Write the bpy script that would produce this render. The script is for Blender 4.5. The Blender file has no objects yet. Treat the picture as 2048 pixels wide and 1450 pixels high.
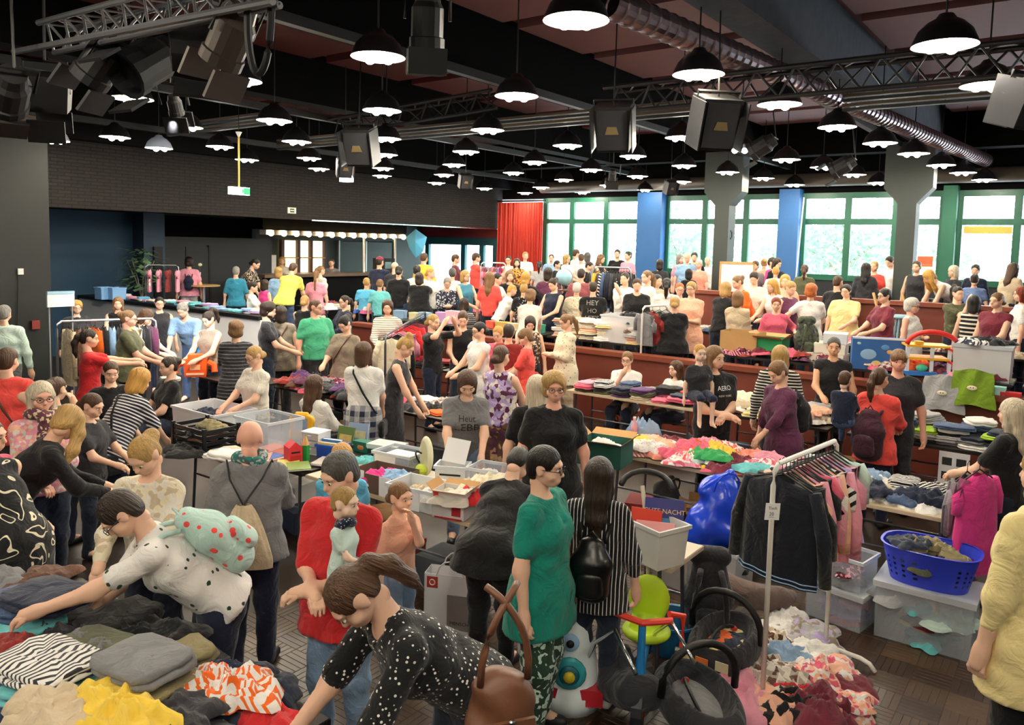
import bpy, bmesh, math, random
import numpy as np
from mathutils import Vector, Matrix
from mathutils.bvhtree import BVHTree
random.seed(7); rng = np.random.default_rng(7)
SC = bpy.context.scene; COLL = SC.collection
R_ = math.radians
# ---------------------------------------------------------------- camera
FPX, CX, CY, HCAM = 1570.0, 1024.0, 618.0, 2.75
PITCH, ROLL = math.atan(0.082), 0.0235
_F = Vector((0, math.cos(PITCH), -math.sin(PITCH))); _U0 = Vector((0, math.sin(PITCH), math.cos(PITCH))); _R0 = Vector((1, 0, 0))
_R = _R0 * math.cos(ROLL) + _U0 * math.sin(ROLL); _U = _U0 * math.cos(ROLL) - _R0 * math.sin(ROLL)
cam_d = bpy.data.cameras.new('camera'); cam = bpy.data.objects.new('camera', cam_d); COLL.objects.link(cam)
cam.matrix_world = Matrix(((_R.x, _U.x, -_F.x, 0), (_R.y, _U.y, -_F.y, 0), (_R.z, _U.z, -_F.z, HCAM), (0, 0, 0, 1)))
cam_d.sensor_fit = 'HORIZONTAL'; cam_d.sensor_width = 36; cam_d.lens = FPX / 2048 * 36
cam_d.shift_y = -(725 - CY) / 2048; cam_d.clip_start = 0.05; cam_d.clip_end = 300
SC.camera = cam
# ---------------------------------------------------------------- sky, exposure
wd = bpy.data.worlds.new('sky'); SC.world = wd; wd.use_nodes = True
bg = wd.node_tree.nodes['Background']; bg.inputs[0].default_value = (0.80, 0.92, 1.0, 1); bg.inputs[1].default_value = 8.0
SC.view_settings.view_transform = 'Standard'; SC.view_settings.look = 'None'; SC.view_settings.gamma = 1
SC.view_settings.use_curve_mapping = False; SC.view_settings.exposure = 0.4
SC.cycles.use_denoising = True; SC.cycles.max_bounces = 5; SC.cycles.transparent_max_bounces = 10
LAMP_W = 80.0
# ---------------------------------------------------------------- placing helpers
SA, CA = 0.5948, 0.8039; ROOM = math.atan2(CA, SA)      # u runs along the bar wall, v along the window wall
def W(u, v, z=0.0): return Vector((SA * u - CA * v, CA * u + SA * v, z))
def UV(p): return (SA * p[0] + CA * p[1], -CA * p[0] + SA * p[1])
def ray(x, y): return _F * FPX + _R * (x - CX) + _U * (CY - y)
def at_d(x, y, d):
    r = ray(x, y); return Vector((0, 0, HCAM)) + r * (d / r.y)
def at_z(x, y, z):
    r = ray(x, y); return Vector((0, 0, HCAM)) + r * ((z - HCAM) / r.z)
def at_u(x, y, u):
    r = ray(x, y); return Vector((0, 0, HCAM)) + r * (u / (SA * r.x + CA * r.y))
def at_v(x, y, v):
    r = ray(x, y); return Vector((0, 0, HCAM)) + r * (v / (-CA * r.x + SA * r.y))
U1, U2, V2 = 10.75, 15.0, 14.6
Z1, Z2 = 0.5, 1.05
UL, VL = 8.6, 11.9
def level(p):
    u, v = UV(p)
    if u < U1: return Z1 if (u > UL and v > VL) else 0.0
    if u < U2 or v > V2: return Z1
    return Z2
# ---------------------------------------------------------------- colours & materials
def lin(h):
    h = h.lstrip('#'); c = [int(h[i:i + 2], 16) / 255 for i in (0, 2, 4)]
    return tuple(x / 12.92 if x <= .04045 else ((x + .055) / 1.055) ** 2.4 for x in c)
COL = dict(white='#ece9e4', offwhite='#e3ddd0', cream='#e6dcc0', black='#131316', charcoal='#2c2c31', grey='#77777a', lightgrey='#aeaeb0',
    navy='#1b2138', blue='#2b4c9a', royal='#1f3fc0', lightblue='#8fb4d8', skyblue='#5fb6dc', teal='#0f8070', aqua='#6cc0c4', mint='#cfe6dc',
    green='#2c9150', seagreen='#4cae86', lime='#a9cf3a', olive='#55573f', darkgreen='#24402f', red='#c6282d', coral='#f0544d', maroon='#6c2434',
    brick='#8a2d2a', pink='#e79bb0', hotpink='#e0408e', rose='#d9607a', peach='#f3b99d', salmon='#ec9682', purple='#553061', plum='#5b2c49', lilac='#b9a3d4',
    yellow='#ecc94a', lemon='#ece46c', paleyellow='#efdc9c', orange='#ee6a22', brown='#5a3b2b', tan='#b08d65', beige='#cbb99c', taupe='#8f8272', khaki='#8a7f5c',
    denim='#3c4f70', lightdenim='#7f9ab8', darkdenim='#20283a', gold='#d49b36')
WORD = dict(offwhite='off-white', lightgrey='light grey', lightblue='light blue', skyblue='sky blue', seagreen='sea green', darkgreen='dark green', hotpink='hot pink',
    paleyellow='pale yellow', denim='blue denim', lightdenim='light denim', darkdenim='dark denim', royal='royal blue')
def word(c): return WORD.get(c, c)
MATS = {}
def _nt(name):
    m = bpy.data.materials.new(name); m.use_nodes = True; nt = m.node_tree
    return m, nt, nt.nodes['Principled BSDF']
def rgb(c): return c if isinstance(c, tuple) else lin(COL.get(c, c))
def link(nt, a, b): nt.links.new(a, b)
def mat(name, c, rough=.7, metal=0.0, noise=0.0, nscale=8.0, bump=0.0, spec=.5, emit=None, estr=0.0, alpha=1.0, trans=0.0):
    if name in MATS: return MATS[name]
    m, nt, b = _nt(name); c = rgb(c)
    b.inputs['Base Color'].default_value = (*c, 1); b.inputs['Roughness'].default_value = rough; b.inputs['Metallic'].default_value = metal
    b.inputs['Specular IOR Level'].default_value = spec; b.inputs['Alpha'].default_value = alpha
    if trans: b.inputs['Transmission Weight'].default_value = trans
    if emit: b.inputs['Emission Color'].default_value = (*rgb(emit), 1); b.inputs['Emission Strength'].default_value = estr
    if noise or bump:
        tc = nt.nodes.new('ShaderNodeTexCoord'); n = nt.nodes.new('ShaderNodeTexNoise'); n.inputs['Scale'].default_value = nscale; n.inputs['Detail'].default_value = 4
        link(nt, tc.outputs['Object'], n.inputs['Vector'])
        if noise:
            mx = nt.nodes.new('ShaderNodeMix'); mx.data_type = 'RGBA'
            mx.inputs[6].default_value = (*[x * (1 - noise) for x in c], 1); mx.inputs[7].default_value = (*[min(1, x * (1 + noise)) for x in c], 1)
            link(nt, n.outputs['Fac'], mx.inputs[0]); link(nt, mx.outputs[2], b.inputs['Base Color'])
        if bump:
            bp = nt.nodes.new('ShaderNodeBump'); bp.inputs['Strength'].default_value = bump; bp.inputs['Distance'].default_value = .02
            link(nt, n.outputs['Fac'], bp.inputs['Height']); link(nt, bp.outputs[0], b.inputs['Normal'])
    MATS[name] = m; return m
def _math(nt, op, a, b=None):
    n = nt.nodes.new('ShaderNodeMath'); n.operation = op
    for i, x in enumerate((a, b)):
        if x is None: continue
        if isinstance(x, (int, float)): n.inputs[i].default_value = x
        else: link(nt, x, n.inputs[i])
    return n.outputs[0]
def fab(spec, rest=False):
    """cloth: 'red' or 'kind:colA:colB:scale'"""
    key = ('R' if rest else 'O') + spec
    if key in MATS: return MATS[key]
    pr = spec.split(':'); m, nt, b = _nt('cloth_' + spec.replace(':', '_'))
    b.inputs['Roughness'].default_value = .88; b.inputs['Specular IOR Level'].default_value = .25; b.inputs['Sheen Weight'].default_value = .15
    if rest:
        an = nt.nodes.new('ShaderNodeAttribute'); an.attribute_name = 'rest'; vec = an.outputs['Vector']
    else:
        tc = nt.nodes.new('ShaderNodeTexCoord'); vec = tc.outputs['Object']
    nz = nt.nodes.new('ShaderNodeTexNoise'); nz.inputs['Scale'].default_value = 6.5; nz.inputs['Detail'].default_value = 4; nz.inputs['Distortion'].default_value = 1.4; link(nt, vec, nz.inputs['Vector'])
    bp = nt.nodes.new('ShaderNodeBump'); bp.inputs['Strength'].default_value = .6; bp.inputs['Distance'].default_value = .05
    link(nt, nz.outputs['Fac'], bp.inputs['Height']); link(nt, bp.outputs[0], b.inputs['Normal'])
    def mixc(fac, a, c):
        mx = nt.nodes.new('ShaderNodeMix'); mx.data_type = 'RGBA'
        for i, x in ((0, fac), (6, a), (7, c)):
            if isinstance(x, tuple): mx.inputs[i].default_value = (*x, 1)
            elif isinstance(x, (int, float)): mx.inputs[i].default_value = x
            else: link(nt, x, mx.inputs[i])
        return mx.outputs[2]
    if len(pr) == 1:
        c = rgb(pr[0]); out = mixc(nz.outputs['Fac'], tuple(x * .86 for x in c), tuple(min(1, x * 1.12) for x in c))
    else:
        kind, ca, cb = pr[0], rgb(pr[1]), rgb(pr[2]); s = float(pr[3]) if len(pr) > 3 else 30.0
        sp = nt.nodes.new('ShaderNodeSeparateXYZ'); link(nt, vec, sp.inputs[0])
        def band(ax, s, th=.5): return _math(nt, 'GREATER_THAN', _math(nt, 'FRACT', _math(nt, 'MULTIPLY', _math(nt, 'ADD', ax, 10.0), s)), th)
        zz = sp.outputs[2] if rest else _math(nt, 'ADD', sp.outputs[0], sp.outputs[2])
        if kind == 'stripe': out = mixc(band(zz, s, .58), ca, cb)
        elif kind == 'thin': out = mixc(band(zz, s, .8), ca, cb)
        elif kind == 'vstripe': out = mixc(band(sp.outputs[0], s, .8), ca, cb)
        elif kind == 'plaid':
            f = _math(nt, 'ADD', _math(nt, 'MULTIPLY', band(sp.outputs[0], s, .5), .45), _math(nt, 'MULTIPLY', band(sp.outputs[2] if rest else sp.outputs[1], s, .5), .45))
            out = mixc(_math(nt, 'MAXIMUM', f, _math(nt, 'MULTIPLY', band(sp.outputs[0], s, .9), .8)), ca, cb)
        elif kind in ('dots', 'floral', 'sprig'):
            vo = nt.nodes.new('ShaderNodeTexVoronoi'); vo.inputs['Scale'].default_value = s; link(nt, vec, vo.inputs['Vector'])
            if kind == 'dots': out = mixc(_math(nt, 'LESS_THAN', vo.outputs['Distance'], .24), ca, cb)
            elif kind == 'sprig':
                n2 = nt.nodes.new('ShaderNodeTexNoise'); n2.inputs['Scale'].default_value = s * 4; link(nt, vec, n2.inputs['Vector'])
                out = mixc(_math(nt, 'LESS_THAN', _math(nt, 'MULTIPLY', vo.outputs['Distance'], _math(nt, 'ADD', n2.outputs['Fac'], .5)), .2), ca, cb)
            else:
                c3 = rgb(pr[4]) if len(pr) > 4 else tuple(.5 * (x + y) for x, y in zip(ca, cb))
                sc = nt.nodes.new('ShaderNodeSeparateColor'); link(nt, vo.outputs['Color'], sc.inputs[0])
                o1 = mixc(_math(nt, 'GREATER_THAN', sc.outputs[0], .62), ca, cb)
                out = mixc(_math(nt, 'GREATER_THAN', sc.outputs[1], .72), o1, c3)
        elif kind in ('camo', 'swirl'):
            n2 = nt.nodes.new('ShaderNodeTexNoise'); n2.inputs['Scale'].default_value = s; n2.inputs['Detail'].default_value = 1.5 if kind == 'camo' else 0
            n2.inputs['Distortion'].default_value = 1.0 if kind == 'camo' else 2.5; link(nt, vec, n2.inputs['Vector'])
            if kind == 'camo': out = mixc(_math(nt, 'GREATER_THAN', n2.outputs['Fac'], .54), ca, cb)
            else: out = mixc(_math(nt, 'LESS_THAN', _math(nt, 'ABSOLUTE', _math(nt, 'SUBTRACT', n2.outputs['Fac'], .6)), .03), ca, cb)
    link(nt, out, b.inputs['Base Color']); MATS[key] = m; return m
SKINS = dict(fair='#e8bb9f', pale='#f0cdb6', tan='#d8a583', pink='#eab199')
def skin(k):
    key = 'skin_' + k
    if key in MATS: return MATS[key]
    m = mat(key, SKINS[k], rough=.55, noise=.06, nscale=14, spec=.35)
    b = m.node_tree.nodes['Principled BSDF']; b.inputs['Subsurface Weight'].default_value = 0.0; return m
HAIRC = dict(black='#17120f', dark='#2a1d15', brown='#4a3220', lightbrown='#7a5a3a', blond='#b08c52', goldblond='#c9964a', platinum='#cdbfa5', grey='#8b8780', white='#cfcac0', red='#7d2f16', ginger='#b1602a', saltpepper='#4b4845')
def hairm(k):
    key = 'hair_' + k
    if key in MATS: return MATS[key]
    m, nt, b = _nt(key); c = rgb(HAIRC[k]); b.inputs['Roughness'].default_value = .45; b.inputs['Specular IOR Level'].default_value = .4
    tc = nt.nodes.new('ShaderNodeTexCoord'); mp = nt.nodes.new('ShaderNodeMapping'); mp.inputs['Scale'].default_value = (90, 90, 6)
    n = nt.nodes.new('ShaderNodeTexNoise'); n.inputs['Scale'].default_value = 1.0; n.inputs['Detail'].default_value = 3
    link(nt, tc.outputs['Object'], mp.inputs[0]); link(nt, mp.outputs[0], n.inputs['Vector'])
    mx = nt.nodes.new('ShaderNodeMix'); mx.data_type = 'RGBA'; mx.inputs[6].default_value = (*[x * .42 for x in c], 1); mx.inputs[7].default_value = (*[min(1, x * 1.6) for x in c], 1)
    link(nt, n.outputs['Fac'], mx.inputs[0]); link(nt, mx.outputs[2], b.inputs['Base Color'])
    bp = nt.nodes.new('ShaderNodeBump'); bp.inputs['Strength'].default_value = .8; bp.inputs['Distance'].default_value = .02; link(nt, n.outputs['Fac'], bp.inputs['Height']); link(nt, bp.outputs[0], b.inputs['Normal'])
    MATS[key] = m; return m
def glass(name, tint=(1, 1, 1), gl=.06):
    if name in MATS: return MATS[name]
    m = bpy.data.materials.new(name); m.use_nodes = True; nt = m.node_tree; nt.nodes.clear()
    o = nt.nodes.new('ShaderNodeOutputMaterial'); t = nt.nodes.new('ShaderNodeBsdfTransparent'); t.inputs[0].default_value = (*tint, 1)
    g = nt.nodes.new('ShaderNodeBsdfGlossy'); g.inputs['Roughness'].default_value = .05; mx = nt.nodes.new('ShaderNodeMixShader'); mx.inputs[0].default_value = gl
    link(nt, t.outputs[0], mx.inputs[1]); link(nt, g.outputs[0], mx.inputs[2]); link(nt, mx.outputs[0], o.inputs[0]); MATS[name] = m; return m
def plastic(name, c, opacity=.35):
    """milky see-through storage-box plastic"""
    if name in MATS: return MATS[name]
    m = bpy.data.materials.new(name); m.use_nodes = True; nt = m.node_tree; b = nt.nodes['Principled BSDF']; o = nt.nodes['Material Output']
    b.inputs['Base Color'].default_value = (*rgb(c), 1); b.inputs['Roughness'].default_value = .25
    t = nt.nodes.new('ShaderNodeBsdfTransparent'); t.inputs[0].default_value = (.96, .97, .98, 1); mx = nt.nodes.new('ShaderNodeMixShader'); mx.inputs[0].default_value = opacity
    link(nt, t.outputs[0], mx.inputs[1]); link(nt, b.outputs[0], mx.inputs[2]); link(nt, mx.outputs[0], o.inputs[0]); MATS[name] = m; return m
# ---------------------------------------------------------------- mesh helpers
class MB:
    def __init__(s): s.v = []; s.f = []
    def add(s, vs, fs):
        o = len(s.v); s.v += [tuple(p) for p in vs]; s.f += [tuple(i + o for i in f) for f in fs]; return s
    def box(s, x0, x1, y0, y1, z0, z1, taper=0.0):
        t = taper; v = [(x0 + t, y0 + t, z0), (x1 - t, y0 + t, z0), (x1 - t, y1 - t, z0), (x0 + t, y1 - t, z0), (x0, y0, z1), (x1, y0, z1), (x1, y1, z1), (x0, y1, z1)]
        return s.add(v, [(3, 2, 1, 0), (4, 5, 6, 7), (0, 1, 5, 4), (1, 2, 6, 5), (2, 3, 7, 6), (3, 0, 4, 7)])
    def tube(s, pts, r, n=8, cap=True):
        pts = [Vector(p) for p in pts]; rs = r if isinstance(r, (list, tuple)) else [r] * len(pts); rings = []
        up = Vector((0, 0, 1))
        for i, p in enumerate(pts):
            t = (pts[min(i + 1, len(pts) - 1)] - pts[max(i - 1, 0)])
            if t.length < 1e-9: t = Vector((0, 0, 1))
            t.normalize()
            a = up if abs(t.z) < .95 else Vector((1, 0, 0))
            e1 = t.cross(a).normalized(); e2 = t.cross(e1)
            rings.append([p + (e1 * math.cos(2 * math.pi * k / n) + e2 * math.sin(2 * math.pi * k / n)) * rs[i] for k in range(n)])
        vs = [q for rg in rings for q in rg]; fs = []
        for i in range(len(pts) - 1):
            for k in range(n): fs.append((i * n + k, i * n + (k + 1) % n, (i + 1) * n + (k + 1) % n, (i + 1) * n + k))
        if cap: fs.append(tuple(range(n - 1, -1, -1))); fs.append(tuple((len(pts) - 1) * n + k for k in range(n)))
        return s.add(vs, fs)
    def lathe(s, prof, n=20, c=(0, 0, 0), sx=1.0, sy=1.0):
        vs = []; fs = []
        for r, z in prof: vs += [(c[0] + r * sx * math.cos(2 * math.pi * k / n), c[1] + r * sy * math.sin(2 * math.pi * k / n), c[2] + z) for k in range(n)]
        for i in range(len(prof) - 1):
            for k in range(n): fs.append((i * n + k, i * n + (k + 1) % n, (i + 1) * n + (k + 1) % n, (i + 1) * n + k))
        return s.add(vs, fs)
    def ball(s, c, rx, ry=None, rz=None, n=10, m=6):
        ry = ry or rx; rz = rz or rx
        vs = [(c[0], c[1], c[2] - rz)]; fs = []
        for i in range(1, m):
            a = math.pi * i / m - math.pi / 2
            vs += [(c[0] + rx * math.cos(a) * math.cos(2 * math.pi * k / n), c[1] + ry * math.cos(a) * math.sin(2 * math.pi * k / n), c[2] + rz * math.sin(a)) for k in range(n)]
        vs.append((c[0], c[1], c[2] + rz))
        for k in range(n): fs.append((0, 1 + (k + 1) % n, 1 + k)); fs.append((len(vs) - 1, 1 + (m - 2) * n + k, 1 + (m - 2) * n + (k + 1) % n))
        for i in range(m - 2):
            for k in range(n): fs.append((1 + i * n + k, 1 + i * n + (k + 1) % n, 1 + (i + 1) * n + (k + 1) % n, 1 + (i + 1) * n + k))
        return s.add(vs, fs)
    def sheet(s, fn, nu, nv):
        vs = [fn(i / nu, j / nv) for i in range(nu + 1) for j in range(nv + 1)]
        return s.add(vs, [(i * (nv + 1) + j, (i + 1) * (nv + 1) + j, (i + 1) * (nv + 1) + j + 1, i * (nv + 1) + j + 1) for i in range(nu) for j in range(nv)])
    def prism(s, poly, y0, y1):
        n = len(poly); vs = [(p[0], y0, p[1]) for p in poly] + [(p[0], y1, p[1]) for p in poly]
        return s.add(vs, [tuple(range(n - 1, -1, -1)), tuple(range(n, 2 * n))] + [(i, (i + 1) % n, n + (i + 1) % n, n + i) for i in range(n)])
    def mesh(s, name, smooth=False):
        me = bpy.data.meshes.new(name); me.from_pydata(s.v, [], s.f); me.update()
        if smooth: me.polygons.foreach_set('use_smooth', [True] * len(me.polygons))
        return me
    def obj(s, name, m, parent=None, loc=None, rz=0.0, smooth=False):
        return mobj(name, s.mesh(name, smooth), m, parent, loc, rz)
def mobj(name, me, m, parent=None, loc=None, rz=0.0):
    """link a mesh; the material sits on the object so that copies may share mesh data"""
    o = bpy.data.objects.new(name, me); COLL.objects.link(o)
    if not me.materials: me.materials.append(None)
    o.material_slots[0].link = 'OBJECT'; o.material_slots[0].material = m
    if parent: o.parent = parent
    if loc is not None: o.location = loc
    if rz: o.rotation_euler = (0, 0, rz)
    return o
def tag(o, label=None, cat=None, group=None, kind=None):
    if label: o['label'] = label
    if cat: o['category'] = cat
    if group: o['group'] = group
    if kind: o['kind'] = kind
    return o
def empty(name, loc=(0, 0, 0), rz=0.0):
    o = bpy.data.objects.new(name, None); COLL.objects.link(o); o.location = loc; o.rotation_euler = (0, 0, rz); o.empty_display_size = .1; return o
def rbox(name, u0, u1, v0, v1, z0, z1, m, parent=None, label=None, cat=None, kind='structure', group=None):
    """box aligned with the room, origin at its base centre"""
    c = W((u0 + u1) / 2, (v0 + v1) / 2, z0); a, b = (u1 - u0) / 2, (v1 - v0) / 2
    o = MB().box(-a, a, -b, b, 0, z1 - z0).obj(name, m)
    if parent is None:
        o.location = c; o.rotation_euler = (0, 0, ROOM); tag(o, label, cat, group, kind)
    else:
        o.parent = parent; pm = Matrix.LocRotScale(parent.location, parent.rotation_euler, None).inverted()
        o.matrix_local = pm @ Matrix.LocRotScale(c, Matrix.Rotation(ROOM, 3, 'Z').to_euler(), None)
    return o
def bez(p0, p1, p2, p3, n=8):
    out = []
    for i in range(n + 1):
        t = i / n; out.append(Vector(p0) * (1 - t) ** 3 + Vector(p1) * 3 * t * (1 - t) ** 2 + Vector(p2) * 3 * t * t * (1 - t) + Vector(p3) * t ** 3)
    return out
def copytree(o, parent=None):
    c = o.copy(); COLL.objects.link(c); c.parent = parent
    for ch in list(o.children): copytree(ch, c)
    return c
def text_mesh(name, txt, size, m, parent, M, extrude=.001, align='CENTER', bend=None):
    """flat lettering lying in the XY plane of matrix M (given in the parent's frame)"""
    cu = bpy.data.curves.new(name, 'FONT'); cu.body = txt; cu.size = size; cu.align_x = align; cu.align_y = 'CENTER'; cu.extrude = extrude; cu.resolution_u = 2
    t = bpy.data.objects.new(name + '_tmp', cu); COLL.objects.link(t)
    dg = bpy.context.evaluated_depsgraph_get(); me = bpy.data.meshes.new_from_object(t.evaluated_get(dg)); bpy.data.objects.remove(t); bpy.data.curves.remove(cu)
    me.name = name; me.materials.clear()
    o = mobj(name, me, m, parent)
    if bend:
        for v in me.vertices: v.co = bend(M @ v.co)
    else: o.matrix_local = M
    return o
# ================================================================ THE ROOM
M_floor = mat('parquet_base', '#261b14', rough=.45, noise=.25, nscale=3)
M_park = [mat('parquet_%d' % i, c, rough=.38, noise=.22, nscale=14, spec=.5) for i, c in enumerate(('#3b2717', '#44301c', '#4d3720', '#342315'))]
M_red = mat('red_brown_panel', '#6d2f1f', rough=.55, noise=.15, nscale=5)
M_redrail = mat('red_brown_rail', '#7a3a26', rough=.45, noise=.12, nscale=6)
M_black = mat('black_paint', '#0a0a0b', rough=.9, spec=.1, noise=.25, nscale=2.0, bump=.15)
M_blackm = mat('black_metal', '#0b0b0d', rough=.55, metal=.1)
M_dark = mat('dark_grey_paint', '#1e2024', rough=.6, noise=.2, nscale=1.5)
M_greenwall = mat('dark_green_wall', '#0c110e', rough=.6, noise=.15, nscale=3, bump=.1)
M_bluewall = mat('blue_wall', '#1d4560', rough=.6, noise=.12, nscale=2)
M_bluegrey = mat('blue_grey_wall', '#33475c', rough=.6, noise=.1, nscale=2)
M_greenframe = mat('green_window_frame', '#0d5a43', rough=.4, noise=.1, nscale=4)
M_tealframe = mat('teal_window_frame', '#1a5560', rough=.4, noise=.1, nscale=4)
M_bluepier = mat('blue_pier', '#2f66a4', rough=.5, noise=.08, nscale=3)
M_col = mat('grey_green_column', '#2f3734', rough=.6, noise=.08, nscale=3)
M_conc = mat('grey_concrete', '#4b4f58', rough=.85, noise=.3, nscale=6, bump=.3)
M_ceil = mat('red_brown_ceiling', '#5e2b28', rough=.7, noise=.15, nscale=3)
M_ceilp = mat('mauve_ceiling_panel', '#86605f', rough=.7, noise=.1, nscale=3)
M_white = mat('white_paint', '#e2e0dc', rough=.5, noise=.04, nscale=5)
M_chrome = mat('chrome', '#c9ccd0', rough=.22, metal=1.0)
M_alu = mat('aluminium', '#b9bbbf', rough=.35, metal=.9)
M_glass = glass('window_glass')
M_wood = mat('light_wood', '#c39a62', rough=.5, noise=.2, nscale=12)
M_dwood = mat('dark_wood', '#4a2a1a', rough=.5, noise=.2, nscale=10)
def brickmat():
    m, nt, b = _nt('black_brick'); b.inputs['Roughness'].default_value = .8; b.inputs['Specular IOR Level'].default_value = .2
    tc = nt.nodes.new('ShaderNodeTexCoord'); sp = nt.nodes.new('ShaderNodeSeparateXYZ'); cb = nt.nodes.new('ShaderNodeCombineXYZ')
    link(nt, tc.outputs['Object'], sp.inputs[0]); link(nt, sp.outputs[0], cb.inputs[0]); link(nt, sp.outputs[2], cb.inputs[1])
    br = nt.nodes.new('ShaderNodeTexBrick'); br.inputs['Scale'].default_value = 1.0; br.inputs['Brick Width'].default_value = .24; br.inputs['Row Height'].default_value = .065; br.inputs['Mortar Size'].default_value = .008
    br.inputs['Color1'].default_value = (*lin('#1d1a19'), 1); br.inputs['Color2'].default_value = (*lin('#241f1d'), 1); br.inputs['Mortar'].default_value = (*lin('#100f10'), 1)
    link(nt, cb.outputs[0], br.inputs['Vector']); link(nt, br.outputs['Color'], b.inputs['Base Color'])
    bp = nt.nodes.new('ShaderNodeBump'); bp.inputs['Strength'].default_value = .6; bp.inputs['Distance'].default_value = .01; bp.invert = True; link(nt, br.outputs['Fac'], bp.inputs['Height']); link(nt, bp.outputs[0], b.inputs['Normal'])
    return m
M_brick = brickmat()
UW, VF, VB = 20.4, 15.5, 18.7            # window wall, brick fascia, back wall
# --- floors
fl = rbox('floor', -5, U1, -8, VB, -.2, 0, M_floor, label='dark parquet floor of the hall', kind='structure')
ti = rbox('floor_step', U1, UW, -8, VB + 1, -.2, Z1, M_floor, label='raised floor behind the low brown wall', kind='structure')
t2 = rbox('floor_upper_step', U2, UW, -8, V2, Z1, Z2, M_floor, label='highest floor step along the windows', kind='structure')
# parquet blocks: squares of five fingers, the nearest ones as parts, the rest joined
def block_mesh(nm, horiz):
    b = MB(); s = .112; n = 5; w = 2 * s / n
    for i in range(n):
        a0 = -s + i * w + .0008; a1 = -s + (i + 1) * w - .0008; g = .001
        x0, x1, y0, y1 = (a0, a1, -s + g, s - g) if not horiz else (-s + g, s - g, a0, a1)
        b.add([(x0, y0, 0), (x1, y0, 0), (x1, y1, 0), (x0, y1, 0), (x0 + .002, y0 + .002, .0025), (x1 - .002, y0 + .002, .0025), (x1 - .002, y1 - .002, .0025), (x0 + .002, y1 - .002, .0025)],
              [(4, 5, 6, 7), (0, 1, 5, 4), (1, 2, 6, 5), (2, 3, 7, 6), (3, 0, 4, 7)])
    return b
blk = [block_mesh('parquet_block', h).mesh('parquet_block') for h in (0, 1)]
cand = []
for i in range(4, 31):
    for j in range(-12, 22):
        u, v = i * .224, j * .224; p = W(u, v); q = cam.matrix_world.inverted() @ p
        if q.z > -1.2: continue
        px = CX + FPX * q.x / -q.z; py = CY - FPX * q.y / -q.z
        if -40 < px < 2120 and py < 1500 and (px > 1000 or py > 1150): cand.append((py if px > 1250 else py - 400, i, j, p))
cand.sort(key=lambda t: -t[0])
rest_b = MB()
for k, (_, i, j, p) in enumerate(cand):
    if k < 290:
        o = mobj('parquet_block', blk[(i + j) % 2], M_park[(i * 7 + j * 3 + i * j) % 4], fl)
        o.location = Matrix.Rotation(-ROOM, 3, 'Z') @ (Vector((p.x, p.y, .2)) - Vector((fl.location.x, fl.location.y, 0))); 
    else:
        R3 = Matrix.Rotation(ROOM, 3, 'Z'); src = block_mesh('b', (i + j) % 2); rest_b.add([R3 @ Vector(v) + p for v in src.v], src.f)
o = rest_b.obj('parquet_remainder', M_park[0]); tag(o, kind='stuff')
pm = Matrix.LocRotScale(fl.location, fl.rotation_euler, None).inverted(); o.parent = fl; o.matrix_local = pm
# --- low walls along the steps
def vat(x, u): p = at_u(x, 500, u); return UV(p)[1]
rbox('wall_low_brown', U1 - .06, U1 + .06, -6, VL, 0, 1.06, M_red, label='low red-brown panel wall in front of the first step')
rbox('trim_low_wall_cap', U1 - .12, U1 + .12, -6, VL, 1.06, 1.13, M_redrail, label='rounded brown rail on top of the low wall')
rbox('floor_bar_step', UL, U1, VL, VB, -.2, Z1, M_floor, label='raised floor corner in front of the bar', kind='structure')
rbox('wall_low_white', UL - .06, UL + .06, VL, VB, 0, 1.3, M_white, label='low white wall with black ledge below the bar area')
rbox('trim_white_wall_cap', UL - .1, UL + .4, VL, VB, 1.3, 1.37, M_blackm, label='black ledge along the low white wall')
rbox('wall_upper_brown', U2 - .06, U2 + .06, -6, vat(1395, U2), Z1, 1.86, M_red, label='low red-brown wall in front of the highest step')
rbox('trim_upper_wall_cap', U2 - .12, U2 + .12, -6, vat(1395, U2), 1.86, 1.93, M_redrail, label='brown rail on top of the upper low wall')
# --- window wall
ZS, ZT, ZX = 2.08, 4.2, 3.5
rbox('wall_window_sill', UW, UW + .3, -8, VF, 0, ZS, M_dark, label='dark wall below the tall windows')
rbox('wall_window_head', UW, UW + .3, -8, VB + 1, ZT, 5.7, M_black, label='dark wall above the tall windows')
def frame_bar(par, a, b, c, d, e, f, m=None): return rbox('window_frame', a, b, c, d, e, f, m or M_greenframe, par)
WIN = [('window_1', 1090, 1281, (1143, 1211), 'tall glazed window beside the red curtain with three bays'),
       ('window_2', 1333, 1560, (1408, 1490), 'tall green-framed window behind the column with the dark mark'),
       ('window_3', 1603, 1882, (1693, 1788), 'tall green-framed window with branches outside and white vertical pole'),
       ('window_4', 1914, 2230, (2031, 2130), 'tall green-framed window with a yellow strip at its transom')]
for nm, xa, xb, mul, lb in WIN:
    va, vb = vat(xb, UW), vat(xa, UW); w = empty(nm, W(UW, (va + vb) / 2, ZS), ROOM); tag(w, lb, kind='structure')
    vs = [va] + sorted(vat(x, UW) for x in mul) + [vb]
    for v in vs: frame_bar(w, UW - .05, UW + .05, v - .075, v + .075, ZS, ZT)
    for z in (ZS + .04, ZX, ZT - .06): frame_bar(w, UW - .04, UW + .04, va, vb, z - .07, z + .07)
    for a, b in zip(vs, vs[1:]):
        for z0, z1 in ((ZS + .085, ZX - .045), (ZX + .045, ZT - .1)): rbox('pane', UW - .006, UW + .006, a + .05, b - .05, z0, z1, M_glass, w)
    if nm == 'window_4': rbox('roller_strip', UW - .03, UW - .01, vat(2022, UW), vat(1925, UW), 3.24, 3.4, mat('yellow_strip', '#e5c55a', rough=.6), w)
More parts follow.
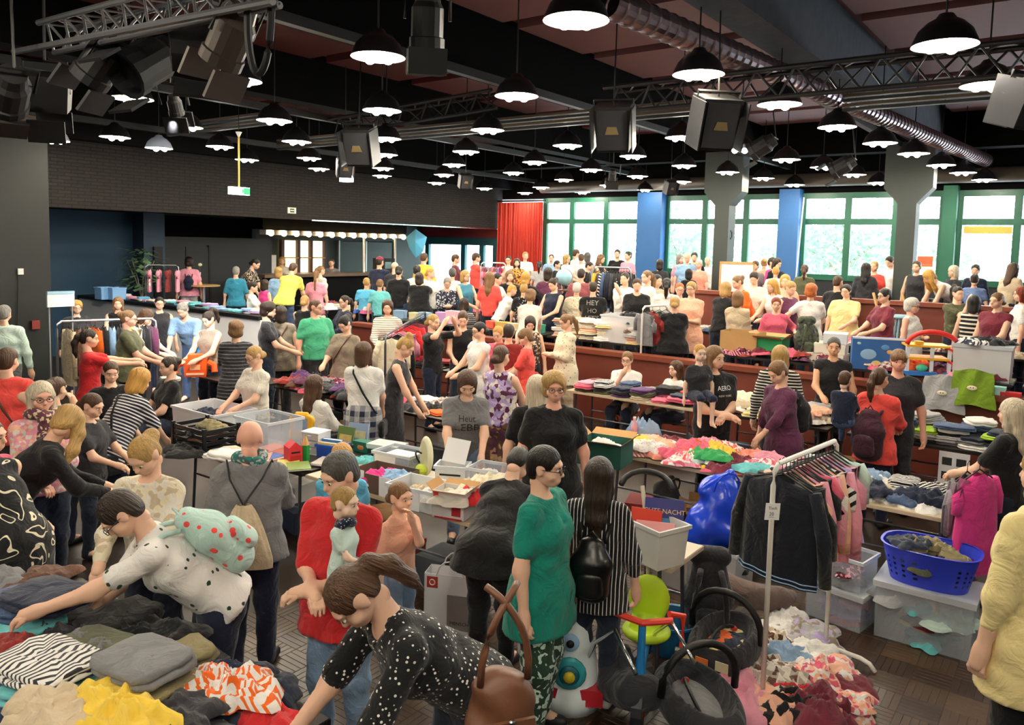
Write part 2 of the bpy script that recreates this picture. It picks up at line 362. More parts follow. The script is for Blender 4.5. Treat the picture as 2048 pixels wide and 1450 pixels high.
for k, (xa, xb, c) in enumerate(((1283, 1331, M_bluepier), (1562, 1602, M_bluepier), (1884, 1912, M_greenframe))):
    rbox('pillar_%d' % (k + 1), UW - .35, UW + .1, vat(xb, UW), vat(xa, UW), Z2, 4.3, c, label=('blue pier between the two windows nearest the red curtain', 'blue pier with a white rod beside the third window', 'green pier beside the window with the yellow strip')[k])
o = MB().tube([at_u(1608, 395, UW - .45), at_u(1590, 575, UW - .45)], .018).obj('vertical_pole', M_white); tag(o, 'thin white pole standing against the blue pier', 'pole')
# rounded olive valance above the windows
M_val = mat('olive_valance', '#4a4238', rough=.5, noise=.15, nscale=2)
o = MB().tube([W(UW - .8, -7, 4.47), W(UW - .8, 13.5, 4.47)], .16, 14).obj('trim_window_valance', M_val, smooth=True); tag(o, 'rounded olive soffit tube above the windows', kind='structure')
# window band in the bar recess
w = empty('window_5', W(UW, 17.5, 1.6), ROOM); tag(w, 'row of bright low windows with teal frames under the red band', kind='structure')
v0, v1 = VF - .6, VB + 1
for x in (856, 928, 965, 992): v = vat(x, UW); frame_bar(w, UW - .06, UW + .06, v - .09, v + .09, 1.0, 2.75, M_tealframe)
frame_bar(w, UW - .06, UW + .06, v0, v1, 2.7, 2.95, M_tealframe); frame_bar(w, UW - .06, UW + .06, v0, v1, .9, 1.05, M_tealframe)
rbox('pane', UW - .005, UW + .005, v0, v1, 1.05, 2.7, M_glass, w)
rbox('wall_red_band', UW - .02, UW + .2, VF - .1, VB + 1, 2.95, 3.4, mat('dark_red_paint', '#7e2330', rough=.55, noise=.08), label='dark red band above the low windows')
rbox('wall_recess_low', UW, UW + .2, VF, VB + 1, 0, .92, M_dark, label='dark wall below the low windows')
# --- columns with flared heads
for k, (x, lb) in enumerate(((1447, 'grey-green column with flared head and a small dark bracket mark'), (1812, 'grey-green column with flared head behind the wooden easel'))):
    vc = vat(x, 17.0); t = .165
    prof = [(-t, Z2), (t, Z2), (t, 3.72), (.43, 4.02), (.43, 4.9), (-.43, 4.9), (-.43, 4.02), (-t, 3.72)]
    b = MB().prism(prof, -.2, .2)
    o = b.obj('column', M_col, loc=W(17, vc, 0), rz=ROOM + math.pi / 2); tag(o, lb, kind='structure')
    if k == 0:
        sg = MB().box(-.05, .05, -.006, .006, .06, .1).box(-.05, .05, -.006, .006, -.1, -.06).box(.02, .05, -.006, .006, -.06, .06).obj('bracket_mark', M_blackm, loc=at_u(1455, 455, 17.0) + W(-.02, -.215, 0)); sg.location = W(17.0, vc - .172 , 3.08); sg.rotation_euler = (0, 0, ROOM)
        sg.parent = o; sg.matrix_parent_inverse = Matrix.LocRotScale(o.location, o.rotation_euler, None).inverted()
# --- left: wall, recess, fascia
rbox('wall_left', -5, 5.9, 13.9, VB, 0, 4.75, M_greenwall, label='dark green-black wall with a light switch')
rbox('beam_left_soffit', -5, 6.1, 13.6, 13.95, 4.5, 4.75, mat('brown_soffit', '#4a3b2f', rough=.5), label='brown soffit strip on top of the dark green wall')
rbox('wall_brick_fascia', 5.9, UW - .1, VF, VF + .25, 3.24, 4.5, M_brick, label='black painted brick fascia above the bar')
rbox('trim_fascia_edge', 12.6, UW - .1, VF - .015, VF + .02, 3.215, 3.245, M_chrome, label='thin metal strip along the lower edge of the fascia')
rbox('beam_fascia', 5.9, UW, VF - .35, VF + .3, 4.5, 5.7, M_black, label='black bulkhead above the brick fascia')
rbox('ceiling_recess', 5.9, UW, VF + .25, VB + 1, 3.3, 3.45, M_black, label='low black ceiling over the bar')
def uat(x, v): p = at_v(x, 500, v); return UV(p)[0]
ub = uat(282, VB)
rbox('wall_blue', 4, ub, VB, VB + .2, 0, 3.4, M_bluewall, label='dark blue wall behind the potted plant')
rbox('pillar_4', ub - .2, uat(308, VB), VB - .5, VB + .2, 0, 3.4, M_bluegrey, label='blue-grey pilaster with a narrow dark door')
rbox('wall_black_panel', uat(308, VB), uat(530, VB), VB - .3, VB + .2, 0, 2.75, M_dark, label='black panel wall with a flush double door')
rbox('wall_black_upper', uat(308, VB), uat(530, VB), VB + .6, VB + .8, 2.4, 3.4, M_black, label='dark opening above the black panel wall')
d = empty('door_1', W(uat(357, VB), VB - .32, Z1), ROOM); tag(d, 'flush dark double door in the black panel wall', kind='structure')
rbox('door_leaf', uat(312, VB), uat(356, VB) - .01, VB - .345, VB - .3, Z1, 2.5, M_dark, d); rbox('door_leaf', uat(356, VB) + .01, uat(402, VB), VB - .345, VB - .3, Z1, 2.5, M_dark, d)
rbox('door_frame', uat(402, VB), uat(406, VB), VB - .36, VB - .29, Z1, 2.55, M_blackm, d)
d = rbox('door_2', uat(284, VB), uat(301, VB), VB - .56, VB - .5, Z1, 2.5, M_blackm, label='narrow dark green door beside the potted plant')
# bar back wall
rbox('wall_bar_back', uat(530, VB), UW, VB + .4, VB + .6, 0, 3.4, mat('green_black_wall', '#25302d', rough=.6, noise=.1), label='dark green back wall of the bar')
# behind / around the camera
rbox('wall_back', -5.2, -5, -8, VB, -.2, 5.7, M_black, label='black wall behind the viewer')
rbox('wall_right', -5, UW, -8.2, -8, -.2, 5.7, M_greenwall, label='dark wall on the far side of the hall')
rbox('wall_end', 5.9, UW, VB + 1, VB + 1.2, -.2, 5.7, M_black, label='black end wall behind the bar')
rbox('wall_left_upper', -5, 5.9, 13.95, 14.1, 4.75, 5.7, M_black, label='black wall strip above the dark green wall')
# --- ceiling
ce = rbox('ceiling', -5, UW, -8, VB + 1, 5.7, 5.85, M_ceil, label='red-brown ceiling between the black beams')
for j, (va, vb) in enumerate(((-7.6, -1.2), (-.5, 2.5), (3.2, 6.3), (7.0, 10.1), (10.8, 15.0))):
    for i in range(12):
        u0 = -3.2 + i * 1.95
        if u0 + 1.6 < UW - .3: rbox('ceiling_panel', u0, u0 + 1.62, va, vb, 5.58, 5.7, M_ceilp if j < 3 else M_ceil, ce)
for k, v in enumerate((-.86, 2.86, 6.62, 10.4)):
    rbox('beam_%d' % (k + 1), -5, UW - .9, v - .2, v + .2, 4.92, 5.7, M_conc if k == 1 else M_black, label=('black ceiling beam over the far side aisle', 'grey concrete ceiling beam resting on the column behind the easel', 'black ceiling beam resting on the column with the bracket mark', 'black ceiling beam nearest the bar side')[k])
rbox('beam_cross', 18.2, 18.6, -8, 15.2, 4.9, 5.7, M_black, label='black cross beam in front of the windows')
# round ventilation duct
da, db = at_z(1215, 5, 4.72), at_z(1975, 322, 4.72); prof = []
for i in range(int((db - da).length / .16)):
    z = i * .16; prof += [(.12, z), (.12, z + .125), (.134, z + .135), (.134, z + .15)]
o = MB().lathe(prof, 18).obj('ventilation_duct', mat('galvanised_duct', '#8d7c80', rough=.3, metal=.85), smooth=False)
o.matrix_world = Matrix.Translation(da) @ (db - da).to_track_quat('Z', 'Y').to_matrix().to_4x4(); tag(o, 'round ribbed metal ventilation duct under the ceiling', 'duct')
# rails and trusses
def rail_A(v, u0, u1, z, lb, w=.05, m=None):
    o = rbox('ceiling_rail', u0, u1, v - w, v + w, z, z + .1, m or M_blackm, label=lb, cat='rail', kind='thing'); return o
rail_A(6.3, 2.5, 20, 4.78, 'long dark track along the beam of the bracket-marked column'); rail_A(10.1, 2.5, 19, 4.66, 'long dark track along the beam nearest the bar'); rail_A(3.2, 9, 19, 4.8, 'grey track along the concrete beam', m=M_conc)
rail_A(13.6, 4.5, 19.5, 4.6, 'long dark track in front of the brick fascia')
M_tray = mat('bronze_tray', '#4a3d2c', rough=.6, metal=.4)
def tray(u, v0, v1, z, lb):
    t = empty('cable_tray', W(u, (v0 + v1) / 2, z), ROOM); tag(t, lb, 'cable tray')
    for k in range(4): rbox('tray_rib', u - .04, u + .04, v0, v1, z + k * .055, z + k * .055 + .035, M_tray if k % 2 else M_blackm, t)
tray(9.6, 4.2, 12.8, 4.46, 'ribbed bronze cable tray hanging behind the black loudspeakers'); tray(10.2, -3.5, 2.6, 4.46, 'ribbed dark cable tray below the duct'); tray(7.6, 10.3, 13.2, 4.5, 'short ribbed cable tray over the exit sign')
def truss(pa, pb, w, m, lb, name='lighting_truss', n=14, r=.025, rb=.012):
    t = empty(name, (pa + pb) / 2); tag(t, lb, 'truss'); off = t.location
    ax = (pb - pa).normalized(); sd = ax.cross(Vector((0, 0, 1))).normalized() * w; ch = [Vector((0, 0, w * .9)) + sd * 0, sd * .5 - Vector((0, 0, w * .0)), sd * -.5]
    ch = [sd * .5 + Vector((0, 0, w * .5)), sd * -.5 + Vector((0, 0, w * .5)), Vector((0, 0, -w * .4))]
    for c in ch: MB().tube([pa + c - off, pb + c - off], r, 8).obj('chord', m, t)
    br = MB()
    for i in range(n):
        a = pa + (pb - pa) * (i / n); b = pa + (pb - pa) * ((i + .5) / n); c = pa + (pb - pa) * ((i + 1) / n)
        for p, q in ((0, 1), (1, 2), (2, 0)):
            bb = MB().tube([a + ch[p] - off, b + ch[q] - off], rb, 5).tube([b + ch[q] - off, c + ch[p] - off], rb, 5); bb.obj('brace', m, t)
    return t
truss(at_d(108, 82, 5.6), at_d(560, -22, 4.1), .2, M_alu, 'silver aluminium truss carrying the black stage spotlights', n=10, r=.02, rb=.009)
o = MB().tube([at_d(28, 104, 5.6), at_d(545, 2, 4.0)], .022, 8).obj('lamp_bar', M_alu); tag(o, 'long grey pipe fixed below the silver truss', 'pipe')
truss(W(8.0, 4.6, 4.4), W(8.0, -1.6, 4.4), .28, M_blackm, 'black lattice truss crossing below the duct', n=16)
truss(W(8.6, 10.0, 4.55), W(8.6, 6.7, 4.7), .25, M_blackm, 'short black lattice truss between the two dark tracks', n=7)
# red curtain
va, vb = vat(1083, UW - .35), vat(995, UW - .35); nf = 26
def cur(s, t):
    a = s * nf * 2 * math.pi; z = 4.08 - t * (4.08 - Z1 - .05)
    return (.07 * math.sin(a) * (.6 + .4 * t) + .02 * math.sin(a * .37), (s - .5) * (vb - va), z)
o = MB().sheet(cur, 200, 10).obj('curtain', mat('orange_red_curtain', '#c23a2c', rough=.8, noise=.12, nscale=6), loc=W(UW - .35, (va + vb) / 2, 0), rz=ROOM, smooth=True)
tag(o, 'long pleated orange-red curtain hanging at the end of the windows', 'curtain')
o = MB().tube([W(UW - .35, va - .1, 4.12), W(UW - .35, vb + .1, 4.12)], .03).obj('curtain_rail', M_blackm); tag(o, 'black rail carrying the orange-red curtain', 'rail')
# --- bar: counter, canopy with globe bulbs, shelves, blackboard
VC = 16.6; ua, ubr = uat(528, VC), uat(770, VC)
bar = empty('bar_counter', W((ua + ubr) / 2, VC, Z1), ROOM); tag(bar, 'long black bar counter under the row of globe bulbs', 'counter')
rbox('front_panel', ua, ubr, VC, VC + .08, Z1, 1.78, M_black, bar); rbox('worktop', ua - .05, ubr + .05, VC - .1, VC + .6, 1.78, 1.86, mat('bar_top', '#5b4a3c', rough=.3), bar)
can = empty('bar_canopy', W((ua + ubr) / 2, 17.1, 2.98), ROOM); tag(can, 'black canopy over the bar with a row of glowing globe bulbs', 'canopy')
uc0, uc1 = uat(528, 17.1), uat(815, 17.1)
rbox('canopy_box', uc0, uc1, 17.15, 17.9, 3.0, 3.3, M_black, can)
M_bulb = mat('warm_bulb', '#fff2d8', emit='#ffd9a0', estr=22.0)
bm_ = MB().ball((0, 0, 0), .075, n=12, m=8).mesh('globe_bulb', True)
for i in range(13):
    u = uc0 + (i + .5) * (uc1 - uc0) / 13
    b = mobj('globe_bulb', bm_, M_bulb, can); b.location = Matrix.Rotation(-ROOM, 3, 'Z') @ (W(u, 17.08, 2.9) - can.location)
    s = rbox('bulb_socket', u - .12, u + .12, 17.12, 17.4, 2.86, 2.98, M_white, can)
M_lit = mat('lit_shelf_panel', '#f6ecd2', emit='#ffe7b8', estr=1.6)
sh = empty('bar_shelf', W(uat(620, VB), VB + .2, Z1), ROOM); tag(sh, 'back-lit bar shelf of dark wooden posts and bright panels', 'shelf')
xs = (575, 607, 632, 660)
for x in xs: u = uat(x, VB); rbox('post', u - .05, u + .05, VB + .2, VB + .32, Z1, 2.75, M_dwood, sh)
for a, b in zip(xs, xs[1:]):
    rbox('lit_panel', uat(a, VB) + .05, uat(b, VB) - .05, VB + .3, VB + .36, 1.2, 2.72, M_lit, sh)
    for z in (1.75, 2.2): rbox('shelf_board', uat(a, VB) + .05, uat(b, VB) - .05, VB + .15, VB + .3, z, z + .03, M_wood, sh)
bb = empty('blackboard', W(uat(745, VB), VB + .3, 1.7), ROOM); tag(bb, 'dark green blackboard with pale frame behind the bar', 'blackboard')
rbox('board', uat(694, VB), uat(800, VB), VB + .34, VB + .39, 1.75, 2.72, mat('board_green', '#2c3d3a', rough=.5, noise=.1), bb)
for x in (692, 746, 802): rbox('board_frame', uat(x, VB) - .025, uat(x, VB) + .025, VB + .3, VB + .4, 1.7, 2.75, M_alu, bb)
for x in (728, 790):
    o = MB().tube([at_v(x, 475, 17.0), at_v(x, 548, 16.9)], .035).obj('bar_pole', M_white); tag(o, 'white pole standing on the bar counter beside the blackboard', 'pole', 'white poles on the bar counter')
fr = rbox('fridge', uat(534, VB), uat(548, VB), VB - .1, VB + .4, Z1, 2.3, M_white, label='tall white fridge beside the bar shelf', cat='fridge', kind='thing')
co = empty('coffee_machine', W(uat(780, VC), VC + .25, 1.86), ROOM); tag(co, 'black and chrome coffee machine at the end of the bar counter', 'machine')
MB().box(-.25, .25, -.2, .2, 0, .4).obj('body', M_blackm, co); MB().box(-.2, .05, -.26, -.2, .1, .3).obj('front', M_chrome, co); MB().tube([(.3, 0, 0), (.3, 0, .35)], .06).obj('jug', M_alu, co)
# switch, fire-alarm box, signs
o = rbox('light_switch', uat(33, 13.9), uat(44, 13.9), 13.86, 13.9, at_v(38, 549, 13.9).z, at_v(38, 537, 13.9).z, M_white, label='small white switch on the dark green wall', cat='switch', kind='thing')
o = MB().tube([at_v(36, 549, 13.88), at_v(35, 650, 13.88)], .006, 5).obj('wall_cable', M_blackm); tag(o, 'thin black cable running down from the white switch', 'cable')
o = rbox('alarm_box', uat(57, 13.9), uat(73, 13.9), 13.84, 13.9, at_v(65, 658, 13.9).z, at_v(65, 641, 13.9).z, mat('dull_red', '#7b2b22', rough=.5), label='small red alarm box low on the dark green wall', cat='alarm box', kind='thing')
M_sign = mat('sign_white', '#eafff0', emit='#f2fff6', estr=3.5); M_sgreen = mat('sign_green', '#1f9a58', emit='#2fbf6a', estr=1.0)
p = at_v(478, 382, 11.0); ex = empty('exit_sign', p, ROOM); tag(ex, 'lit white and green exit sign hanging on a long yellow rod', 'sign')
MB().box(-.17, .17, -.04, .04, -.06, .06).obj('light_box', M_sign, ex); MB().box(.06, .165, -.047, -.04, -.05, .05).obj('green_field', M_sgreen, ex)
MB().box(.03, .055, -.046, -.04, -.03, .03).box(.085, .1, -.05, -.046, -.035, .035).obj('pictogram', M_sgreen, ex)
q = at_v(478, 264, 11.0); MB().tube([(0, 0, q.z - p.z), (0, 0, 5.69 - p.z)], .006, 5).obj('ceiling_wire', M_blackm, ex); MB().tube([(0, 0, .06), (0, 0, q.z - p.z)], .014, 6).obj('rod', mat('brass_rod', '#b89a4a', rough=.4, metal=.5), ex); MB().lathe([(.05, 0), (.012, -.08)], 10, (0, 0, q.z - p.z)).obj('rose', M_white, ex)
p = at_v(693, 355, 12.5); ex = empty('lantern_sign', p, ROOM); tag(ex, 'small glowing white box lamp hanging below a black loudspeaker', 'lamp'); MB().box(-.1, .1, -.1, .1, -.09, .09).obj('light_box', M_sign, ex); MB().tube([(0, 0, .09), (0, 0, .6)], .008, 5).obj('rod', M_blackm, ex)
p = at_v(583, 421, VF); ex = empty('direction_sign', p, ROOM); tag(ex, 'small pale escape direction sign on the brick fascia', 'sign')
MB().box(-.12, .12, -.02, .0, -.07, .07).obj('plate', mat('pale_green_plate', '#b9c4a6', rough=.4), ex); MB().box(-.06, .06, -.026, -.02, -.045, .045).obj('dark_field', mat('dark_olive_plate', '#30362c'), ex)
MB().box(-.05, .05, -.03, -.026, -.01, .01).box(-.1, -.065, -.03, -.02, -.05, .05).box(.065, .1, -.03, -.02, -.05, .05).obj('arrow', mat('sign_cream', '#e8e8d2'), ex)
# trees outside the windows
M_bark = mat('bark', '#8d8378', rough=.9); M_leaf = mat('leaf', '#8fbf98', rough=.7, noise=.3, nscale=2)
def tree(u, v, h, lb, n=3200, sp=1.7):
    t = empty('tree', W(u, v, -1.0)); tag(t, lb, 'tree', 'trees outside the windows'); b = MB(); b.tube([(0, 0, 0), (.1, .1, h * .5), (0, .2, h)], [.16, .11, .03], 7)
    tips = []
    for k in range(9):
        a = k * 2.4; z = h * (.35 + .06 * k); q = (1.25 * math.cos(a), 1.25 * math.sin(a), z + .9); b.tube([(0, 0, z), (q[0] * .5, q[1] * .5, z + .6), q], [.06, .04, .015], 5); tips.append(q)
    b.obj('trunk', M_bark, t); L = MB()
    for i in range(n):
        c = Vector(random.choice(tips)) + Vector((random.gauss(0, sp * .4), random.gauss(0, sp * .4), random.gauss(0, sp * .35))); e1 = Vector((random.gauss(0, 1), random.gauss(0, 1), random.gauss(0, 1))).normalized(); e2 = e1.orthogonal().normalized(); s = .09
        L.add([c - e1 * s * 1.5, c + e2 * s * .6, c + e1 * s * 1.5, c - e2 * s * .6], [(0, 1, 2, 3)])
    tag(L.obj('foliage', M_leaf, t), kind='stuff')
for k, x in enumerate((1360, 1560, 1690, 1870)):
    p = at_u(x, 480, UW + 4.6 + (k % 2) * 7.0); u, v = UV(p); tree(u, v, 4.2 + .4 * (k % 3), 'pale green leafy tree standing outside the tall windows')
# ================================================================ LAMPS AND STAGE GEAR
ZL = 4.32
M_dome = mat('black_dome', '#17171a', rough=.35, metal=.2); M_domew = mat('pale_dome', '#9aa3b5', rough=.4); M_in = mat('white_reflector', '#f4efe2', rough=.4)
M_lb = mat('lamp_bulb', '#fff6e4', emit='#fff0d2', estr=40.0); M_cord = mat('lamp_cord', '#0b0b0c', rough=.6)
rr = .235
dome_p = [(.03, .24), (.05, .235), (.075, .20), (.13, .17), (.19, .11), (rr - .01, .03), (rr, 0)]
dome_me = MB().lathe(dome_p, 26).mesh('lamp_dome', True)
in_me = MB().lathe([(rr - .004, .002), (rr - .016, .03), (.18, .105), (.12, .16), (.0, .165)], 26).mesh('reflector', True)
bulb_me = MB().ball((0, 0, 0), .05, n=10, m=7).mesh('bulb', True)
lamp_light = bpy.data.lights.new('lamp_light', 'POINT'); lamp_light.energy = LAMP_W; lamp_light.color = (1.0, .93, .80); lamp_light.shadow_soft_size = .12
LAMPS = [(1152,42),(756,115),(476,162),(264,198),(97,220),(1889,92),(1397,150),(1975,172),(1033,193),(764,222),(549,242),(372,255),(230,275),(109,282),(318,297),(440,294),(494,320),(593,284),(618,317),(638,338),(1559,210),(975,261),(772,278),(770,310),(766,337),(764,352),(932,304),(908,330),(888,350),(873,366),(1135,292),(1069,325),(1027,346),(969,377),(1050,386),(1082,375),(1266,313),(1128,360),(1182,340),(1275,353),(1217,371),(1165,385),(1291,380),(1368,332),(1363,276),(1481,300),(1455,345),(1363,364),(1573,320),(1527,357),(1589,370),(1646,335),(1674,255),(1760,287),(1708,350),(1757,366),(1827,308),(1882,331),(1926,346),(1968,360)]
def lamp_where(p):
    u, v = UV(p)
    if u > 18.3: return 'close to the tall windows'
    if v > 12.6: return 'in front of the brick fascia'
    if u > U2: return 'over the highest floor step'
    if u > U1: return 'over the first raised step' if v < 7 else 'over the raised step on the bar side'
    if abs(v - 2.9) < 1.2: return 'beside the concrete beam and duct'
    if v < 1.8: return 'over the aisle past the duct'
    return 'between the two black beams over the hall' if v > 6.6 else 'over the near half of the hall'
def lamp(p, pale=False):
    w_ = lamp_where(p); t = empty('pendant_lamp', p); tag(t, 'pale grey dome pendant lamp hanging close to the dark green wall' if pale else 'switched-on black dome pendant lamp ' + w_, 'lamp', 'pendant lamps near the dark green wall' if pale else 'pendant lamps ' + w_)
    dm = mobj('dome', dome_me, M_domew if pale else M_dome, t); mobj('reflector', in_me, M_in, dm)
    for k in range(3):
        b = mobj('bulb', bulb_me, M_lb, t); b.location = (.09 * math.cos(k * 2.094 + .5), .09 * math.sin(k * 2.094 + .5), .0)
    c = mobj('cord', MB().tube([(0, 0, .23), (0, 0, 5.69 - p[2])], .008, 5, cap=False).mesh('cord'), M_cord, t)
    l = bpy.data.objects.new('lamp_light', lamp_light); COLL.objects.link(l); l.parent = t; l.location = (0, 0, .03)
for x, y in LAMPS:
    lamp(at_z(x, y, ZL), pale=(x, y) in ((109, 282), (318, 297)))
for u, v in ((3.2, -1.6), (4.6, -4.2), (1.0, .6), (-1.2, 3.4), (1.2, 5.2), (-2.6, -1.0), (8, -4.5), (12, -4.5), (16, -4.5)): lamp(W(u, v, ZL))   # the rows go on overhead
for u in (-3.6, -1.2):  # more unseen lamps around the camera, added as fill light on surfaces facing it
    for v in (-4.5, -1.5, 1.5, 6.0, 9.0): lamp(W(u, v, ZL))
# loudspeakers
def speaker(p, rz, lb, s=1.0, tilt=.35):
    t = empty('loudspeaker', p, rz); t.rotation_euler = (tilt, 0, rz); tag(t, lb, 'loudspeaker')
    MB().box(-.24 * s, .24 * s, -.2 * s, .2 * s, -.3 * s, .3 * s, taper=.03 * s).obj('cabinet', M_blackm, t)
    MB().box(-.2 * s, .2 * s, -.215 * s, -.2 * s, -.26 * s, .26 * s).obj('grille', mat('speaker_grille', '#1b1b1f', rough=.8), t)
    MB().prism([(-.09 * s, -.05 * s), (.09 * s, -.05 * s), (.06 * s, .05 * s), (-.06 * s, .05 * s)], -.225 * s, -.215 * s).obj('horn', mat('horn_brass', '#8d7a55', rough=.4, metal=.6), t)
    MB().tube([(-.26 * s, 0, .05), (-.26 * s, 0, .36 * s), (.26 * s, 0, .36 * s), (.26 * s, 0, .05)], .015, 6).obj('yoke', M_blackm, t)
    R = (Matrix.Rotation(rz, 3, 'Z') @ Matrix.Rotation(tilt, 3, 'X')).inverted(); hg = R @ Vector((0, 0, 5.69 - p.z)); MB().tube([(0, 0, .3 * s), hg], .008, 5).obj('hanger_chain', M_blackm, t)
    for sx in (-1, 1): MB().box(sx * .27 * s - .006, sx * .27 * s + .006, -.3 * s, .12 * s, -.28 * s, .28 * s).obj('side_plate', mat('grey_plate', '#2c2c31', rough=.35, metal=.4), t)
speaker(at_d(1228, 255, 8.3), R_(-15), 'black loudspeaker hanging in front of the bronze cable tray', .78)
speaker(at_d(1428, 245, 7.4), R_(10), 'black loudspeaker with pale side plate hanging over the right aisle'.replace('right ', ''), .78)
speaker(at_d(722, 292, 10.5), R_(-10), 'black loudspeaker hanging above the small white box lamp', .8)
speaker(at_d(2030, 205, 6.0), R_(25), 'black loudspeaker with loose cable hanging beside the concrete beam', .6)
for x, y, d, lb in ((930, 362, 17, 'small grey loudspeaker box on the dark track'), (1340, 375, 18, 'small grey loudspeaker box beside the column head'), (690, 335, 13, 'small white loudspeaker on a wall bracket beside the box lamp')): speaker(at_d(x, y, d), R_(20), lb, .5)
# stage spotlights
M_spot = mat('spot_black', '#111113', rough=.6, metal=.05); M_spotg = mat('spot_brownish', '#4a4038', rough=.5, metal=.3)
def spot(p, rx, rz, lb, r=.11, L=.34, m=None, box=False):
    t = empty('stage_spotlight', p); t.rotation_euler = (rx, 0, rz); tag(t, lb, 'spotlight'); m = m or M_spot
    if box: MB().box(-.16, .16, -.12, .12, -.13, .13, taper=.03).obj('housing', m, t)
    else: MB().lathe([(0, .5 * L), (r * .7, .5 * L), (r * .8, .3 * L), (r, .2 * L), (r, -.3 * L), (r * 1.1, -.32 * L), (r * 1.1, -.5 * L), (r * .95, -.5 * L), (r * .9, -.3 * L), (0, -.28 * L)], 16).obj('housing', m, t, smooth=False)
    MB().tube([(-.14, 0, 0), (-.14, 0, .22), (.14, 0, .22), (.14, 0, 0)], .012, 6).obj('yoke', M_blackm, t); R = (Matrix.Rotation(rz, 3, 'Z') @ Matrix.Rotation(rx, 3, 'X')).inverted(); MB().tube([(0, 0, .22), R @ Vector((0, 0, 5.69 - p.z))], .01, 5).obj('suspension', M_blackm, t)
    for k in range(2): MB().box(-.12, .12, -.01, .01, -.5 * L - .16, -.5 * L).obj('barn_door', m, t, loc=(0, (-1) ** k * r * 1.15, 0))
spot(at_d(463, 70, 4.4), R_(35), R_(60), 'brownish barrel spotlight at the end of the truss', m=M_spotg)
spot(at_d(392, 98, 4.85), R_(50), R_(200), 'black box spotlight next to the brownish barrel spotlight', box=True)
spot(at_d(295, 125, 5.35), R_(55), R_(150), 'big black barrel spotlight in the middle of the truss', r=.15, L=.42)
spot(at_d(205, 120, 5.3), R_(40), R_(80), 'black barrel spotlight below the white truss clamp', r=.12)
spot(at_d(95, 185, 5.8), R_(20), R_(20), 'large black box floodlight hanging at the truss end', box=True, r=.14)
spot(at_d(20, 180, 5.3), R_(60), R_(40), 'black barrel spotlight beside the dark green wall', r=.12)
spot(at_d(855, 40, 5.0), R_(10), R_(10), 'dark moving-head spotlight hanging from the track', r=.1)
for x, y, d, lb in ((1525, 292, 12, 'black spotlight on the grey track beside the pale-sided loudspeaker'), (1685, 332, 13, 'black spotlight on the grey track close to the easel column')): spot(at_d(x, y, d), R_(60), R_(60), lb, r=.14, L=.4)
for x, y, d, lb in ((350, 210, 8, 'tiny black spotlight above the exit sign side of the hall'), (1225, 350, 15, 'tiny black spotlight hanging in front of the first tall window')): spot(at_d(x, y, d), R_(30), R_(0), lb, r=.07, L=.2)
o = MB().tube(bez(at_d(495, 20, 4.2), at_d(493, 190, 4.2), at_d(540, 190, 4.2), at_d(543, 15, 4.1), 14), .02, 7).obj('spiral_cable', M_blackm); tag(o, 'black coiled cable hanging in a loop from the truss', 'cable')

sl_ = bpy.data.lights.new('stage_spot_light', 'SPOT'); sl_.energy = 3500; sl_.spot_size = R_(46); sl_.spot_blend = .8; sl_.color = (1, .97, 1); sl_.shadow_soft_size = .08
sp_o = bpy.data.objects.new('stage_spot_light', sl_); COLL.objects.link(sp_o); sp_o.location = at_d(350, 212, 8) - Vector((0, 0, .12)); sp_o.rotation_euler = (W(8.55, 13.6, .9) - sp_o.location).to_track_quat('-Z', 'Y').to_euler()
# ================================================================ PEOPLE: bodies grown from blended volumes, then meshed
def snet(F, o, h):
    s = F < 0; nx, ny, nz = F.shape
    cnt = np.zeros((nx - 1, ny - 1, nz - 1), np.int8)
    for a in (0, 1):
        for b in (0, 1):
            for c in (0, 1): cnt += s[a:nx - 1 + a, b:ny - 1 + b, c:nz - 1 + c]
    mix = (cnt > 0) & (cnt < 8); I = np.argwhere(mix); n = len(I)
    if n == 0: return np.zeros((0, 3)), np.zeros((0, 4), np.int64)
    idx = -np.ones(mix.shape, np.int64); idx[mix] = np.arange(n)
    acc = np.zeros((n, 3)); num = np.zeros(n); i, j, k = I.T
    corners = {(a, b, c): F[i + a, j + b, k + c] for a in (0, 1) for b in (0, 1) for c in (0, 1)}
    for ax in range(3):
        for p in (0, 1):
            for q in (0, 1):
                c0 = [0, 0, 0]; others = [x for x in range(3) if x != ax]; c0[others[0]] = p; c0[others[1]] = q; c1 = list(c0); c1[ax] = 1
                f0, f1 = corners[tuple(c0)], corners[tuple(c1)]; cr = (f0 < 0) != (f1 < 0); t = np.where(cr, f0 / np.where(cr, f0 - f1, 1), 0)
                for x in range(3): acc[:, x] += np.where(cr, c0[x] + (t if x == ax else 0), 0)
                num += cr
    V = (I + acc / num[:, None]) * h + o; Q = []
    for ax in range(3):
        sl0 = [slice(None)] * 3; sl1 = [slice(None)] * 3; sl0[ax] = slice(0, -1); sl1[ax] = slice(1, None)
        E = s[tuple(sl0)] != s[tuple(sl1)]; pts = np.argwhere(E); b, c = [x for x in range(3) if x != ax]
        ok = (pts[:, b] > 0) & (pts[:, c] > 0) & (pts[:, b] < F.shape[b] - 1) & (pts[:, c] < F.shape[c] - 1); pts = pts[ok]
        def cell(db, dc):
            r = pts.copy(); r[:, b] += db; r[:, c] += dc; return idx[r[:, 0], r[:, 1], r[:, 2]]
        q = np.stack([cell(-1, -1), cell(0, -1), cell(0, 0), cell(-1, 0)], 1); inside = s[pts[:, 0], pts[:, 1], pts[:, 2]]
        flip = inside if ax != 1 else ~inside
        q[~flip] = q[~flip][:, ::-1]; Q.append(q)
    return V, np.concatenate(Q)
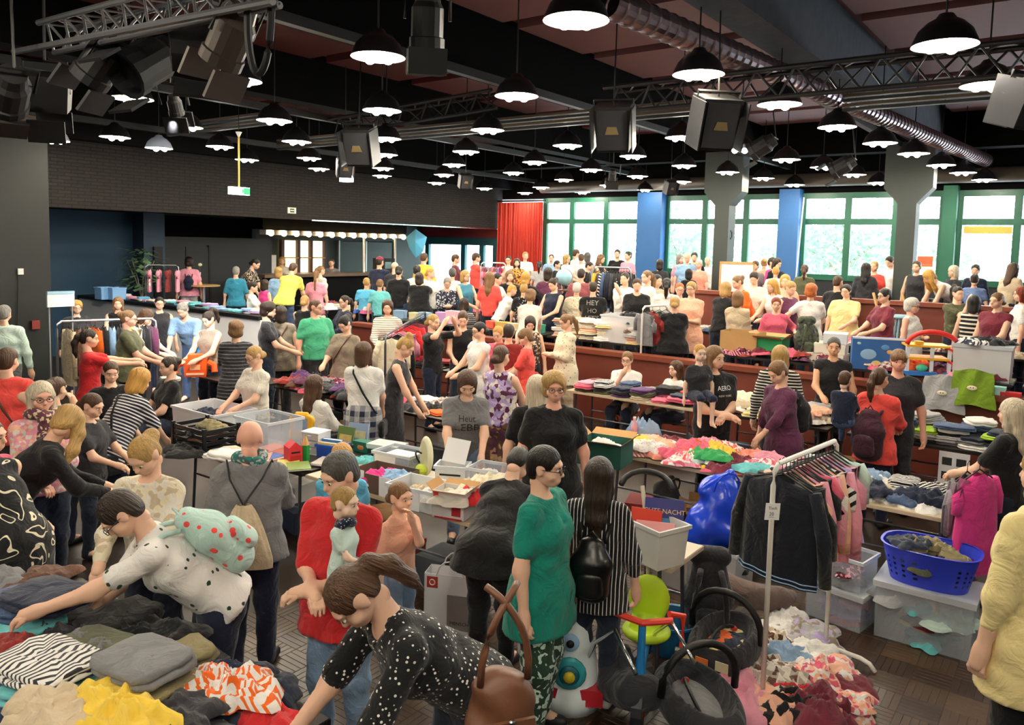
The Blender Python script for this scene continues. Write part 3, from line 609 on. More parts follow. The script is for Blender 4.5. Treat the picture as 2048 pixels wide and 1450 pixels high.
class Vol:
    """prims: ('c',a,b,ra,rb,kx) round cone whose x is stretched by kx about the axis; ('e',c,radii,R) ellipsoid"""
    def __init__(s, blend=.03): s.p = []; s.sub = []; s.cut = []; s.k = blend
    def cone(s, a, b, ra, rb, kx=1.0, infl=0.0): s.p.append(('c', np.array(a, float), np.array(b, float), ra + infl, rb + infl, kx)); return s
    def chain(s, pts, rs, kx=1.0, infl=0.0):
        for i in range(len(pts) - 1): s.cone(pts[i], pts[i + 1], rs[i], rs[i + 1], kx, infl)
        return s
    def ell(s, c, r): s.p.append(('e', np.array(c, float), np.array(r, float))); return s
    def bounds(s):
        lo = np.full(3, 9.0); hi = np.full(3, -9.0)
        for p in s.p:
            if p[0] == 'c':
                r = max(p[3], p[4]) * np.array([p[5], 1, 1]); lo = np.minimum(lo, np.minimum(p[1], p[2]) - r); hi = np.maximum(hi, np.maximum(p[1], p[2]) + r)
            else: lo = np.minimum(lo, p[1] - p[2]); hi = np.maximum(hi, p[1] + p[2])
        return lo, hi
    @staticmethod
    def sd(p, X, Y, Z):
        if p[0] == 'c':
            _, a, b, ra, rb, kx = p; k = np.array([1 / kx, 1, 1]); a = a * k; b = b * k; d = b - a; L = d @ d + 1e-12
            px, py, pz = X / kx - a[0], Y - a[1], Z - a[2]; t = np.clip((px * d[0] + py * d[1] + pz * d[2]) / L, 0, 1)
            return np.sqrt((px - t * d[0]) ** 2 + (py - t * d[1]) ** 2 + (pz - t * d[2]) ** 2) - (ra + (rb - ra) * t)
        _, c, r = p; q = np.sqrt(((X - c[0]) / r[0]) ** 2 + ((Y - c[1]) / r[1]) ** 2 + ((Z - c[2]) / r[2]) ** 2); return (q - 1) * r.min()
    def mesh(s, h, wob=0.0):
        lo, hi = s.bounds(); lo = lo - 3 * h; hi = hi + 3 * h; n = np.ceil((hi - lo) / h).astype(int) + 1
        ax = [lo[i] + h * np.arange(n[i]) for i in range(3)]; F = np.full(tuple(n), .2); k = s.k
        for p in s.p:
            if p[0] == 'c':
                r = max(p[3], p[4]) * np.array([p[5], 1, 1]) + k + 2 * h; a = np.minimum(p[1], p[2]) - r; b = np.maximum(p[1], p[2]) + r
            else: r = p[2] + k + 2 * h; a = p[1] - r; b = p[1] + r
            i0 = np.clip(((a - lo) / h).astype(int), 0, n - 1); i1 = np.clip(((b - lo) / h).astype(int) + 2, 1, n)
            sl = tuple(slice(i0[x], i1[x]) for x in range(3)); X, Y, Z = np.meshgrid(*[ax[x][sl[x]] for x in range(3)], indexing='ij', sparse=True)
            D = Vol.sd(p, X, Y, Z); G = F[sl]; e = np.maximum(k - np.abs(D - G), 0) / k; F[sl] = np.minimum(D, G) - e * e * k * .25
        X, Y, Z = np.meshgrid(*ax, indexing='ij', sparse=True)
        if wob: F = F + wob * (np.sin(X * 31 + 2.2 * np.sin(Z * 9)) * np.sin(Z * 23 + Y * 17 + 1.3 * np.sin(X * 11)) + .6 * np.sin(Z * 41 + X * 13 - Y * 21))
        for f in s.sub:
            if callable(f): F = np.maximum(F, f(X, Y, Z))
            else: F = np.maximum(F, -Vol.sd(f, X, Y, Z))
        return snet(F, lo, h)
def fastmesh(name, V, Q, rest=None):
    me = bpy.data.meshes.new(name); nv, nq = len(V), len(Q)
    me.vertices.add(nv); me.vertices.foreach_set('co', np.asarray(V, np.float32).ravel()); me.loops.add(nq * 4); me.loops.foreach_set('vertex_index', np.asarray(Q, np.int32).ravel())
    me.polygons.add(nq); me.polygons.foreach_set('loop_start', np.arange(nq, dtype=np.int32) * 4); me.polygons.foreach_set('use_smooth', np.ones(nq, bool)); me.update()
    if rest is not None:
        at = me.attributes.new('rest', 'FLOAT_VECTOR', 'POINT'); at.data.foreach_set('vector', np.asarray(rest, np.float32).ravel())
    return me
def rotx(a): c, s = math.cos(a), math.sin(a); return np.array([[1, 0, 0], [0, c, s], [0, -s, c]])     # a>0 tips the top forward (+y)
def rotz(a): c, s = math.cos(a), math.sin(a); return np.array([[c, -s, 0], [s, c, 0], [0, 0, 1]])
# ---- heads (head frame: y forward, z up, origin at ear level)
HEADS = {}
def head_vol(h, kid=False):
    key = (h, kid)
    if key in HEADS: return HEADS[key]
    v = Vol(.02); v.ell((0, -.012, .032), (.074, .093, .083)); v.ell((0, .022, -.035), (.058, .064, .062)); v.ell((0, .05, -.075), (.03, .03, .024))
    v.cone((0, -.025, -.05), (0, -.034, -.085), .046, .046)
    for s in (-1, 1):
        v.ell((s * .075, -.012, -.008), (.008, .017, .027))
        if not kid: v.ell((s * .04, .05, -.03), (.026, .026, .022))
        else: v.ell((s * .036, .045, -.04), (.032, .03, .03))
    v.cone((0, .083, .004), (0, .1, -.022), .008, .0125); v.ell((0, .076, .03), (.045, .014, .012)); v.ell((0, .08, -.056), (.024, .012, .012))
    if h < .013:
        for s in (-1, 1): v.sub.append(('e', np.array([s * .031, .096, .006]), np.array([.015, .014, .009])))
    HEADS[key] = v.mesh(h); return HEADS[key]
HAIRS = {}
def hair_mesh(style, h):
    key = (style, h)
    if key in HAIRS: return HAIRS[key]
    v = Vol(.025); cap = (.081, .1, .092)
    def face(X, Y, Z, y0=.035, zc=.06, sl=.9): return np.minimum((Y - y0) + 0 * X, (zc - Z) + sl * 0 * Y) + 0 * X      # removed where y>y0 and z<zc
    E = lambda c, r: ('e', np.array(c), np.array(r))
    fc = E((0, .105, -.03), (.068, .1, .098)); hole = E((0, .1, -.04), (.062, .08, .11))
    nape = lambda X, Y, Z: np.minimum(Y + .035, -.01 - Z) + 0 * X
    if style == 'short': v.ell((0, -.014, .038), (.081, .099, .09)); v.ell((0, -.055, -.015), (.07, .055, .065)); v.sub = [fc, nape]
    elif style == 'buzz': v.ell((0, -.013, .034), (.0775, .0965, .0865)); v.ell((0, -.055, -.02), (.062, .05, .055)); v.sub = [E((0, .11, -.02), (.068, .1, .1)), nape]
    elif style == 'fringe': v.ell((0, -.012, .036), (.083, .102, .09)); v.ell((0, .055, .05), (.06, .04, .035)); v.ell((0, -.055, -.02), (.072, .055, .07)); v.sub = [E((0, .115, -.05), (.066, .09, .085)), nape]
    elif style == 'curly': v.ell((0, -.02, .045), (.098, .113, .098)); v.ell((0, -.05, -.03), (.095, .075, .075)); v.sub = [fc]
    elif style == 'bob':
        v.ell((0, -.016, .037), (.086, .103, .092)); v.chain([(0, -.04, .02), (0, -.045, -.1)], [.072, .064], 1.2); v.cone((-.064, .012, .01), (-.067, .02, -.1), .026, .022); v.cone((.064, .012, .01), (.067, .02, -.1), .026, .022); v.sub = [E((0, .11, -.04), (.06, .105, .108))]
    elif style == 'long':
        v.ell((0, -.016, .037), (.085, .103, .091)); v.chain([(0, -.045, .02), (0, -.06, -.14), (0, -.075, -.26), (0, -.075, -.36)], [.07, .056, .046, .022], 1.35)
        for sx in (-1, 1): v.chain([(sx * .066, .012, .01), (sx * .07, .02, -.09), (sx * .075, .0, -.22)], [.026, .022, .014])
        v.sub = [E((0, .11, -.04), (.06, .105, .108))]
    elif style == 'longfwd':
        v.ell((0, -.016, .038), (.09, .108, .095))
        for sx in (-1, 1): v.chain([(sx * .06, .0, .03), (sx * .085, .05, -.06), (sx * .09, .08, -.18), (sx * .08, .1, -.27)], [.05, .045, .04, .02])
        v.ell((0, -.06, -.03), (.08, .05, .08)); v.sub = [E((0, .1, -.04), (.05, .1, .1))]
    else:      # pulled back: ponytail, bun, updo, lowbun, highpony
        v.ell((0, -.015, .036), (.0785, .098, .088)); v.ell((0, -.055, -.015), (.066, .05, .055)); v.sub = [E((0, .11, -.025), (.07, .105, .098)), nape]
        if style == 'ponytail': v.cone((0, -.1, .03), (0, -.13, .02), .022, .03); v.chain([(0, -.13, .02), (0, -.155, -.06), (0, -.14, -.17), (0, -.12, -.24)], [.03, .036, .028, .012])
        elif style == 'highpony': v.cone((0, -.08, .09), (0, -.12, .11), .022, .03); v.chain([(0, -.12, .11), (0, -.17, .05), (0, -.17, -.07), (0, -.15, -.14)], [.03, .036, .028, .012])
        elif style == 'bun': v.ell((0, -.115, .05), (.05, .04, .045))
        elif style == 'topbun': v.ell((0, -.05, .14), (.045, .045, .04))
        elif style == 'lowbun': v.ell((0, -.11, -.03), (.052, .042, .042))
        elif style == 'braid': v.chain([(0, -.1, .0), (.0, -.12, -.12), (0, -.1, -.3), (0, -.09, -.36)], [.03, .026, .022, .01])
    V, Q = v.mesh(h, .004 if style in ('curly',) else .0015)
    HAIRS[key] = fastmesh('hair_' + style, V, Q); return HAIRS[key]
EYE = MB().ball((0, 0, 0), .0125, .007, .0062, 8, 5).mesh('eye', True); IRIS = MB().ball((0, 0, 0), .0062, .004, .0058, 8, 5).mesh('iris', True)
BROW = MB().tube([(-.016, 0, -.002), (0, .003, .003), (.016, 0, 0)], [.002, .0032, .002], 5).mesh('eyebrow', True); MOUTH = MB().ball((0, 0, 0), .022, .006, .0055, 8, 5).mesh('mouth', True)
_g = MB()
for s in (-1, 1): _g.tube([(s * .033 + .023 * math.cos(a), .1, .004 + .017 * math.sin(a)) for a in np.linspace(0, 2 * math.pi, 13)], .0022, 5, False); _g.tube([(s * .056, .1, .008), (s * .077, .06, .01), (s * .08, -.02, .006)], .002, 4)
_g.tube([(-.01, .104, .008), (.01, .104, .008)], .002, 4); GLASSES = _g.mesh('glasses')
M_eye = mat('eye_white', '#d9d2c8', rough=.3); M_iris = mat('eye_dark', '#1c130e', rough=.2); M_lip = mat('lips', '#a8584c', rough=.5); M_gl = mat('glasses_frame', '#15151a', rough=.3)
M_shoe = mat('dark_shoe', '#1b1b1e', rough=.5); M_shoew = mat('white_shoe', '#d8d6d0', rough=.5); M_sole = mat('shoe_sole', '#d0cfc8', rough=.6)
ARM = dict(down=(.06, .03, -.33), fwd=(-.04, .22, -.2), fwdw=(.05, .24, -.17), reach=(-.01, .36, -.06), hold=(-.11, .15, -.15), up=(-.02, .17, .14), face=(-.1, .15, .03), hip=(.1, .03, -.16), low=(-.01, .16, -.31), lowf=(-.05, .2, -.27), side=(.2, .1, -.16), cross=(-.17, .12, -.13), high=(.02, .2, .22), back=(.05, -.06, -.31), chin=(-.13, .13, .07), cradle=(-.13, .16, -.18), ear=(.02, .06, .14))
BODY = {}
def pose_of(H, lean=0, arms=('down', 'down'), hp=None, hy=0, sit=False, w=1.0, sex='f', step=0.0, twist=0):
    """joint positions, person frame (y forward)"""
    L = R_(lean); J = {}; hz = .53 * H if not sit else .30 * H
    J['hip'] = np.array([0, -.06 * H * math.sin(L), hz]); Rt = rotz(R_(twist)) @ rotx(L); J['Rt'] = Rt
    T = lambda x, y, z: J['hip'] + Rt @ np.array([x * H, y * H, z * H]); J['T'] = T
    sw = (.108 if sex == 'm' else .098) * (1 + .25 * (w - 1)); J['sw'] = sw
    hh = .105 + .075 * H; J['hs'] = hh / .2325; J['neck'] = T(0, -.005, .30)
    hp = (-.45 * lean + 8 if lean else 6) if hp is None else hp
    Rh = rotz(R_(hy)) @ rotx(L * .55 + R_(hp) if not lean else R_(lean + hp)); J['Rh'] = Rh
    J['head'] = J['neck'] + rotx(L * .8) @ np.array([0, .006, .0]) + (rotz(R_(twist)) @ rotx(L * .7 + R_(hp) * .3)) @ np.array([0, .008, .165]) * J['hs'] * .97
    J['top'] = J['head'] + Rh @ np.array([0, -.015, .128]) * J['hs']
    ua, fa = .172 * H, .148 * H
    for sx, nm, key in ((-1, 'l', arms[0]), (1, 'r', arms[1])):
        S = T(sx * sw, 0, .262); t = ARM[key] if isinstance(key, str) else key
        Rb = rotz(R_(twist)); hand = S + Rb @ (np.array([sx * t[0], t[1], t[2]]) * H); d = hand - S; D = np.linalg.norm(d)
        if D > (ua + fa) * .995: d = d / D * (ua + fa) * .995; D = np.linalg.norm(d); hand = S + d
        a = (ua * ua - fa * fa + D * D) / (2 * D); hgt = math.sqrt(max(ua * ua - a * a, 0)); pole = Rb @ np.array([sx * .6, -.35, -.8]); n = d / D; pole = pole - n * (pole @ n); pole /= np.linalg.norm(pole) + 1e-9
        J['s' + nm] = S; J['e' + nm] = S + n * a + pole * hgt; J['h' + nm] = hand
        fd = hand - J['e' + nm]; J['d' + nm] = fd / np.linalg.norm(fd)
    for sx, nm in ((-1, 'l'), (1, 'r')):
        hx = sx * .05 * H; st = sx * step * H
        if sit:
            J['t' + nm] = J['hip'] + np.array([hx, 0, 0]); J['k' + nm] = J['hip'] + np.array([hx * 1.3, .25 * H, .0]); J['a' + nm] = np.array([hx * 1.3, .25 * H, .045 * H])
        else:
            J['t' + nm] = J['hip'] + np.array([hx, 0, -.01 * H]); J['k' + nm] = np.array([hx * 1.1, .5 * J['hip'][1] + st * .6 + .015 * H, .28 * H]); J['a' + nm] = np.array([hx * 1.15, st - .01 * H, .045 * H])
        J['f' + nm] = J['a' + nm] + np.array([sx * .02 * H, .085 * H, -.024 * H])
    return J
def build_body(H, J, h, w, sex, fingers):
    v = Vol(.03 * H / 1.7 + .008); T = J['T']; k = 1.4
    v.chain([T(0, 0, -.01), T(0, .0, .09), T(0, 0, .2), T(0, 0, .27)], [.058 * H * w, .047 * H * w, .052 * H, .036 * H], k)
    v.cone(T(-J['sw'] * .8, 0, .262), T(J['sw'] * .8, 0, .262), .03 * H, .03 * H); v.cone(T(0, -.008, .26), J['head'] + J['Rh'] @ np.array([0, -.03, -.06]) * J['hs'], .034 * H, .029 * H)
    for n in 'lr':
        v.chain([J['s' + n], J['e' + n], J['h' + n]], [.028 * H * (.6 + .4 * w), .023 * H * (.7 + .3 * w), .0158 * H]); v.cone(J['h' + n], J['h' + n] + J['d' + n] * .03 * H, .0165 * H, .02 * H)
        if not fingers: v.cone(J['h' + n] + J['d' + n] * .03 * H, J['h' + n] + J['d' + n] * .075 * H, .019 * H, .012 * H)
        v.chain([J['t' + n], J['k' + n], J['a' + n]], [.05 * H * w, .034 * H, .022 * H]); v.cone(J['a' + n], J['f' + n], .023 * H, .016 * H)
    V, Q = v.mesh(h); parts = [(V, Q)]
    if fingers:
        for sx, n in ((-1, 'l'), (1, 'r')):
            p = J['h' + n]; d = J['d' + n]; s = H / 1.7
            side = np.cross(d, np.array([0, 0, 1.0])); side = side / (np.linalg.norm(side) + 1e-6) ; up = np.cross(side, d)
            side = side * sx if abs(d[2]) < .8 else np.array([0, 1.0, 0]); up = np.cross(side, d)
            if abs(d[2]) >= .8: up = np.array([-sx * 1.0, 0, 0])
            elif up[2] > 0: up = -up
            fv = Vol(.006); c0 = p + d * .02 * s; c1 = p + d * .075 * s
            for i, (o, ln) in enumerate(((-.03, .058), (-.01, .07), (.011, .074), (.031, .066))):
                a = c1 + side * (-o) * s * .95; fv.cone(c0 + side * (-o) * .7 * s, a, .0115 * s, .0105 * s)
                b = a + (d * .8 + up * .45) * ln * .5 * s; c = b + (d * .35 + up * .9) * ln * .5 * s; fv.chain([a, b, c], [.0095 * s, .0088 * s, .007 * s])
            th = c0 + side * .03 * s; fv.chain([c0 + side * .012 * s, th + d * .03 * s + up * .012 * s, th + d * .062 * s + up * .03 * s], [.012 * s, .011 * s, .0085 * s])
            parts.append(fv.mesh(.0066 * s))
    return parts
def build_top(H, J, h, w, sex, sleeve, hem, neckv):
    v = Vol(.03 * H / 1.7 + .01); T = J['T']; k = 1.42; i = .009 * H
    b = .062 * H * w if sex == 'm' else .058 * H * w; dr = hem < -.2
    pts = [T(0, 0, -.03), T(0, .004, .08), T(0, .004 if sex == 'm' else .01, .19), T(0, 0, .265)]; rs = [.069 * H * w, b * .98, .065 * H * (.6 + .4 * w), .042 * H]
    v.chain(pts, rs, k, i)
    if sex == 'f':
        for s in (-1, 1): v.ell(T(s * .042, .048, .185), np.array([.036, .034, .036]) * H * (.7 + .3 * w))
    v.cone(T(-J['sw'] * .8, 0, .26), T(J['sw'] * .8, 0, .26), .029 * H, .029 * H, 1, i * .6)
    for s_ in (-1, 1): v.cone(T(0, -.004, .285), T(s_ * J['sw'] * .8, 0, .268), .032 * H, .024 * H, 1, i * .4)
    if dr:
        n = .53 if hem < -.45 else -hem
        v.chain([np.array(J['hip']), np.array([0, J['hip'][1] * .5, J['hip'][2] + hem * H])], [.078 * H * w, .1 * H * w], 1.35, i)
    elif hem < -.05: v.cone(np.array(T(0, 0, -.03)), np.array(T(0, 0, -.05)) * [1, 1, 0] + np.array([0, 0, J['hip'][2] + hem * H]), .078 * H * w, .086 * H * w, k, i)
    fr = dict(n=0, c=.12, s=.62, h=.9, q=1.45, l=1.93)[sleeve]
    for n in 'lr':
        S, E, Hd = J['s' + n], J['e' + n], J['h' + n]
        if fr <= 0: continue
        r0 = .032 * H * (.65 + .35 * w)
        if fr < 1: v.cone(S, S + (E - S) * fr, r0, .033 * H * (.65 + .35 * w) + .002)
        else: v.chain([S, E, E + (Hd - E) * (fr - 1)], [r0, .031 * H, .024 * H])
    nb = T(0, .004, .316); v.sub.append(('c', nb, T(0, .03, .37), .036 * H, .06 * H, 1.15))
    if neckv: v.sub.append(('c', T(0, .075, .29), T(0, .085, .23 if neckv > 1 else .262), .035 * H, .012 * H, 1.1))
    if sleeve == 'n':
        for s in (-1, 1): v.sub.append(('e', np.array(T(s * (J['sw'] + .03), 0, .285)), np.array([.032, .06, .06]) * H))
    if not dr:
        A = J['Rt']; hp = J['hip']; ax = A @ np.array([0, 0, 1.0]); hm = hem * H
        if hem > -.06: v.sub.append(lambda X, Y, Z: (hm - ((X - hp[0]) * ax[0] + (Y - hp[1]) * ax[1] + (Z - hp[2]) * ax[2])) if True else 0)
        else: v.sub.append(lambda X, Y, Z: (hp[2] + hm - Z) + 0 * X + 0 * Y)
    else: v.sub.append(lambda X, Y, Z: (J['hip'][2] + hem * H - Z) + 0 * X + 0 * Y)
    return v.mesh(h, .0042)
def build_legs(H, J, h, w, cut, loose=1.0):
    v = Vol(.03 * H / 1.7 + .006); T = J['T']; i = .007 * H
    v.chain([T(0, 0, .03), J['hip'] + np.array([0, 0, -.02 * H])], [.05 * H * w, .063 * H * w], 1.42, i)
    for n in 'lr':
        a = J['k' + n] + (J['a' + n] - J['k' + n]) * min(cut, 1.05)
        if cut <= 0: a = J['k' + n]
        v.chain([J['t' + n], J['k' + n]], [.053 * H * w, .037 * H * loose], 1, i)
        if cut > 0: v.chain([J['k' + n], a], [.037 * H * loose, .027 * H * loose], 1, i)
    return v.mesh(h, .0042)
PEOPLE = []; BASES = []
TB = [(1.15, 2.1, 2.45, 4.95), (4.25, 5.05, 3.45, 7.2), (6.65, 7.4, .7, 3.75), (6.6, 7.35, 5.3, 8.9), (9.15, 9.9, .4, 5.8), (9.2, 9.95, 6.6, 9.9), (11.0, 11.65, -2.2, 4.5), (11.0, 11.65, 5.6, 11.6), (13.6, 14.3, .2, 2.4), (13.3, 14.0, 2.6, 5.0), (13.4, 14.1, 5.2, 7.4), (13.2, 13.9, 8.2, 10.4), (13.0, 13.7, 10.6, 12.4), (17.6, 18.2, 1.5, 8.0), (17.4, 18.0, 8.6, 11.5), (11.4, 12.2, 12.6, 14.6), (6.3, 7.0, 9.05, 10.2)]
def blocked(p, r=.13):
    u, v = UV(p); n = 0.0
    for a, b, c, e in TB:
        if a - r < u < b + r and c - r < v < e + r: n = max(n, min(u - a + r, b + r - u, v - c + r, e + r - v))
    if v < VL and abs(u - U1) < .3: n = max(n, .3 - abs(u - U1) + .2)
    if v < 7 and abs(u - U2) < .3: n = max(n, .3 - abs(u - U2) + .2)
    if v > VL and -.3 < u - UL < .6: n = max(n, .3)
    for q in BASES:                                         # keep a body's width from everyone already standing
        g = math.hypot(p[0] - q[0], p[1] - q[1])
        if g < .4: n = max(n, .4 - g)
    for vc in (vat(1447, 17.0), vat(1812, 17.0)):
        if abs(u - 17) < .4 and abs(v - vc) < .65: n = max(n, .5)
    return n
def rest_of(V, J):
    return (V - J['hip']) @ J['Rt']
def person(x, y, label, face=0, H=None, d=None, lv=None, hair='short', hc='brown', top='white', sl='s', hem=-.04, nv=0, bot='darkdenim', cut=1.0, skirt=None,
           lean=0, arms=('down', 'down'), hp=None, hy=0, sit=False, w=1.0, sex='f', step=.02, sk='fair', gl=False, shoes=None, twist=0, beard=False, hat=None, grp=None, loose=1.0, seatz=0.0, fingers=None, bare=False, eyes=None, nudge=True):
    fz = R_(face) - math.atan((x - CX) / FPX); cf, sf = math.cos(fz), math.sin(fz)
    Rw = np.array([[-cf, sf, 0], [-sf, -cf, 0], [0, 0, 1]])          # person x,y -> world; face 0 looks at the camera
    def solve(H):
        return pose_of(H, lean, arms, hp, hy, sit, w, sex, step, twist)
    if d is None:
        J = solve(H); best = None
        for L in ((lv,) if lv is not None else (0, Z1, Z2)):
            zt = L + seatz + J['top'][2]; r = ray(x, y)
            if abs(r.z) < 1e-6 or (zt - HCAM) / r.z <= 0: continue
            p = at_z(x, y, zt); base = p - Vector(Rw @ np.array([J['top'][0], J['top'][1], 0])); err = abs(level(base) - L) if lv is None else 0
            if best is None or err < best[0] - 1e-6: best = (err, base, L)
        _, base, L = best; base.z = L + seatz
    else:
        p = at_d(x, y, d); L = level(p) if lv is None else lv; H0 = 1.65
        for _ in range(3):
            J = solve(H0); H0 *= (p.z - L - seatz) / J['top'][2]
        H = H0; J = solve(H); base = p - Vector(Rw @ np.array([J['top'][0], J['top'][1], 0])); base.z = L + seatz
    if nudge and not sit and blocked(base) > 0:                       # step back or forward along the line of sight until clear of tables and walls
        d0 = at_d(x, y, 1).y and (base + Vector(Rw @ np.array([J['top'][0], J['top'][1], 0]))).y; best = (blocked(base), base, H)
        for k in (.1, -.1, .2, -.2, .3, -.3, .42, -.42, .55, -.55, .7, -.7, .85, -.85):
            p = at_d(x, y, d0 + k); H0 = H
            for _ in range(3):
                Jn = solve(H0); H0 *= (p.z - L - seatz) / Jn['top'][2]
            b2 = p - Vector(Rw @ np.array([Jn['top'][0], Jn['top'][1], 0])); b2.z = L + seatz; c = blocked(b2) + max(0, abs(H0 / H - 1) - .1) * 3 + (1 if abs(level(b2) - L) > .01 else 0)
            if c < best[0] - .02: best = (c, b2, H0)
            if best[0] <= 0: break
        _, base, H = best
    if H > 1.0: BASES.append((base.x, base.y))
    dist = base.y; near = dist < 7.2; mid = dist < 12.5
    hb, hh_, hc_ = (.017, .0085, .0175) if near else (.025, .0125, .0235) if mid else (.032, .017, .029)
    if fingers is None: fingers = dist < 9.5
    Hq = round(H, 2) if mid else round(H * 20) / 20
    J = pose_of(Hq, lean, arms, hp, hy, sit, w, sex, step, twist); sc = H / Hq
    t = empty('person', base); t.rotation_euler = (0, 0, math.pi + fz); t.scale = (sc, sc, sc); tag(t, label, 'person', grp)
    pk = (Hq, lean, tuple(arms), hp, hy, sit, w, sex, step, twist, hb); PEOPLE.append((label, round(H, 2), round(dist, 1), tuple(round(c, 1) for c in UV(base)), L))
    def get(kind, fn):
        key = (kind,) + pk
        if key not in BODY: BODY[key] = fn()
        return BODY[key]
    def mk_body():
        parts = build_body(Hq, J, hb, w, sex, fingers)
        hV, hQ = head_vol(hh_, H < 1.25); parts.append(((hV * J['hs']) @ J['Rh'].T + J['head'], hQ))
        Vs, Qs, o = [], [], 0
        for V, Q in parts: Vs.append(V); Qs.append(Q + o); o += len(V)
        return fastmesh('body', np.concatenate(Vs), np.concatenate(Qs))
    mobj('body', get('body' + str(fingers), mk_body), skin(sk), t)
    def mk_top(): V, Q = build_top(Hq, J, hc_, w, sex, sl, hem, nv); return fastmesh('top', V, Q, rest_of(V, J))
    tp = None
    if top: tp = mobj('dress' if hem < -.2 else 'shirt', get(('top', sl, hem, nv), mk_top), fab(top, True), t)
    def mk_leg(): V, Q = build_legs(Hq, J, hc_, w, cut, loose); return fastmesh('trousers', V, Q, V)
    if bot: mobj('trousers' if cut > .3 else 'shorts', get(('leg', cut, loose), mk_leg), fab(bot, True), t)
    if skirt:
        def mk_sk():
            v = Vol(.03); v.chain([J['T'](0, 0, .03), J['hip'] * [1, 1, 1], np.array([0, J['hip'][1] * .4, .2 * Hq])], [.068 * Hq * w, .085 * Hq * w, .125 * Hq * w], 1.3, .01); zz = .27 * Hq; v.sub.append(lambda X, Y, Z: (zz - Z) + 0 * X + 0 * Y); V, Q = v.mesh(hc_, .004); return fastmesh('skirt', V, Q, V)
        mobj('skirt', get('skirt', mk_sk), fab(skirt, True), t)
    if mid and not sit and not bare:
        for n in 'lr':
            def mk_sh(n=n):
                v = Vol(.02); v.cone(J['a' + n] + np.array([0, -.018 * Hq, -.02 * Hq]), J['f' + n], .024 * Hq, .021 * Hq, 1.0); v.sub.append(lambda X, Y, Z: .002 - Z + 0 * X + 0 * Y); V, Q = v.mesh(.014); return fastmesh('shoe', V, Q)
            mobj('shoe', get('shoe' + n, mk_sh), M_shoew if shoes == 'white' else M_shoe, t)
    Mh = Matrix([list(J['Rh'][i] * J['hs']) + [J['head'][i]] for i in range(3)] + [[0, 0, 0, 1]])
    def on_head(nm, me, m, loc=(0, 0, 0), rot=None, s=1.0):
        o = mobj(nm, me, m, t); o.matrix_local = Mh @ Matrix.LocRotScale(Vector(loc), rot, Vector((s, s, s))); return o
    if hair and hair != 'bald': on_head('hair', hair_mesh(hair, hh_), hairm(hc))
    a = abs(((face + hy * 1 + 180) % 360) - 180)
    if (eyes if eyes is not None else (mid and a < 115)):
        for s in (-1, 1):
            e = on_head('eye', EYE, M_eye, (s * .031, .0805, .005)); 
            i = mobj('iris', IRIS, M_iris, e); i.location = (0, .0063, -.0005); on_head('eyebrow', BROW, hairm(hc if hc not in ('white', 'platinum') else 'lightbrown'), (s * .033, .088, .026))
        on_head('mouth', MOUTH, M_lip, (0, .0875, -.056))
    if gl: on_head('glasses', GLASSES, M_gl)
    if beard:
        def mk_b(): v = Vol(.015); v.ell((0, .03, -.06), (.056, .058, .045)); v.sub = [lambda X, Y, Z: np.minimum(np.minimum(Z + .045, Y - .03), .04 - np.abs(X)), lambda X, Y, Z: -Y + .0 + 0 * X + 0 * Z]; V, Q = v.mesh(.012); return fastmesh('beard', V, Q)
        if 'beard' not in BODY: BODY['beard'] = mk_b()
        on_head('beard', BODY['beard'], hairm(hc))
    if hat:
        if 'cap' not in BODY:
            v = Vol(.01); v.ell((0, -.014, .045), (.085, .103, .09)); v.sub = [lambda X, Y, Z: .045 - Z + 0 * X + 0 * Y]; v2 = Vol(.01); V, Q = v.mesh(.01); BODY['cap'] = fastmesh('cap', V, Q)
            BODY['peak'] = MB().sheet(lambda s_, t_: ((s_ - .5) * .13, .075 + t_ * .07 * (1 - (2 * s_ - 1) ** 2), .052 - .018 * t_ - .02 * (2 * s_ - 1) ** 2), 8, 4).mesh('peak', True)
        c = on_head('cap', BODY['cap'], fab(hat)); on_head('cap_peak', BODY['peak'], fab(hat))
    t['_j'] = 0; del t['_j']
    return t, J, tp
def shirt_text(P, lines, front=True, m=None, size=.07, z=None, dx=0.0, step=None):
    t, J, tp = P; bv = BVHTree.FromPolygons([v.co.copy() for v in tp.data.vertices], [tuple(p.vertices) for p in tp.data.polygons]); s = 1 if front else -1
    Rt = J['Rt']; zz = z
    for k, ln in enumerate(lines):
        txt, sz = ln if isinstance(ln, tuple) else (ln, size); zc = zz
        def bend(p, zc=zc):
            q = np.array(J['hip']) + Rt @ np.array([(-s) * (p.x + dx * -s) , s * .4, zc + p.y]); dr = Rt @ np.array([0, -s * 1.0, 0]); h = bv.ray_cast(Vector(q), Vector(dr))
            return (h[0] - Vector(dr) * .004) if h[0] is not None else Vector(q) - Vector(-dr) * .3
        text_mesh('print', txt, sz, m or M_white, t, Matrix.Identity(4), extrude=0, bend=bend); zz = zz - sz * 1.15
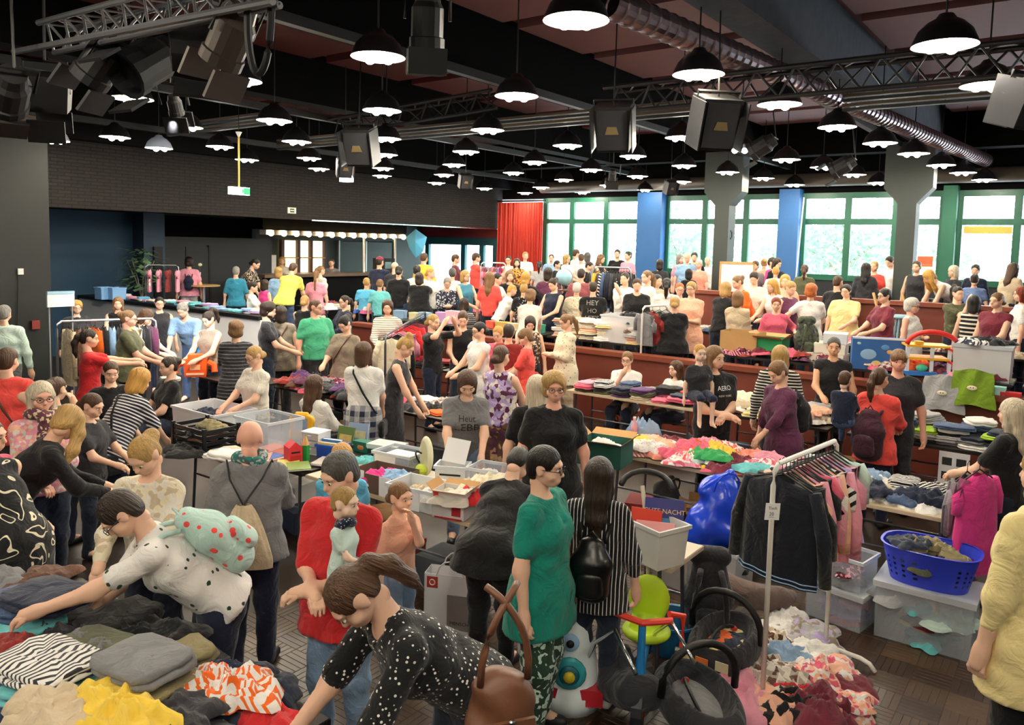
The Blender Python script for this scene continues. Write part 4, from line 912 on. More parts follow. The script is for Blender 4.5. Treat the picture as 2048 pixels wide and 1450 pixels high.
def backpack(P, m, label, s=1.0, strap=None, z=.12, pocket=True, off=.1):
    """worn on the back: its own thing, placed on the wearer's spine"""
    t, J, _ = P; Rt = J['Rt']; sc = t.scale[0]
    b = empty('backpack'); tag(b, label, 'backpack'); Hs = 1.0
    A = Matrix.Translation(t.location) @ Matrix.Rotation(t.rotation_euler.z, 4, 'Z') @ Matrix.Scale(sc, 4)
    L = Matrix([list(Rt[i]) + [float((J['hip'] + Rt @ np.array([0, -off, z + .1]))[i])] for i in range(3)] + [[0, 0, 0, 1]]); b.matrix_world = A @ L
    v = Vol(.04); v.chain([(0, -.1, -.14 * s), (0, -.11, .05 * s), (0, -.09, .17 * s)], [.085 * s, .09 * s, .06 * s], 1.45); V, Q = v.mesh(.016); mobj('bag_body', fastmesh('bag_body', V, Q, V), m, b)
    if pocket: v = Vol(.03); v.chain([(0, -.17 * s - .02, -.12 * s), (0, -.17 * s - .02, -.02 * s)], [.05 * s, .045 * s], 1.9); V, Q = v.mesh(.015); mobj('pocket', fastmesh('pocket', V, Q, V), m, b)
    for sx in (-1, 1): MB().tube(bez((sx * .07, -.05, .17 * s), (sx * .09, .1, .34), (sx * .1, .2, .2), (sx * .1, .04, -.05), 8), .014, 6).obj('strap', strap or m, b, smooth=True)
    MB().tube([(-.03, -.09, .22 * s), (0, -.09, .26 * s), (.03, -.09, .22 * s)], .007, 5).obj('handle', strap or m, b)
    return b
def strap_bag(P, m, label, side=1, s=1.0, ms=None, drop=-.02):
    """bag on a strap across the body"""
    t, J, _ = P; A = Matrix.Translation(t.location) @ Matrix.Rotation(t.rotation_euler.z, 4, 'Z') @ Matrix.Scale(t.scale[0], 4); T = J['T']; H = J['top'][2]
    b = empty('shoulder_bag'); tag(b, label, 'bag'); b.matrix_world = A
    pts = [Vector(T(side * .1, .02, drop)), Vector(T(side * .06, .085, .1)), Vector(T(-side * .02, .095, .2)), Vector(T(-side * .06, .05, .285)), Vector(T(-side * .065, -.0, .308)), Vector(T(-side * .05, -.06, .27)), Vector(T(side * .02, -.085, .15)), Vector(T(side * .09, -.06, .03)), Vector(T(side * .115, .0, drop))]
    MB().tube(pts, .011, 6).obj('strap', ms or m, b, smooth=True)
    v = Vol(.02); c = np.array(T(side * .13, .0, drop - .05)); v.cone(c + [0, -.07 * s, 0], c + [0, .07 * s, 0], .06 * s, .06 * s, .6); v.cone(c + [0, -.06 * s, -.07 * s], c + [0, .06 * s, -.07 * s], .06 * s, .06 * s, .6); V, Q = v.mesh(.014); mobj('bag_body', fastmesh('bag_body', V, Q, V), m, b)
    return b
# ================================================================ THE VISITORS
P = person
B_black = fab('black'); B_navy = fab('navy'); B_brown = fab('brown'); B_grey = fab('grey')
# --- nearest figures
n_bald = P(500, 838, 'bald person in grey jumper with a patterned scarf and cloth drawstring bag', 168, H=1.62, hair=None, top='grey', sl='l', hem=-.07, bot='navy', arms=('down', 'fwd'), sex='m', w=1.12, loose=1.05, sk='pink', hp=4)
n_flor = P(202, 996, 'person with short dark hair and glasses bending over clothes in white floral blouse', -92, d=3.75, lv=0, hair='short', hc='dark', top='sprig:white:darkgreen:17', sl='s', hem=-.05, nv=1, bot='navy', lean=46, arms=((-.02, .36, -.14), (-.05, .2, -.24)), w=1.16, gl=True, hp=4, sk='fair')
n_lace = P(272, 880, 'person with blond ponytail in cream lace top looking down at clothes', -30, H=1.62, hair='bun', hc='blond', top='floral:cream:offwhite:30:beige', sl='l', nv=1, bot='darkdenim', hp=32, hy=-12, arms=('fwd', 'fwd'), lean=6)
n_red = P(668, 905, 'person in red polo shirt carrying the baby on the forearm', -36, H=1.68, hair='short', hc='saltpepper', top='red', sl='h', hem=-.1, bot='lightdenim', arms=('cradle', 'cradle'), sex='m', w=1.14, hp=22, hy=-20, sk='fair', shoes=None)
n_girl = P(800, 962, 'girl with pulled back hair in a peach top, hand at chin', 42, d=4.9, lv=0, hair='lowbun', hc='lightbrown', top='peach', sl='s', bot='lightdenim', arms=('chin', 'down'), sex='f', w=.95, hp=2, sk='fair')
n_polka = P(655, 1162, 'person with brown ponytail bending low in black blouse with white dots', -74, d=2.8, lv=0, hair='ponytail', hc='brown', top='dots:black:white:46', sl='h', hem=-.05, bot='darkdenim', lean=50, arms=((-.02, .2, -.3), (-.02, .24, -.27)), w=1.12, hp=8, sk='fair')
n_teal = P(1092, 890, 'person with short dark hair and glasses in teal V-neck blouse and flecked trousers', 62, H=1.66, hair='short', hc='black', top='teal', sl='s', hem=-.14, nv=2, bot='camo:darkgreen:mint:22', arms=('down', 'down'), w=1.2, gl=True, sk='fair', loose=1.25, hy=12, bare=False)
n_strp = P(1200, 912, 'person with long dark hair in black white-pinstriped tunic seen from behind', 172, H=1.6, hair='long', hc='dark', top='vstripe:black:white:46', sl='q', hem=-.12, bot='darkdenim', cut=.86, arms=('down', 'down'), w=1.0, sk='fair', shoes='white')
n_bent = P(1046, 902, 'person clothed all in black bending over the boxes behind the teal blouse', 160, d=5.4, lv=0, hair='short', hc='black', top='black', sl='l', hem=-.08, bot='black', lean=52, arms=('low', 'low'), w=1.15, hp=10)
n_swirl = P(-62, 838, 'person in black dress with pale swirling ornaments leaning over at the edge', -144, d=4.7, lv=0, hair='short', hc='brown', top='swirl:black:cream:5', sl='n', hem=-.34, bot='black', lean=26, arms=('low', 'low'), w=1.25, hp=0, nudge=False)
n_redb = P(-22, 835, 'person in raspberry red shirt standing behind the swirl-patterned dress', 60, H=1.62, hair='buzz', hc='brown', top='rose', sl='s', bot='navy', sex='m', arms=('down', 'fwd'))
n_scarf = P(82, 761, 'person with long pale blond hair, glasses and patterned scarf in pale pink blouse', 14, H=1.66, hair='long', hc='platinum', top='floral:pink:peach:40:offwhite', sl='q', bot='darkdenim', gl=True, arms=('hold', 'fwd'), w=1.1, sk='pink')
n_mess = P(150, 815, 'person with long tousled blond hair bending in black hooded jacket', 122, d=5.15, lv=0, hair='longfwd', hc='blond', top='black', sl='l', hem=-.08, bot='blue', lean=40, twist=-25, arms=('fwd', 'fwd'), hp=10, hy=25)
n_yel = P(2095, 890, 'person in pale yellow knitted cardigan over white sleeve at the rim', 239, d=3.6, lv=0, hair='long', hc='blond', top='paleyellow', sl='q', hem=-.16, bot='black', w=1.15, arms=('down', 'down'))
n_rblk = P(2028, 795, 'person with straight blond hair in black T-shirt holding a pink dress', 245, H=1.66, hair='long', hc='platinum', top='black', sl='s', bot='darkdenim', arms=('fwd', 'fwd'), w=1.0)
n_red2 = P(15, 694, 'person in coral T-shirt with dark cross strap seen from behind', 150, H=1.72, hair='short', hc='brown', top='coral', sl='h', bot='charcoal', arms=('fwd', 'fwd'), w=1.25)
P(112, 752, 'brown-haired person with one arm raised behind the pale blond hair', 140, H=1.5, hair='bun', hc='brown', top='teal', sl='n', bot='navy', arms=('ear', 'face'))
P(190, 786, 'girl with hair pinned up looking down beside the striped back', 55, H=1.4, hair='lowbun', hc='brown', top='charcoal', sl='s', arms=('fwd', 'fwd'), hp=20)
n_nav = P(288, 735, 'person with orange blond bob in navy and white striped shirt bending forward', 125, d=7.2, lv=0, hair='bob', hc='goldblond', top='stripe:navy:white:34', sl='h', hem=-.1, bot='navy', lean=34, arms=('low', 'lowf'), w=1.2)
P(178, 657, 'person with dark ponytail in red top stretching both arms out', 92, H=1.63, hair='ponytail', hc='dark', top='red', sl='s', hem=-.06, bot='floral:black:offwhite:14:brown', arms=('reach', 'reach'), sk='fair')
P(222, 722, 'person with pulled back brown hair sitting low in a black top', 10, d=8.6, lv=0, sit=True, hair='lowbun', hc='brown', top='black', sl='s', bot='black', arms=('fwd', 'fwd'), hp=15)
P(337, 712, 'person with dark updo and black top sitting in profile beside the toy robot', -70, d=9.2, lv=0, sit=True, hair='bun', hc='dark', top='black', sl='s', nv=1, arms=('fwd', 'fwd'))
P(257, 619, 'heavy person in olive T-shirt with glasses and hair tied back', 78, H=1.75, hair='bun', hc='lightbrown', top='olive', sl='s', hem=-.08, bot='charcoal', arms=('fwd', 'fwd'), w=1.4, gl=True, sex='m', sk='pink')
P(302, 620, 'person with chin-length brown hair looking down beside the olive T-shirt', 65, H=1.68, hair='bob', hc='brown', top='brown', sl='s', arms=('fwd', 'fwd'), hp=30, lean=10)
P(153, 601, 'elderly person with curly blond hair and dark top behind the clothes rack', 12, H=1.62, hair='curly', hc='goldblond', top='charcoal', sl='l', gl=True, w=1.15)
P(236, 593, 'person with light brown hair in black top by the low white wall', -6, H=1.68, hair='long', hc='lightbrown', top='black', sl='n', arms=('fwd', 'fwd'))
P(319, 593, 'smiling dark-haired person in dark dungaree top by the low white wall', 5, H=1.7, hair='bun', hc='black', top='charcoal', sl='n', bot='navy', gl=True, arms=('down', 'fwd'))
P(362, 606, 'person in pale blue T-shirt and jeans bending down at the white wall', -25, d=12.6, lv=0, hair='short', hc='grey', top='lightblue', sl='s', bot='denim', lean=40, arms=('low', 'low'), sex='m', w=1.05)
P(413, 623, 'person with short ponytail in taupe strap top holding a sky blue bag', -45, H=1.68, hair='highpony', hc='dark', top='taupe', sl='n', nv=1, arms=('fwd', 'fwd'), hp=25)
P(472, 641, 'curly-haired person in dark striped top seen from behind', 175, H=1.68, hair='curly', hc='lightbrown', top='thin:charcoal:grey:22', sl='h', hem=-.14, bot='black', arms=('fwd', 'fwd'), w=1.1)
P(503, 692, 'person with blond bun and glasses in pale beige T-shirt at the toy table', -55, H=1.66, hair='lowbun', hc='blond', top='offwhite', sl='s', bot='beige', gl=True, arms=('fwd', 'fwd'), hp=22, w=1.1)
P(8, 609, 'grey-haired person in pale shirt standing against the dark green wall', 160, H=1.78, hair='short', hc='grey', top='mint', sl='l', bot='grey', sex='m')
P(540, 604, 'bearded person with wavy dark hair in charcoal T-shirt', 80, H=1.82, hair='curly', hc='dark', top='charcoal', sl='s', sex='m', beard=True, arms=('fwd', 'fwd'), hp=15)
tp_ = P(562, 610, 'person in taupe sleeveless dress with dark cross strap seen from behind', 178, H=1.75, hair='bob', hc='dark', top='taupe', sl='c', hem=-.12, bot='charcoal')
n_green = P(632, 598, 'person with glasses in sea green T-shirt with a pale round print', 28, H=1.86, hair='buzz', hc='brown', top='seagreen', sl='s', bot='charcoal', sex='m', w=1.15, gl=True, hy=32, sk='pink')
n_gt = P(684, 633, 'person with dark fringe in taupe T-shirt and cross strap looking down', -38, H=1.74, hair='bun', hc='black', top='taupe', sl='h', hem=-.1, bot='black', hp=35, arms=('down', 'fwd'), w=1.18)
P(610, 590, 'person with fair bun and black sleeveless top behind the sea green T-shirt', 160, H=1.75, hair='lowbun', hc='blond', top='black', sl='n', arms=('fwd', 'reach'))
P(689, 590, 'person with dark ponytail and glasses in navy cardigan over white top', -62, H=1.76, hair='ponytail', hc='dark', top='navy', sl='l', hem=-.14, bot='black', gl=True, arms=('fwd', 'fwd'))
P(775, 599, 'smiling person in cream top with thin dark stripes behind a clothes rack', -5, H=1.8, hair='bob', hc='brown', top='thin:offwhite:charcoal:30', sl='l', hem=-.14, bot='black', arms=('down', 'fwd'), hp=14)
P(867, 627, 'person with fair bun in black T-shirt holding up a garment', 55, H=1.72, hair='lowbun', hc='blond', top='black', sl='s', bot='navy', arms=('up', 'up'))
P(926, 623, 'person with brown hair tied back in black strap top looking down', -2, H=1.72, hair='bun', hc='brown', top='black', sl='n', nv=1, arms=('fwd', 'fwd'), hp=24)
P(929, 595, 'long-haired person in striped top behind the black strap top', 150, H=1.7, hair='long', hc='dark', top='stripe:charcoal:lightgrey:26', sl='l', arms=('fwd', 'fwd'))
P(957, 643, 'person with dark bun and glasses in white blouse carrying a shoulder bag', -58, H=1.7, hair='lowbun', hc='black', top='white', sl='c', hem=-.2, bot='grey', gl=True, arms=('fwd', 'fwd'), hp=12, w=1.08)
P(995, 652, 'fair-haired person leaning forward beside the white blouse', -20, H=1.6, hair='lowbun', hc='goldblond', top='rose', sl='s', lean=20, arms=('fwd', 'fwd'))
P(1018, 647, 'dark-haired person in rust brown top seen from behind', 175, H=1.66, hair='short', hc='dark', top='brick', sl='s', arms=('fwd', 'fwd'))
n_hood = P(630, 748, 'long-haired girl in white hooded jumper sitting at the clothes table', 130, d=8.2, lv=0, sit=True, hair='long', hc='brown', top='white', sl='l', hem=-.06, bot='black', arms=('fwd', 'fwd'), w=1.12, seatz=.12)
n_plaid = P(728, 682, 'person in white T-shirt with blue plaid shirt tied around the waist', 165, H=1.68, hair='bob', hc='brown', top='white', sl='s', bot='navy', skirt='plaid:navy:lightgrey:9', arms=('fwd', 'low'), hy=-15)
P(822, 676, 'person with high blond bun in dark sleeveless dress leaning over the table', 78, H=1.7, hair='topbun', hc='blond', top='charcoal', sl='n', hem=-.4, bot='black', lean=14, arms=('low', 'low'), hp=22)
n_lebe = P(936, 745, 'person in grey lettered T-shirt sorting a clear box with paper sheet', 4, d=6.9, lv=0, hair='bob', hc='brown', top='grey', sl='s', hem=-.03, nv=1, bot='lightdenim', lean=16, arms=((-.03, .2, -.27), (-.0, .21, -.27)), hp=22, sk='fair')
n_pat = P(1003, 689, 'person with low bun in violet patterned sleeveless dress seen from behind', 145, H=1.72, hair='lowbun', hc='brown', top='floral:lilac:plum:26:offwhite', sl='n', hem=-.02, bot='floral:brown:tan:24:plum', arms=('fwd', 'fwd'), w=1.1, loose=1.5)
n_bv = P(1110, 743, 'person with short blond hair and glasses in black V-neck top', 8, H=1.76, hair='curly', hc='blond', top='black', sl='s', hem=-.14, nv=2, bot='darkdenim', gl=True, w=1.12, sk='pink')
P(1074, 748, 'person with very long platinum hair behind the black V-neck top', 190, H=1.7, hair='long', hc='platinum', top='black', sl='s')
P(1128, 628, 'person in cream floral blouse holding something in both hands', -62, H=1.74, hair='ponytail', hc='lightbrown', top='sprig:cream:khaki:20', sl='l', hem=-.14, bot='beige', arms=('hold', 'hold'), hp=22, w=1.12)
P(1047, 656, 'boy with glasses in red polo shirt and dark trousers', -95, H=1.62, hair='fringe', hc='lightbrown', top='coral', sl='s', hem=-.06, bot='navy', arms=('fwd', 'fwd'), hp=20, sex='m')
P(1061, 633, 'person with chestnut bob and patterned sleeveless top behind the red polo', 2, H=1.66, hair='bob', hc='dark', top='floral:charcoal:beige:40:brown', sl='n', hp=28)
P(1255, 702, 'grey-haired person with glasses in white T-shirt sitting against the brown wall', -14, d=11.0, lv=0, sit=True, hair='short', hc='lightbrown', top='white', sl='s', gl=True, arms=('fwd', 'face'), w=1.1)
P(1352, 720, 'long-haired girl in white T-shirt sitting against the brown wall', -48, d=10.6, lv=0, sit=True, hair='long', hc='brown', top='white', sl='s', arms=('hold', 'fwd'))
n_aero = P(1431, 690, 'long-haired person in black lettered polo shirt carrying a blond toddler', 28, H=1.78, hair='long', hc='lightbrown', top='black', sl='s', bot='black', sex='m', arms=('cradle', 'cradle'), w=1.1, hy=18, nv=1)
n_pur = P(1548, 723, 'person with grey-brown short hair in plum jumper leaning to the table', -52, H=1.66, hair='short', hc='lightbrown', top='plum', sl='q', hem=-.12, bot='charcoal', arms=('lowf', 'down'), hp=24, lean=8, w=1.1)
P(1562, 689, 'person with straight blond hair in black and white striped jumper from behind', 172, H=1.72, hair='long', hc='blond', top='stripe:black:offwhite:30', sl='l', bot='black')
P(1669, 673, 'smiling person with tied back grey hair in black top behind folded clothes', 2, H=1.76, hair='lowbun', hc='saltpepper', top='black', sl='c', nv=1, bot='charcoal', arms=('down', 'fwd'), sk='tan')
P(1799, 697, 'smiling person with short hair in charcoal T-shirt behind folded trousers', 6, H=1.74, hair='fringe', hc='lightbrown', top='charcoal', sl='s', nv=1, bot='charcoal', arms=('down', 'down'), sk='pink')
n_cor = P(1761, 733, 'person in coral jacket with dark bag on the back carrying a toddler', 160, H=1.62, hair='ponytail', hc='brown', top='coral', sl='l', hem=-.12, bot='navy', arms=('cradle', 'fwd'), hy=-10)
# --- first step
def Q(x, y, lb, face, H=1.66, **k): return P(x, y, lb, face, H=H, lv=Z1, **k)
P(1350, 592, 'broad person with fair bun in black T-shirt behind the brown wall rail', 178, d=11.7, lv=Z1, hair='lowbun', hc='blond', top='black', sl='s', hem=-.1, bot='charcoal', w=1.28, arms=('fwd', 'fwd'))
n_hey = P(1187, 562, 'dark-haired person in black T-shirt with hand-lettered back print', 176, d=13.0, lv=Z1, hair='buzz', hc='dark', top='black', sl='s', hem=-.08, bot='black', sex='m', w=1.15, arms=('fwd', 'fwd'))
P(1104, 556, 'person in navy strap top with red shoulder bag unfolding a pale print', -38, d=13.5, lv=Z1, hair='bun', hc='dark', top='navy', sl='n', nv=1, bot='navy', arms=('fwd', 'fwd'), hp=25, w=1.08)
P(1028, 569, 'blond boy in white T-shirt leaning over a table', 110, d=14.3, lv=Z1, hair='buzz', hc='goldblond', top='white', sl='s', lean=28, arms=('low', 'low'), sex='m')
P(1048, 566, 'fair-haired person in black and white patterned top behind the blond boy', 170, d=14.4, lv=Z1, hair='topbun', hc='blond', top='dots:black:white:24', sl='s')
P(1062, 579, 'person with tousled fair hair in white knit top bending from behind', 172, d=13.0, lv=Z1, hair='curly', hc='lightbrown', top='offwhite', sl='h', hem=-.1, lean=24, arms=('low', 'low'))
P(1250, 544, 'dark-haired person in white V-neck top resting a hand on the cheek', -25, d=14.5, lv=Z1, hair='lowbun', hc='dark', top='white', sl='q', nv=2, arms=('face', 'cross'))
P(1275, 556, 'brown-haired person in black V-neck top with cross strap', 2, d=13.6, lv=Z1, hair='lowbun', hc='brown', top='black', sl='h', nv=2, w=1.15, arms=('fwd', 'fwd'), hp=18)
P(1294, 540, 'blond person with ponytail and cross strap in white T-shirt', -55, d=14.2, lv=Z1, hair='ponytail', hc='lightbrown', top='white', sl='s')
P(1315, 548, 'dark-haired person half hidden behind the white ponytail back', 40, d=14.6, lv=Z1, hair='short', hc='black', top='beige', sl='s')
P(1334, 555, 'person with black ponytail in white T-shirt seen from behind', 178, d=13.4, lv=Z1, hair='ponytail', hc='black', top='white', sl='s', hem=-.08)
P(1360, 565, 'person with glasses and pulled back red-brown hair behind the white T-shirts', 5, d=13.6, lv=Z1, hair='bun', hc='ginger', top='offwhite', sl='s', gl=True, sk='pink')
P(1383, 562, 'person with short fair hair and glasses in peach tunic', -20, d=12.6, lv=Z1, hair='short', hc='blond', top='peach', sl='s', hem=-.2, gl=True, arms=('hold', 'fwdw'))
P(1454, 563, 'person with blond bob and cross strap in black jumper leaning forward', 150, d=13.2, lv=Z1, hair='bob', hc='blond', top='black', sl='l', lean=12, arms=('fwd', 'fwd'))
P(1477, 581, 'person in beige cardigan with brown shoulder bag seen from behind', 155, d=12.4, lv=Z1, hair='bob', hc='lightbrown', top='beige', sl='l', hem=-.1, arms=('hold', 'hold'))
P(1472, 551, 'person with olive hair clip and orange collar bending down', -60, d=14.4, lv=Z1, hair='bun', hc='lightbrown', top='orange', sl='s', lean=25)
P(1508, 544, 'dark-haired person in beige T-shirt with faded print looking down', -10, d=14.4, lv=Z1, hair='short', hc='dark', top='offwhite', sl='s', sex='m', hp=28, arms=('fwd', 'fwd'))
P(1543, 558, 'person with long golden hair in white top bending to the table', -45, d=13.8, lv=Z1, hair='long', hc='goldblond', top='white', sl='n', lean=18, arms=('fwd', 'fwd'))
P(1571, 548, 'person with wavy blond hair looking aside behind the golden hair', -5, d=14.6, lv=Z1, hair='bob', hc='goldblond', top='peach', sl='s')
P(1586, 563, 'person with fair bun and plum shoulder strap looking down', 42, d=13.9, lv=Z1, hair='bun', hc='blond', top='plum', sl='n', hp=28)
P(1553, 594, 'red-haired person in pink cardigan over pink shirt with cross strap', 4, d=12.4, lv=Z1, hair='short', hc='red', top='rose', sl='q', hem=-.1, nv=1, w=1.15, arms=('hip', 'down'))
P(1623, 567, 'person with ginger curls in white T-shirt seen from behind, hand on hip', 172, d=13.2, lv=Z1, hair='curly', hc='ginger', top='white', sl='s', hem=-.08, arms=('hip', 'fwd'))
P(1677, 550, 'short-haired person in black T-shirt beside the pale yellow shirt', 150, d=14.0, lv=Z1, hair='buzz', hc='brown', top='black', sl='s', sex='m')
P(1693, 568, 'broad person with glasses in pale yellow T-shirt', -20, d=12.9, lv=Z1, hair='short', hc='dark', top='paleyellow', sl='s', hem=-.1, gl=True, w=1.3, sex='m', arms=('fwd', 'down'))
P(1770, 576, 'person with black fringe and glasses in maroon T-shirt with print', -55, d=12.3, lv=Z1, hair='short', hc='black', top='maroon', sl='s', hem=-.1, gl=True, w=1.12, arms=('fwd', 'fwd'))
P(1826, 596, 'white-haired person in white sleeveless top with hand at the chest', 65, d=11.7, lv=Z1, hair='curly', hc='white', top='white', sl='n', hem=-.1, gl=True, w=1.18, arms=('hold', 'down'), sk='pink')
P(1917, 572, 'person with dark ponytail in olive top drinking from a bottle', 30, d=12.4, lv=Z1, hair='highpony', hc='dark', top='olive', sl='s', arms=('hold', 'chin'))
P(1950, 590, 'black-haired person in black and white striped top seen from behind', 165, d=11.8, lv=Z1, hair='bob', hc='black', top='stripe:black:offwhite:16', sl='n')
P(1995, 584, 'fair-haired person in maroon sleeveless blouse with cross strap', -30, d=11.3, lv=Z1, hair='lowbun', hc='lightbrown', top='maroon', sl='c', nv=1, hem=-.14, bot='charcoal', w=1.22, arms=('fwd', 'down'), hy=-10)
P(2044, 572, 'person with maroon hair and white shirt by the upper brown wall', -80, d=12.2, lv=Z1, hair='bob', hc='red', top='white', sl='s')
P(839, 544, 'heavy person with shoulder-length dark hair in black T-shirt from behind', 165, d=15.3, lv=Z1, hair='bob', hc='dark', top='black', sl='s', hem=-.1, w=1.4, arms=('fwd', 'reach'))
P(895, 555, 'grey-haired person with glasses in dark patterned shirt', 5, d=15.0, lv=Z1, hair='short', hc='grey', top='floral:navy:lightgrey:40:charcoal', sl='l', gl=True, sex='m', hp=25, w=1.15, arms=('hold', 'hold'))
P(931, 540, 'person with glasses and fair bob in petrol blue sleeveless top', 40, d=14.9, lv=Z1, hair='bob', hc='blond', top='#3f7f98', sl='n', gl=True, arms=('fwd', 'fwd'), w=1.1)
P(905, 535, 'grey-haired person in white shirt between the patterned shirt and the windows', 178, d=16.6, lv=Z1, hair='short', hc='saltpepper', top='white', sl='s')
P(862, 535, 'person with fair hair tied back in white blouse facing the window', 60, d=16.0, lv=Z1, hair='lowbun', hc='goldblond', top='white', sl='l')
P(834, 530, 'dark-haired person half hidden behind the heavy black T-shirt', 175, d=16.8, lv=Z1, hair='short', hc='black', top='white', sl='s')
P(798, 531, 'person with black bun in black T-shirt with sky blue bag', 172, d=16.2, lv=Z1, hair='lowbun', hc='black', top='black', sl='s', bot='denim')
P(790, 523, 'bald person standing at the end of the bar counter', 150, d=18.2, lv=Z1, hair='bald', top='charcoal', sex='m')
P(760, 513, 'person in navy T-shirt and maroon cap standing at the bar', 152, d=18.4, lv=Z1, hair='buzz', hc='dark', top='navy', sl='s', hem=-.1, sex='m', hat='maroon')
P(733, 554, 'boy with cropped fair hair in sky blue T-shirt from behind', 178, d=16.4, lv=Z1, hair='buzz', hc='blond', top='skyblue', sl='s', sex='m')
P(760, 557, 'boy with cropped fair hair in aqua T-shirt with grey hood', 172, d=16.2, lv=Z1, hair='buzz', hc='lightbrown', top='aqua', sl='s', sex='m')
P(632, 540, 'girl with a long braid in pale pink top from behind', 170, d=17.4, lv=Z1, hair='braid', hc='lightbrown', top='pink', sl='s', hem=-.15, bot='pink')
P(642, 531, 'girl with light brown hair behind the long braid', 120, d=18.4, lv=Z1, hair='ponytail', hc='lightbrown', top='offwhite', sl='s')
P(589, 526, 'person in lemon yellow T-shirt and jeans bending to a table', 150, d=16.8, lv=Z1, hair='short', hc='brown', top='lemon', sl='s', hem=-.06, bot='denim', lean=32, sex='m', arms=('low', 'low'))
P(557, 533, 'person in pale blue blouse seen from behind by the bar', 178, d=17.6, lv=Z1, hair='bob', hc='blond', top='lightblue', sl='h')
P(530, 558, 'dark-haired girl in hot pink top', 130, d=16.4, lv=Z1, hair='bob', hc='dark', top='hotpink', sl='n')
P(508, 563, 'young person in white T-shirt and blue jeans standing in profile', 80, d=14.9, lv=Z1, hair='short', hc='dark', top='white', sl='s', hem=-.08, bot='lightdenim', sex='m', arms=('fwd', 'fwd'), hp=15)
P(515, 518, 'person in black floral dress bending over the ledge', 70, d=18.6, lv=Z1, hair='lowbun', hc='black', top='floral:black:beige:50:charcoal', sl='s', lean=35, arms=('low', 'low'))
P(472, 532, 'grey-haired person in blue-green jacket with green bag from behind', 172, d=17.4, lv=Z1, hair='short', hc='grey', top='#2f7f9a', sl='h', hem=-.08, bot='denim')
n_pbp = P(378, 514, 'person with dark curls and pink top seen from behind at the dark doors', 176, d=18.8, lv=Z1, hair='curly', hc='dark', top='pink', sl='s', hem=-.06, bot='lightgrey')
P(564, 513, 'bar keeper with long fair hair behind the bar counter', 0, d=22.4, lv=Z1, hair='long', hc='goldblond', top='offwhite', sl='h')
P(663, 517, 'bar keeper with brown hair tied up behind the bar counter', -10, d=22.6, lv=Z1, hair='bun', hc='brown', top='grey', sl='s')
P(980, 543, 'long-haired girl in orange-red top seen from behind', 160, d=15.4, lv=Z1, hair='long', hc='lightbrown', top='coral', sl='s')
P(996, 546, 'dark-haired child reaching out beside the long-haired girl', 60, d=15.8, lv=Z1, hair='short', hc='black', top='white', sl='s', arms=('fwd', 'fwd'))
P(1020, 540, 'person with brown bob in black top facing the room', 10, d=15.8, lv=Z1, hair='bob', hc='lightbrown', top='black', sl='l')
P(1051, 543, 'blond person in wide black top with arms spread seen from behind', 178, d=15.6, lv=Z1, hair='bob', hc='goldblond', top='black', sl='l', w=1.2, arms=('side', 'side'))
P(1097, 534, 'dark-haired person in dark purple jacket beside the globe', 165, d=16.2, lv=Z1, hair='bob', hc='dark', top='plum', sl='l')
P(1163, 536, 'short-haired person in faded maroon T-shirt from behind', 168, d=15.4, lv=Z1, hair='buzz', hc='dark', top='#8d4a50', sl='s', sex='m')
P(1154, 564, 'white-haired person in cream patterned blouse from behind', 172, d=14.2, lv=Z1, hair='short', hc='white', top='sprig:cream:khaki:24', sl='s', w=1.15)
P(1017, 511, 'dark-haired person with sunglasses and white top near the curtain', -10, d=19.0, lv=Z2, hair='ponytail', hc='dark', top='white', sl='s', gl=True)
P(1034, 516, 'long-haired girl holding a patterned bag near the curtain', 0, d=18.8, lv=Z2, hair='long', hc='dark', top='floral:gold:brown:30:plum', sl='s')
P(1051, 503, 'fair-haired person in white T-shirt in front of the curtain', 15, d=20.2, lv=Z2, hair='lowbun', hc='blond', top='white', sl='s', arms=('fwd', 'fwd'))
P(912, 508, 'person in maroon jumper backlit by the low windows', 90, d=20.6, lv=Z1, hair='short', hc='brown', top='maroon', sl='l')
P(953, 505, 'person in red T-shirt reaching towards the pink clothes rack', 110, d=20.2, lv=Z1, hair='short', hc='brown', top='coral', sl='s', hem=-.04, bot='navy', arms=('reach', 'reach'), sex='m')
P(849, 505, 'person in yellow top wearing a yellow cycle helmet by the window', 150, d=19.6, lv=Z1, hair='short', hc='brown', top='yellow', sl='l')
# --- along the windows
P(1079, 522, 'small dark-haired child in grey by the window table', 175, d=18.6, lv=Z2, hair='ponytail', hc='dark', top='lightgrey', sl='s')
P(1103, 507, 'tall backlit person in pale blue shirt by the first window', 0, d=19.8, lv=Z2, hair='buzz', hc='brown', top='lightblue', sl='s', sex='m')
P(1115, 520, 'dark-haired person in black waistcoat by the first window', 60, d=18.6, lv=Z2, hair='short', hc='black', top='black', sl='s')
P(1134, 508, 'blond person with sunglasses and dark strap in white top', 55, d=19.0, lv=Z2, hair='bob', hc='blond', top='white', sl='s', gl=True, arms=('fwd', 'fwd'))
P(1153, 498, 'tall backlit person in white shirt between the window bays', 120, d=20.0, lv=Z2, hair='short', hc='brown', top='white', sl='s', sex='m')
P(1163, 507, 'backlit person in white top with dark braces', 170, d=19.4, lv=Z2, hair='short', hc='brown', top='white', sl='s')
P(1175, 504, 'backlit person with grey bob in pale lilac top', 178, d=20.0, lv=Z2, hair='bob', hc='saltpepper', top='lightgrey', sl='s')
P(1204, 508, 'long-haired person in black strap top leaning at the window', 60, d=18.8, lv=Z2, hair='long', hc='lightbrown', top='black', sl='n', lean=12, arms=('fwd', 'fwd'))
P(1181, 523, 'dark-haired person with pink collar bending at the window', 70, d=18.2, lv=Z2, hair='short', hc='dark', top='black', sl='s', lean=20)
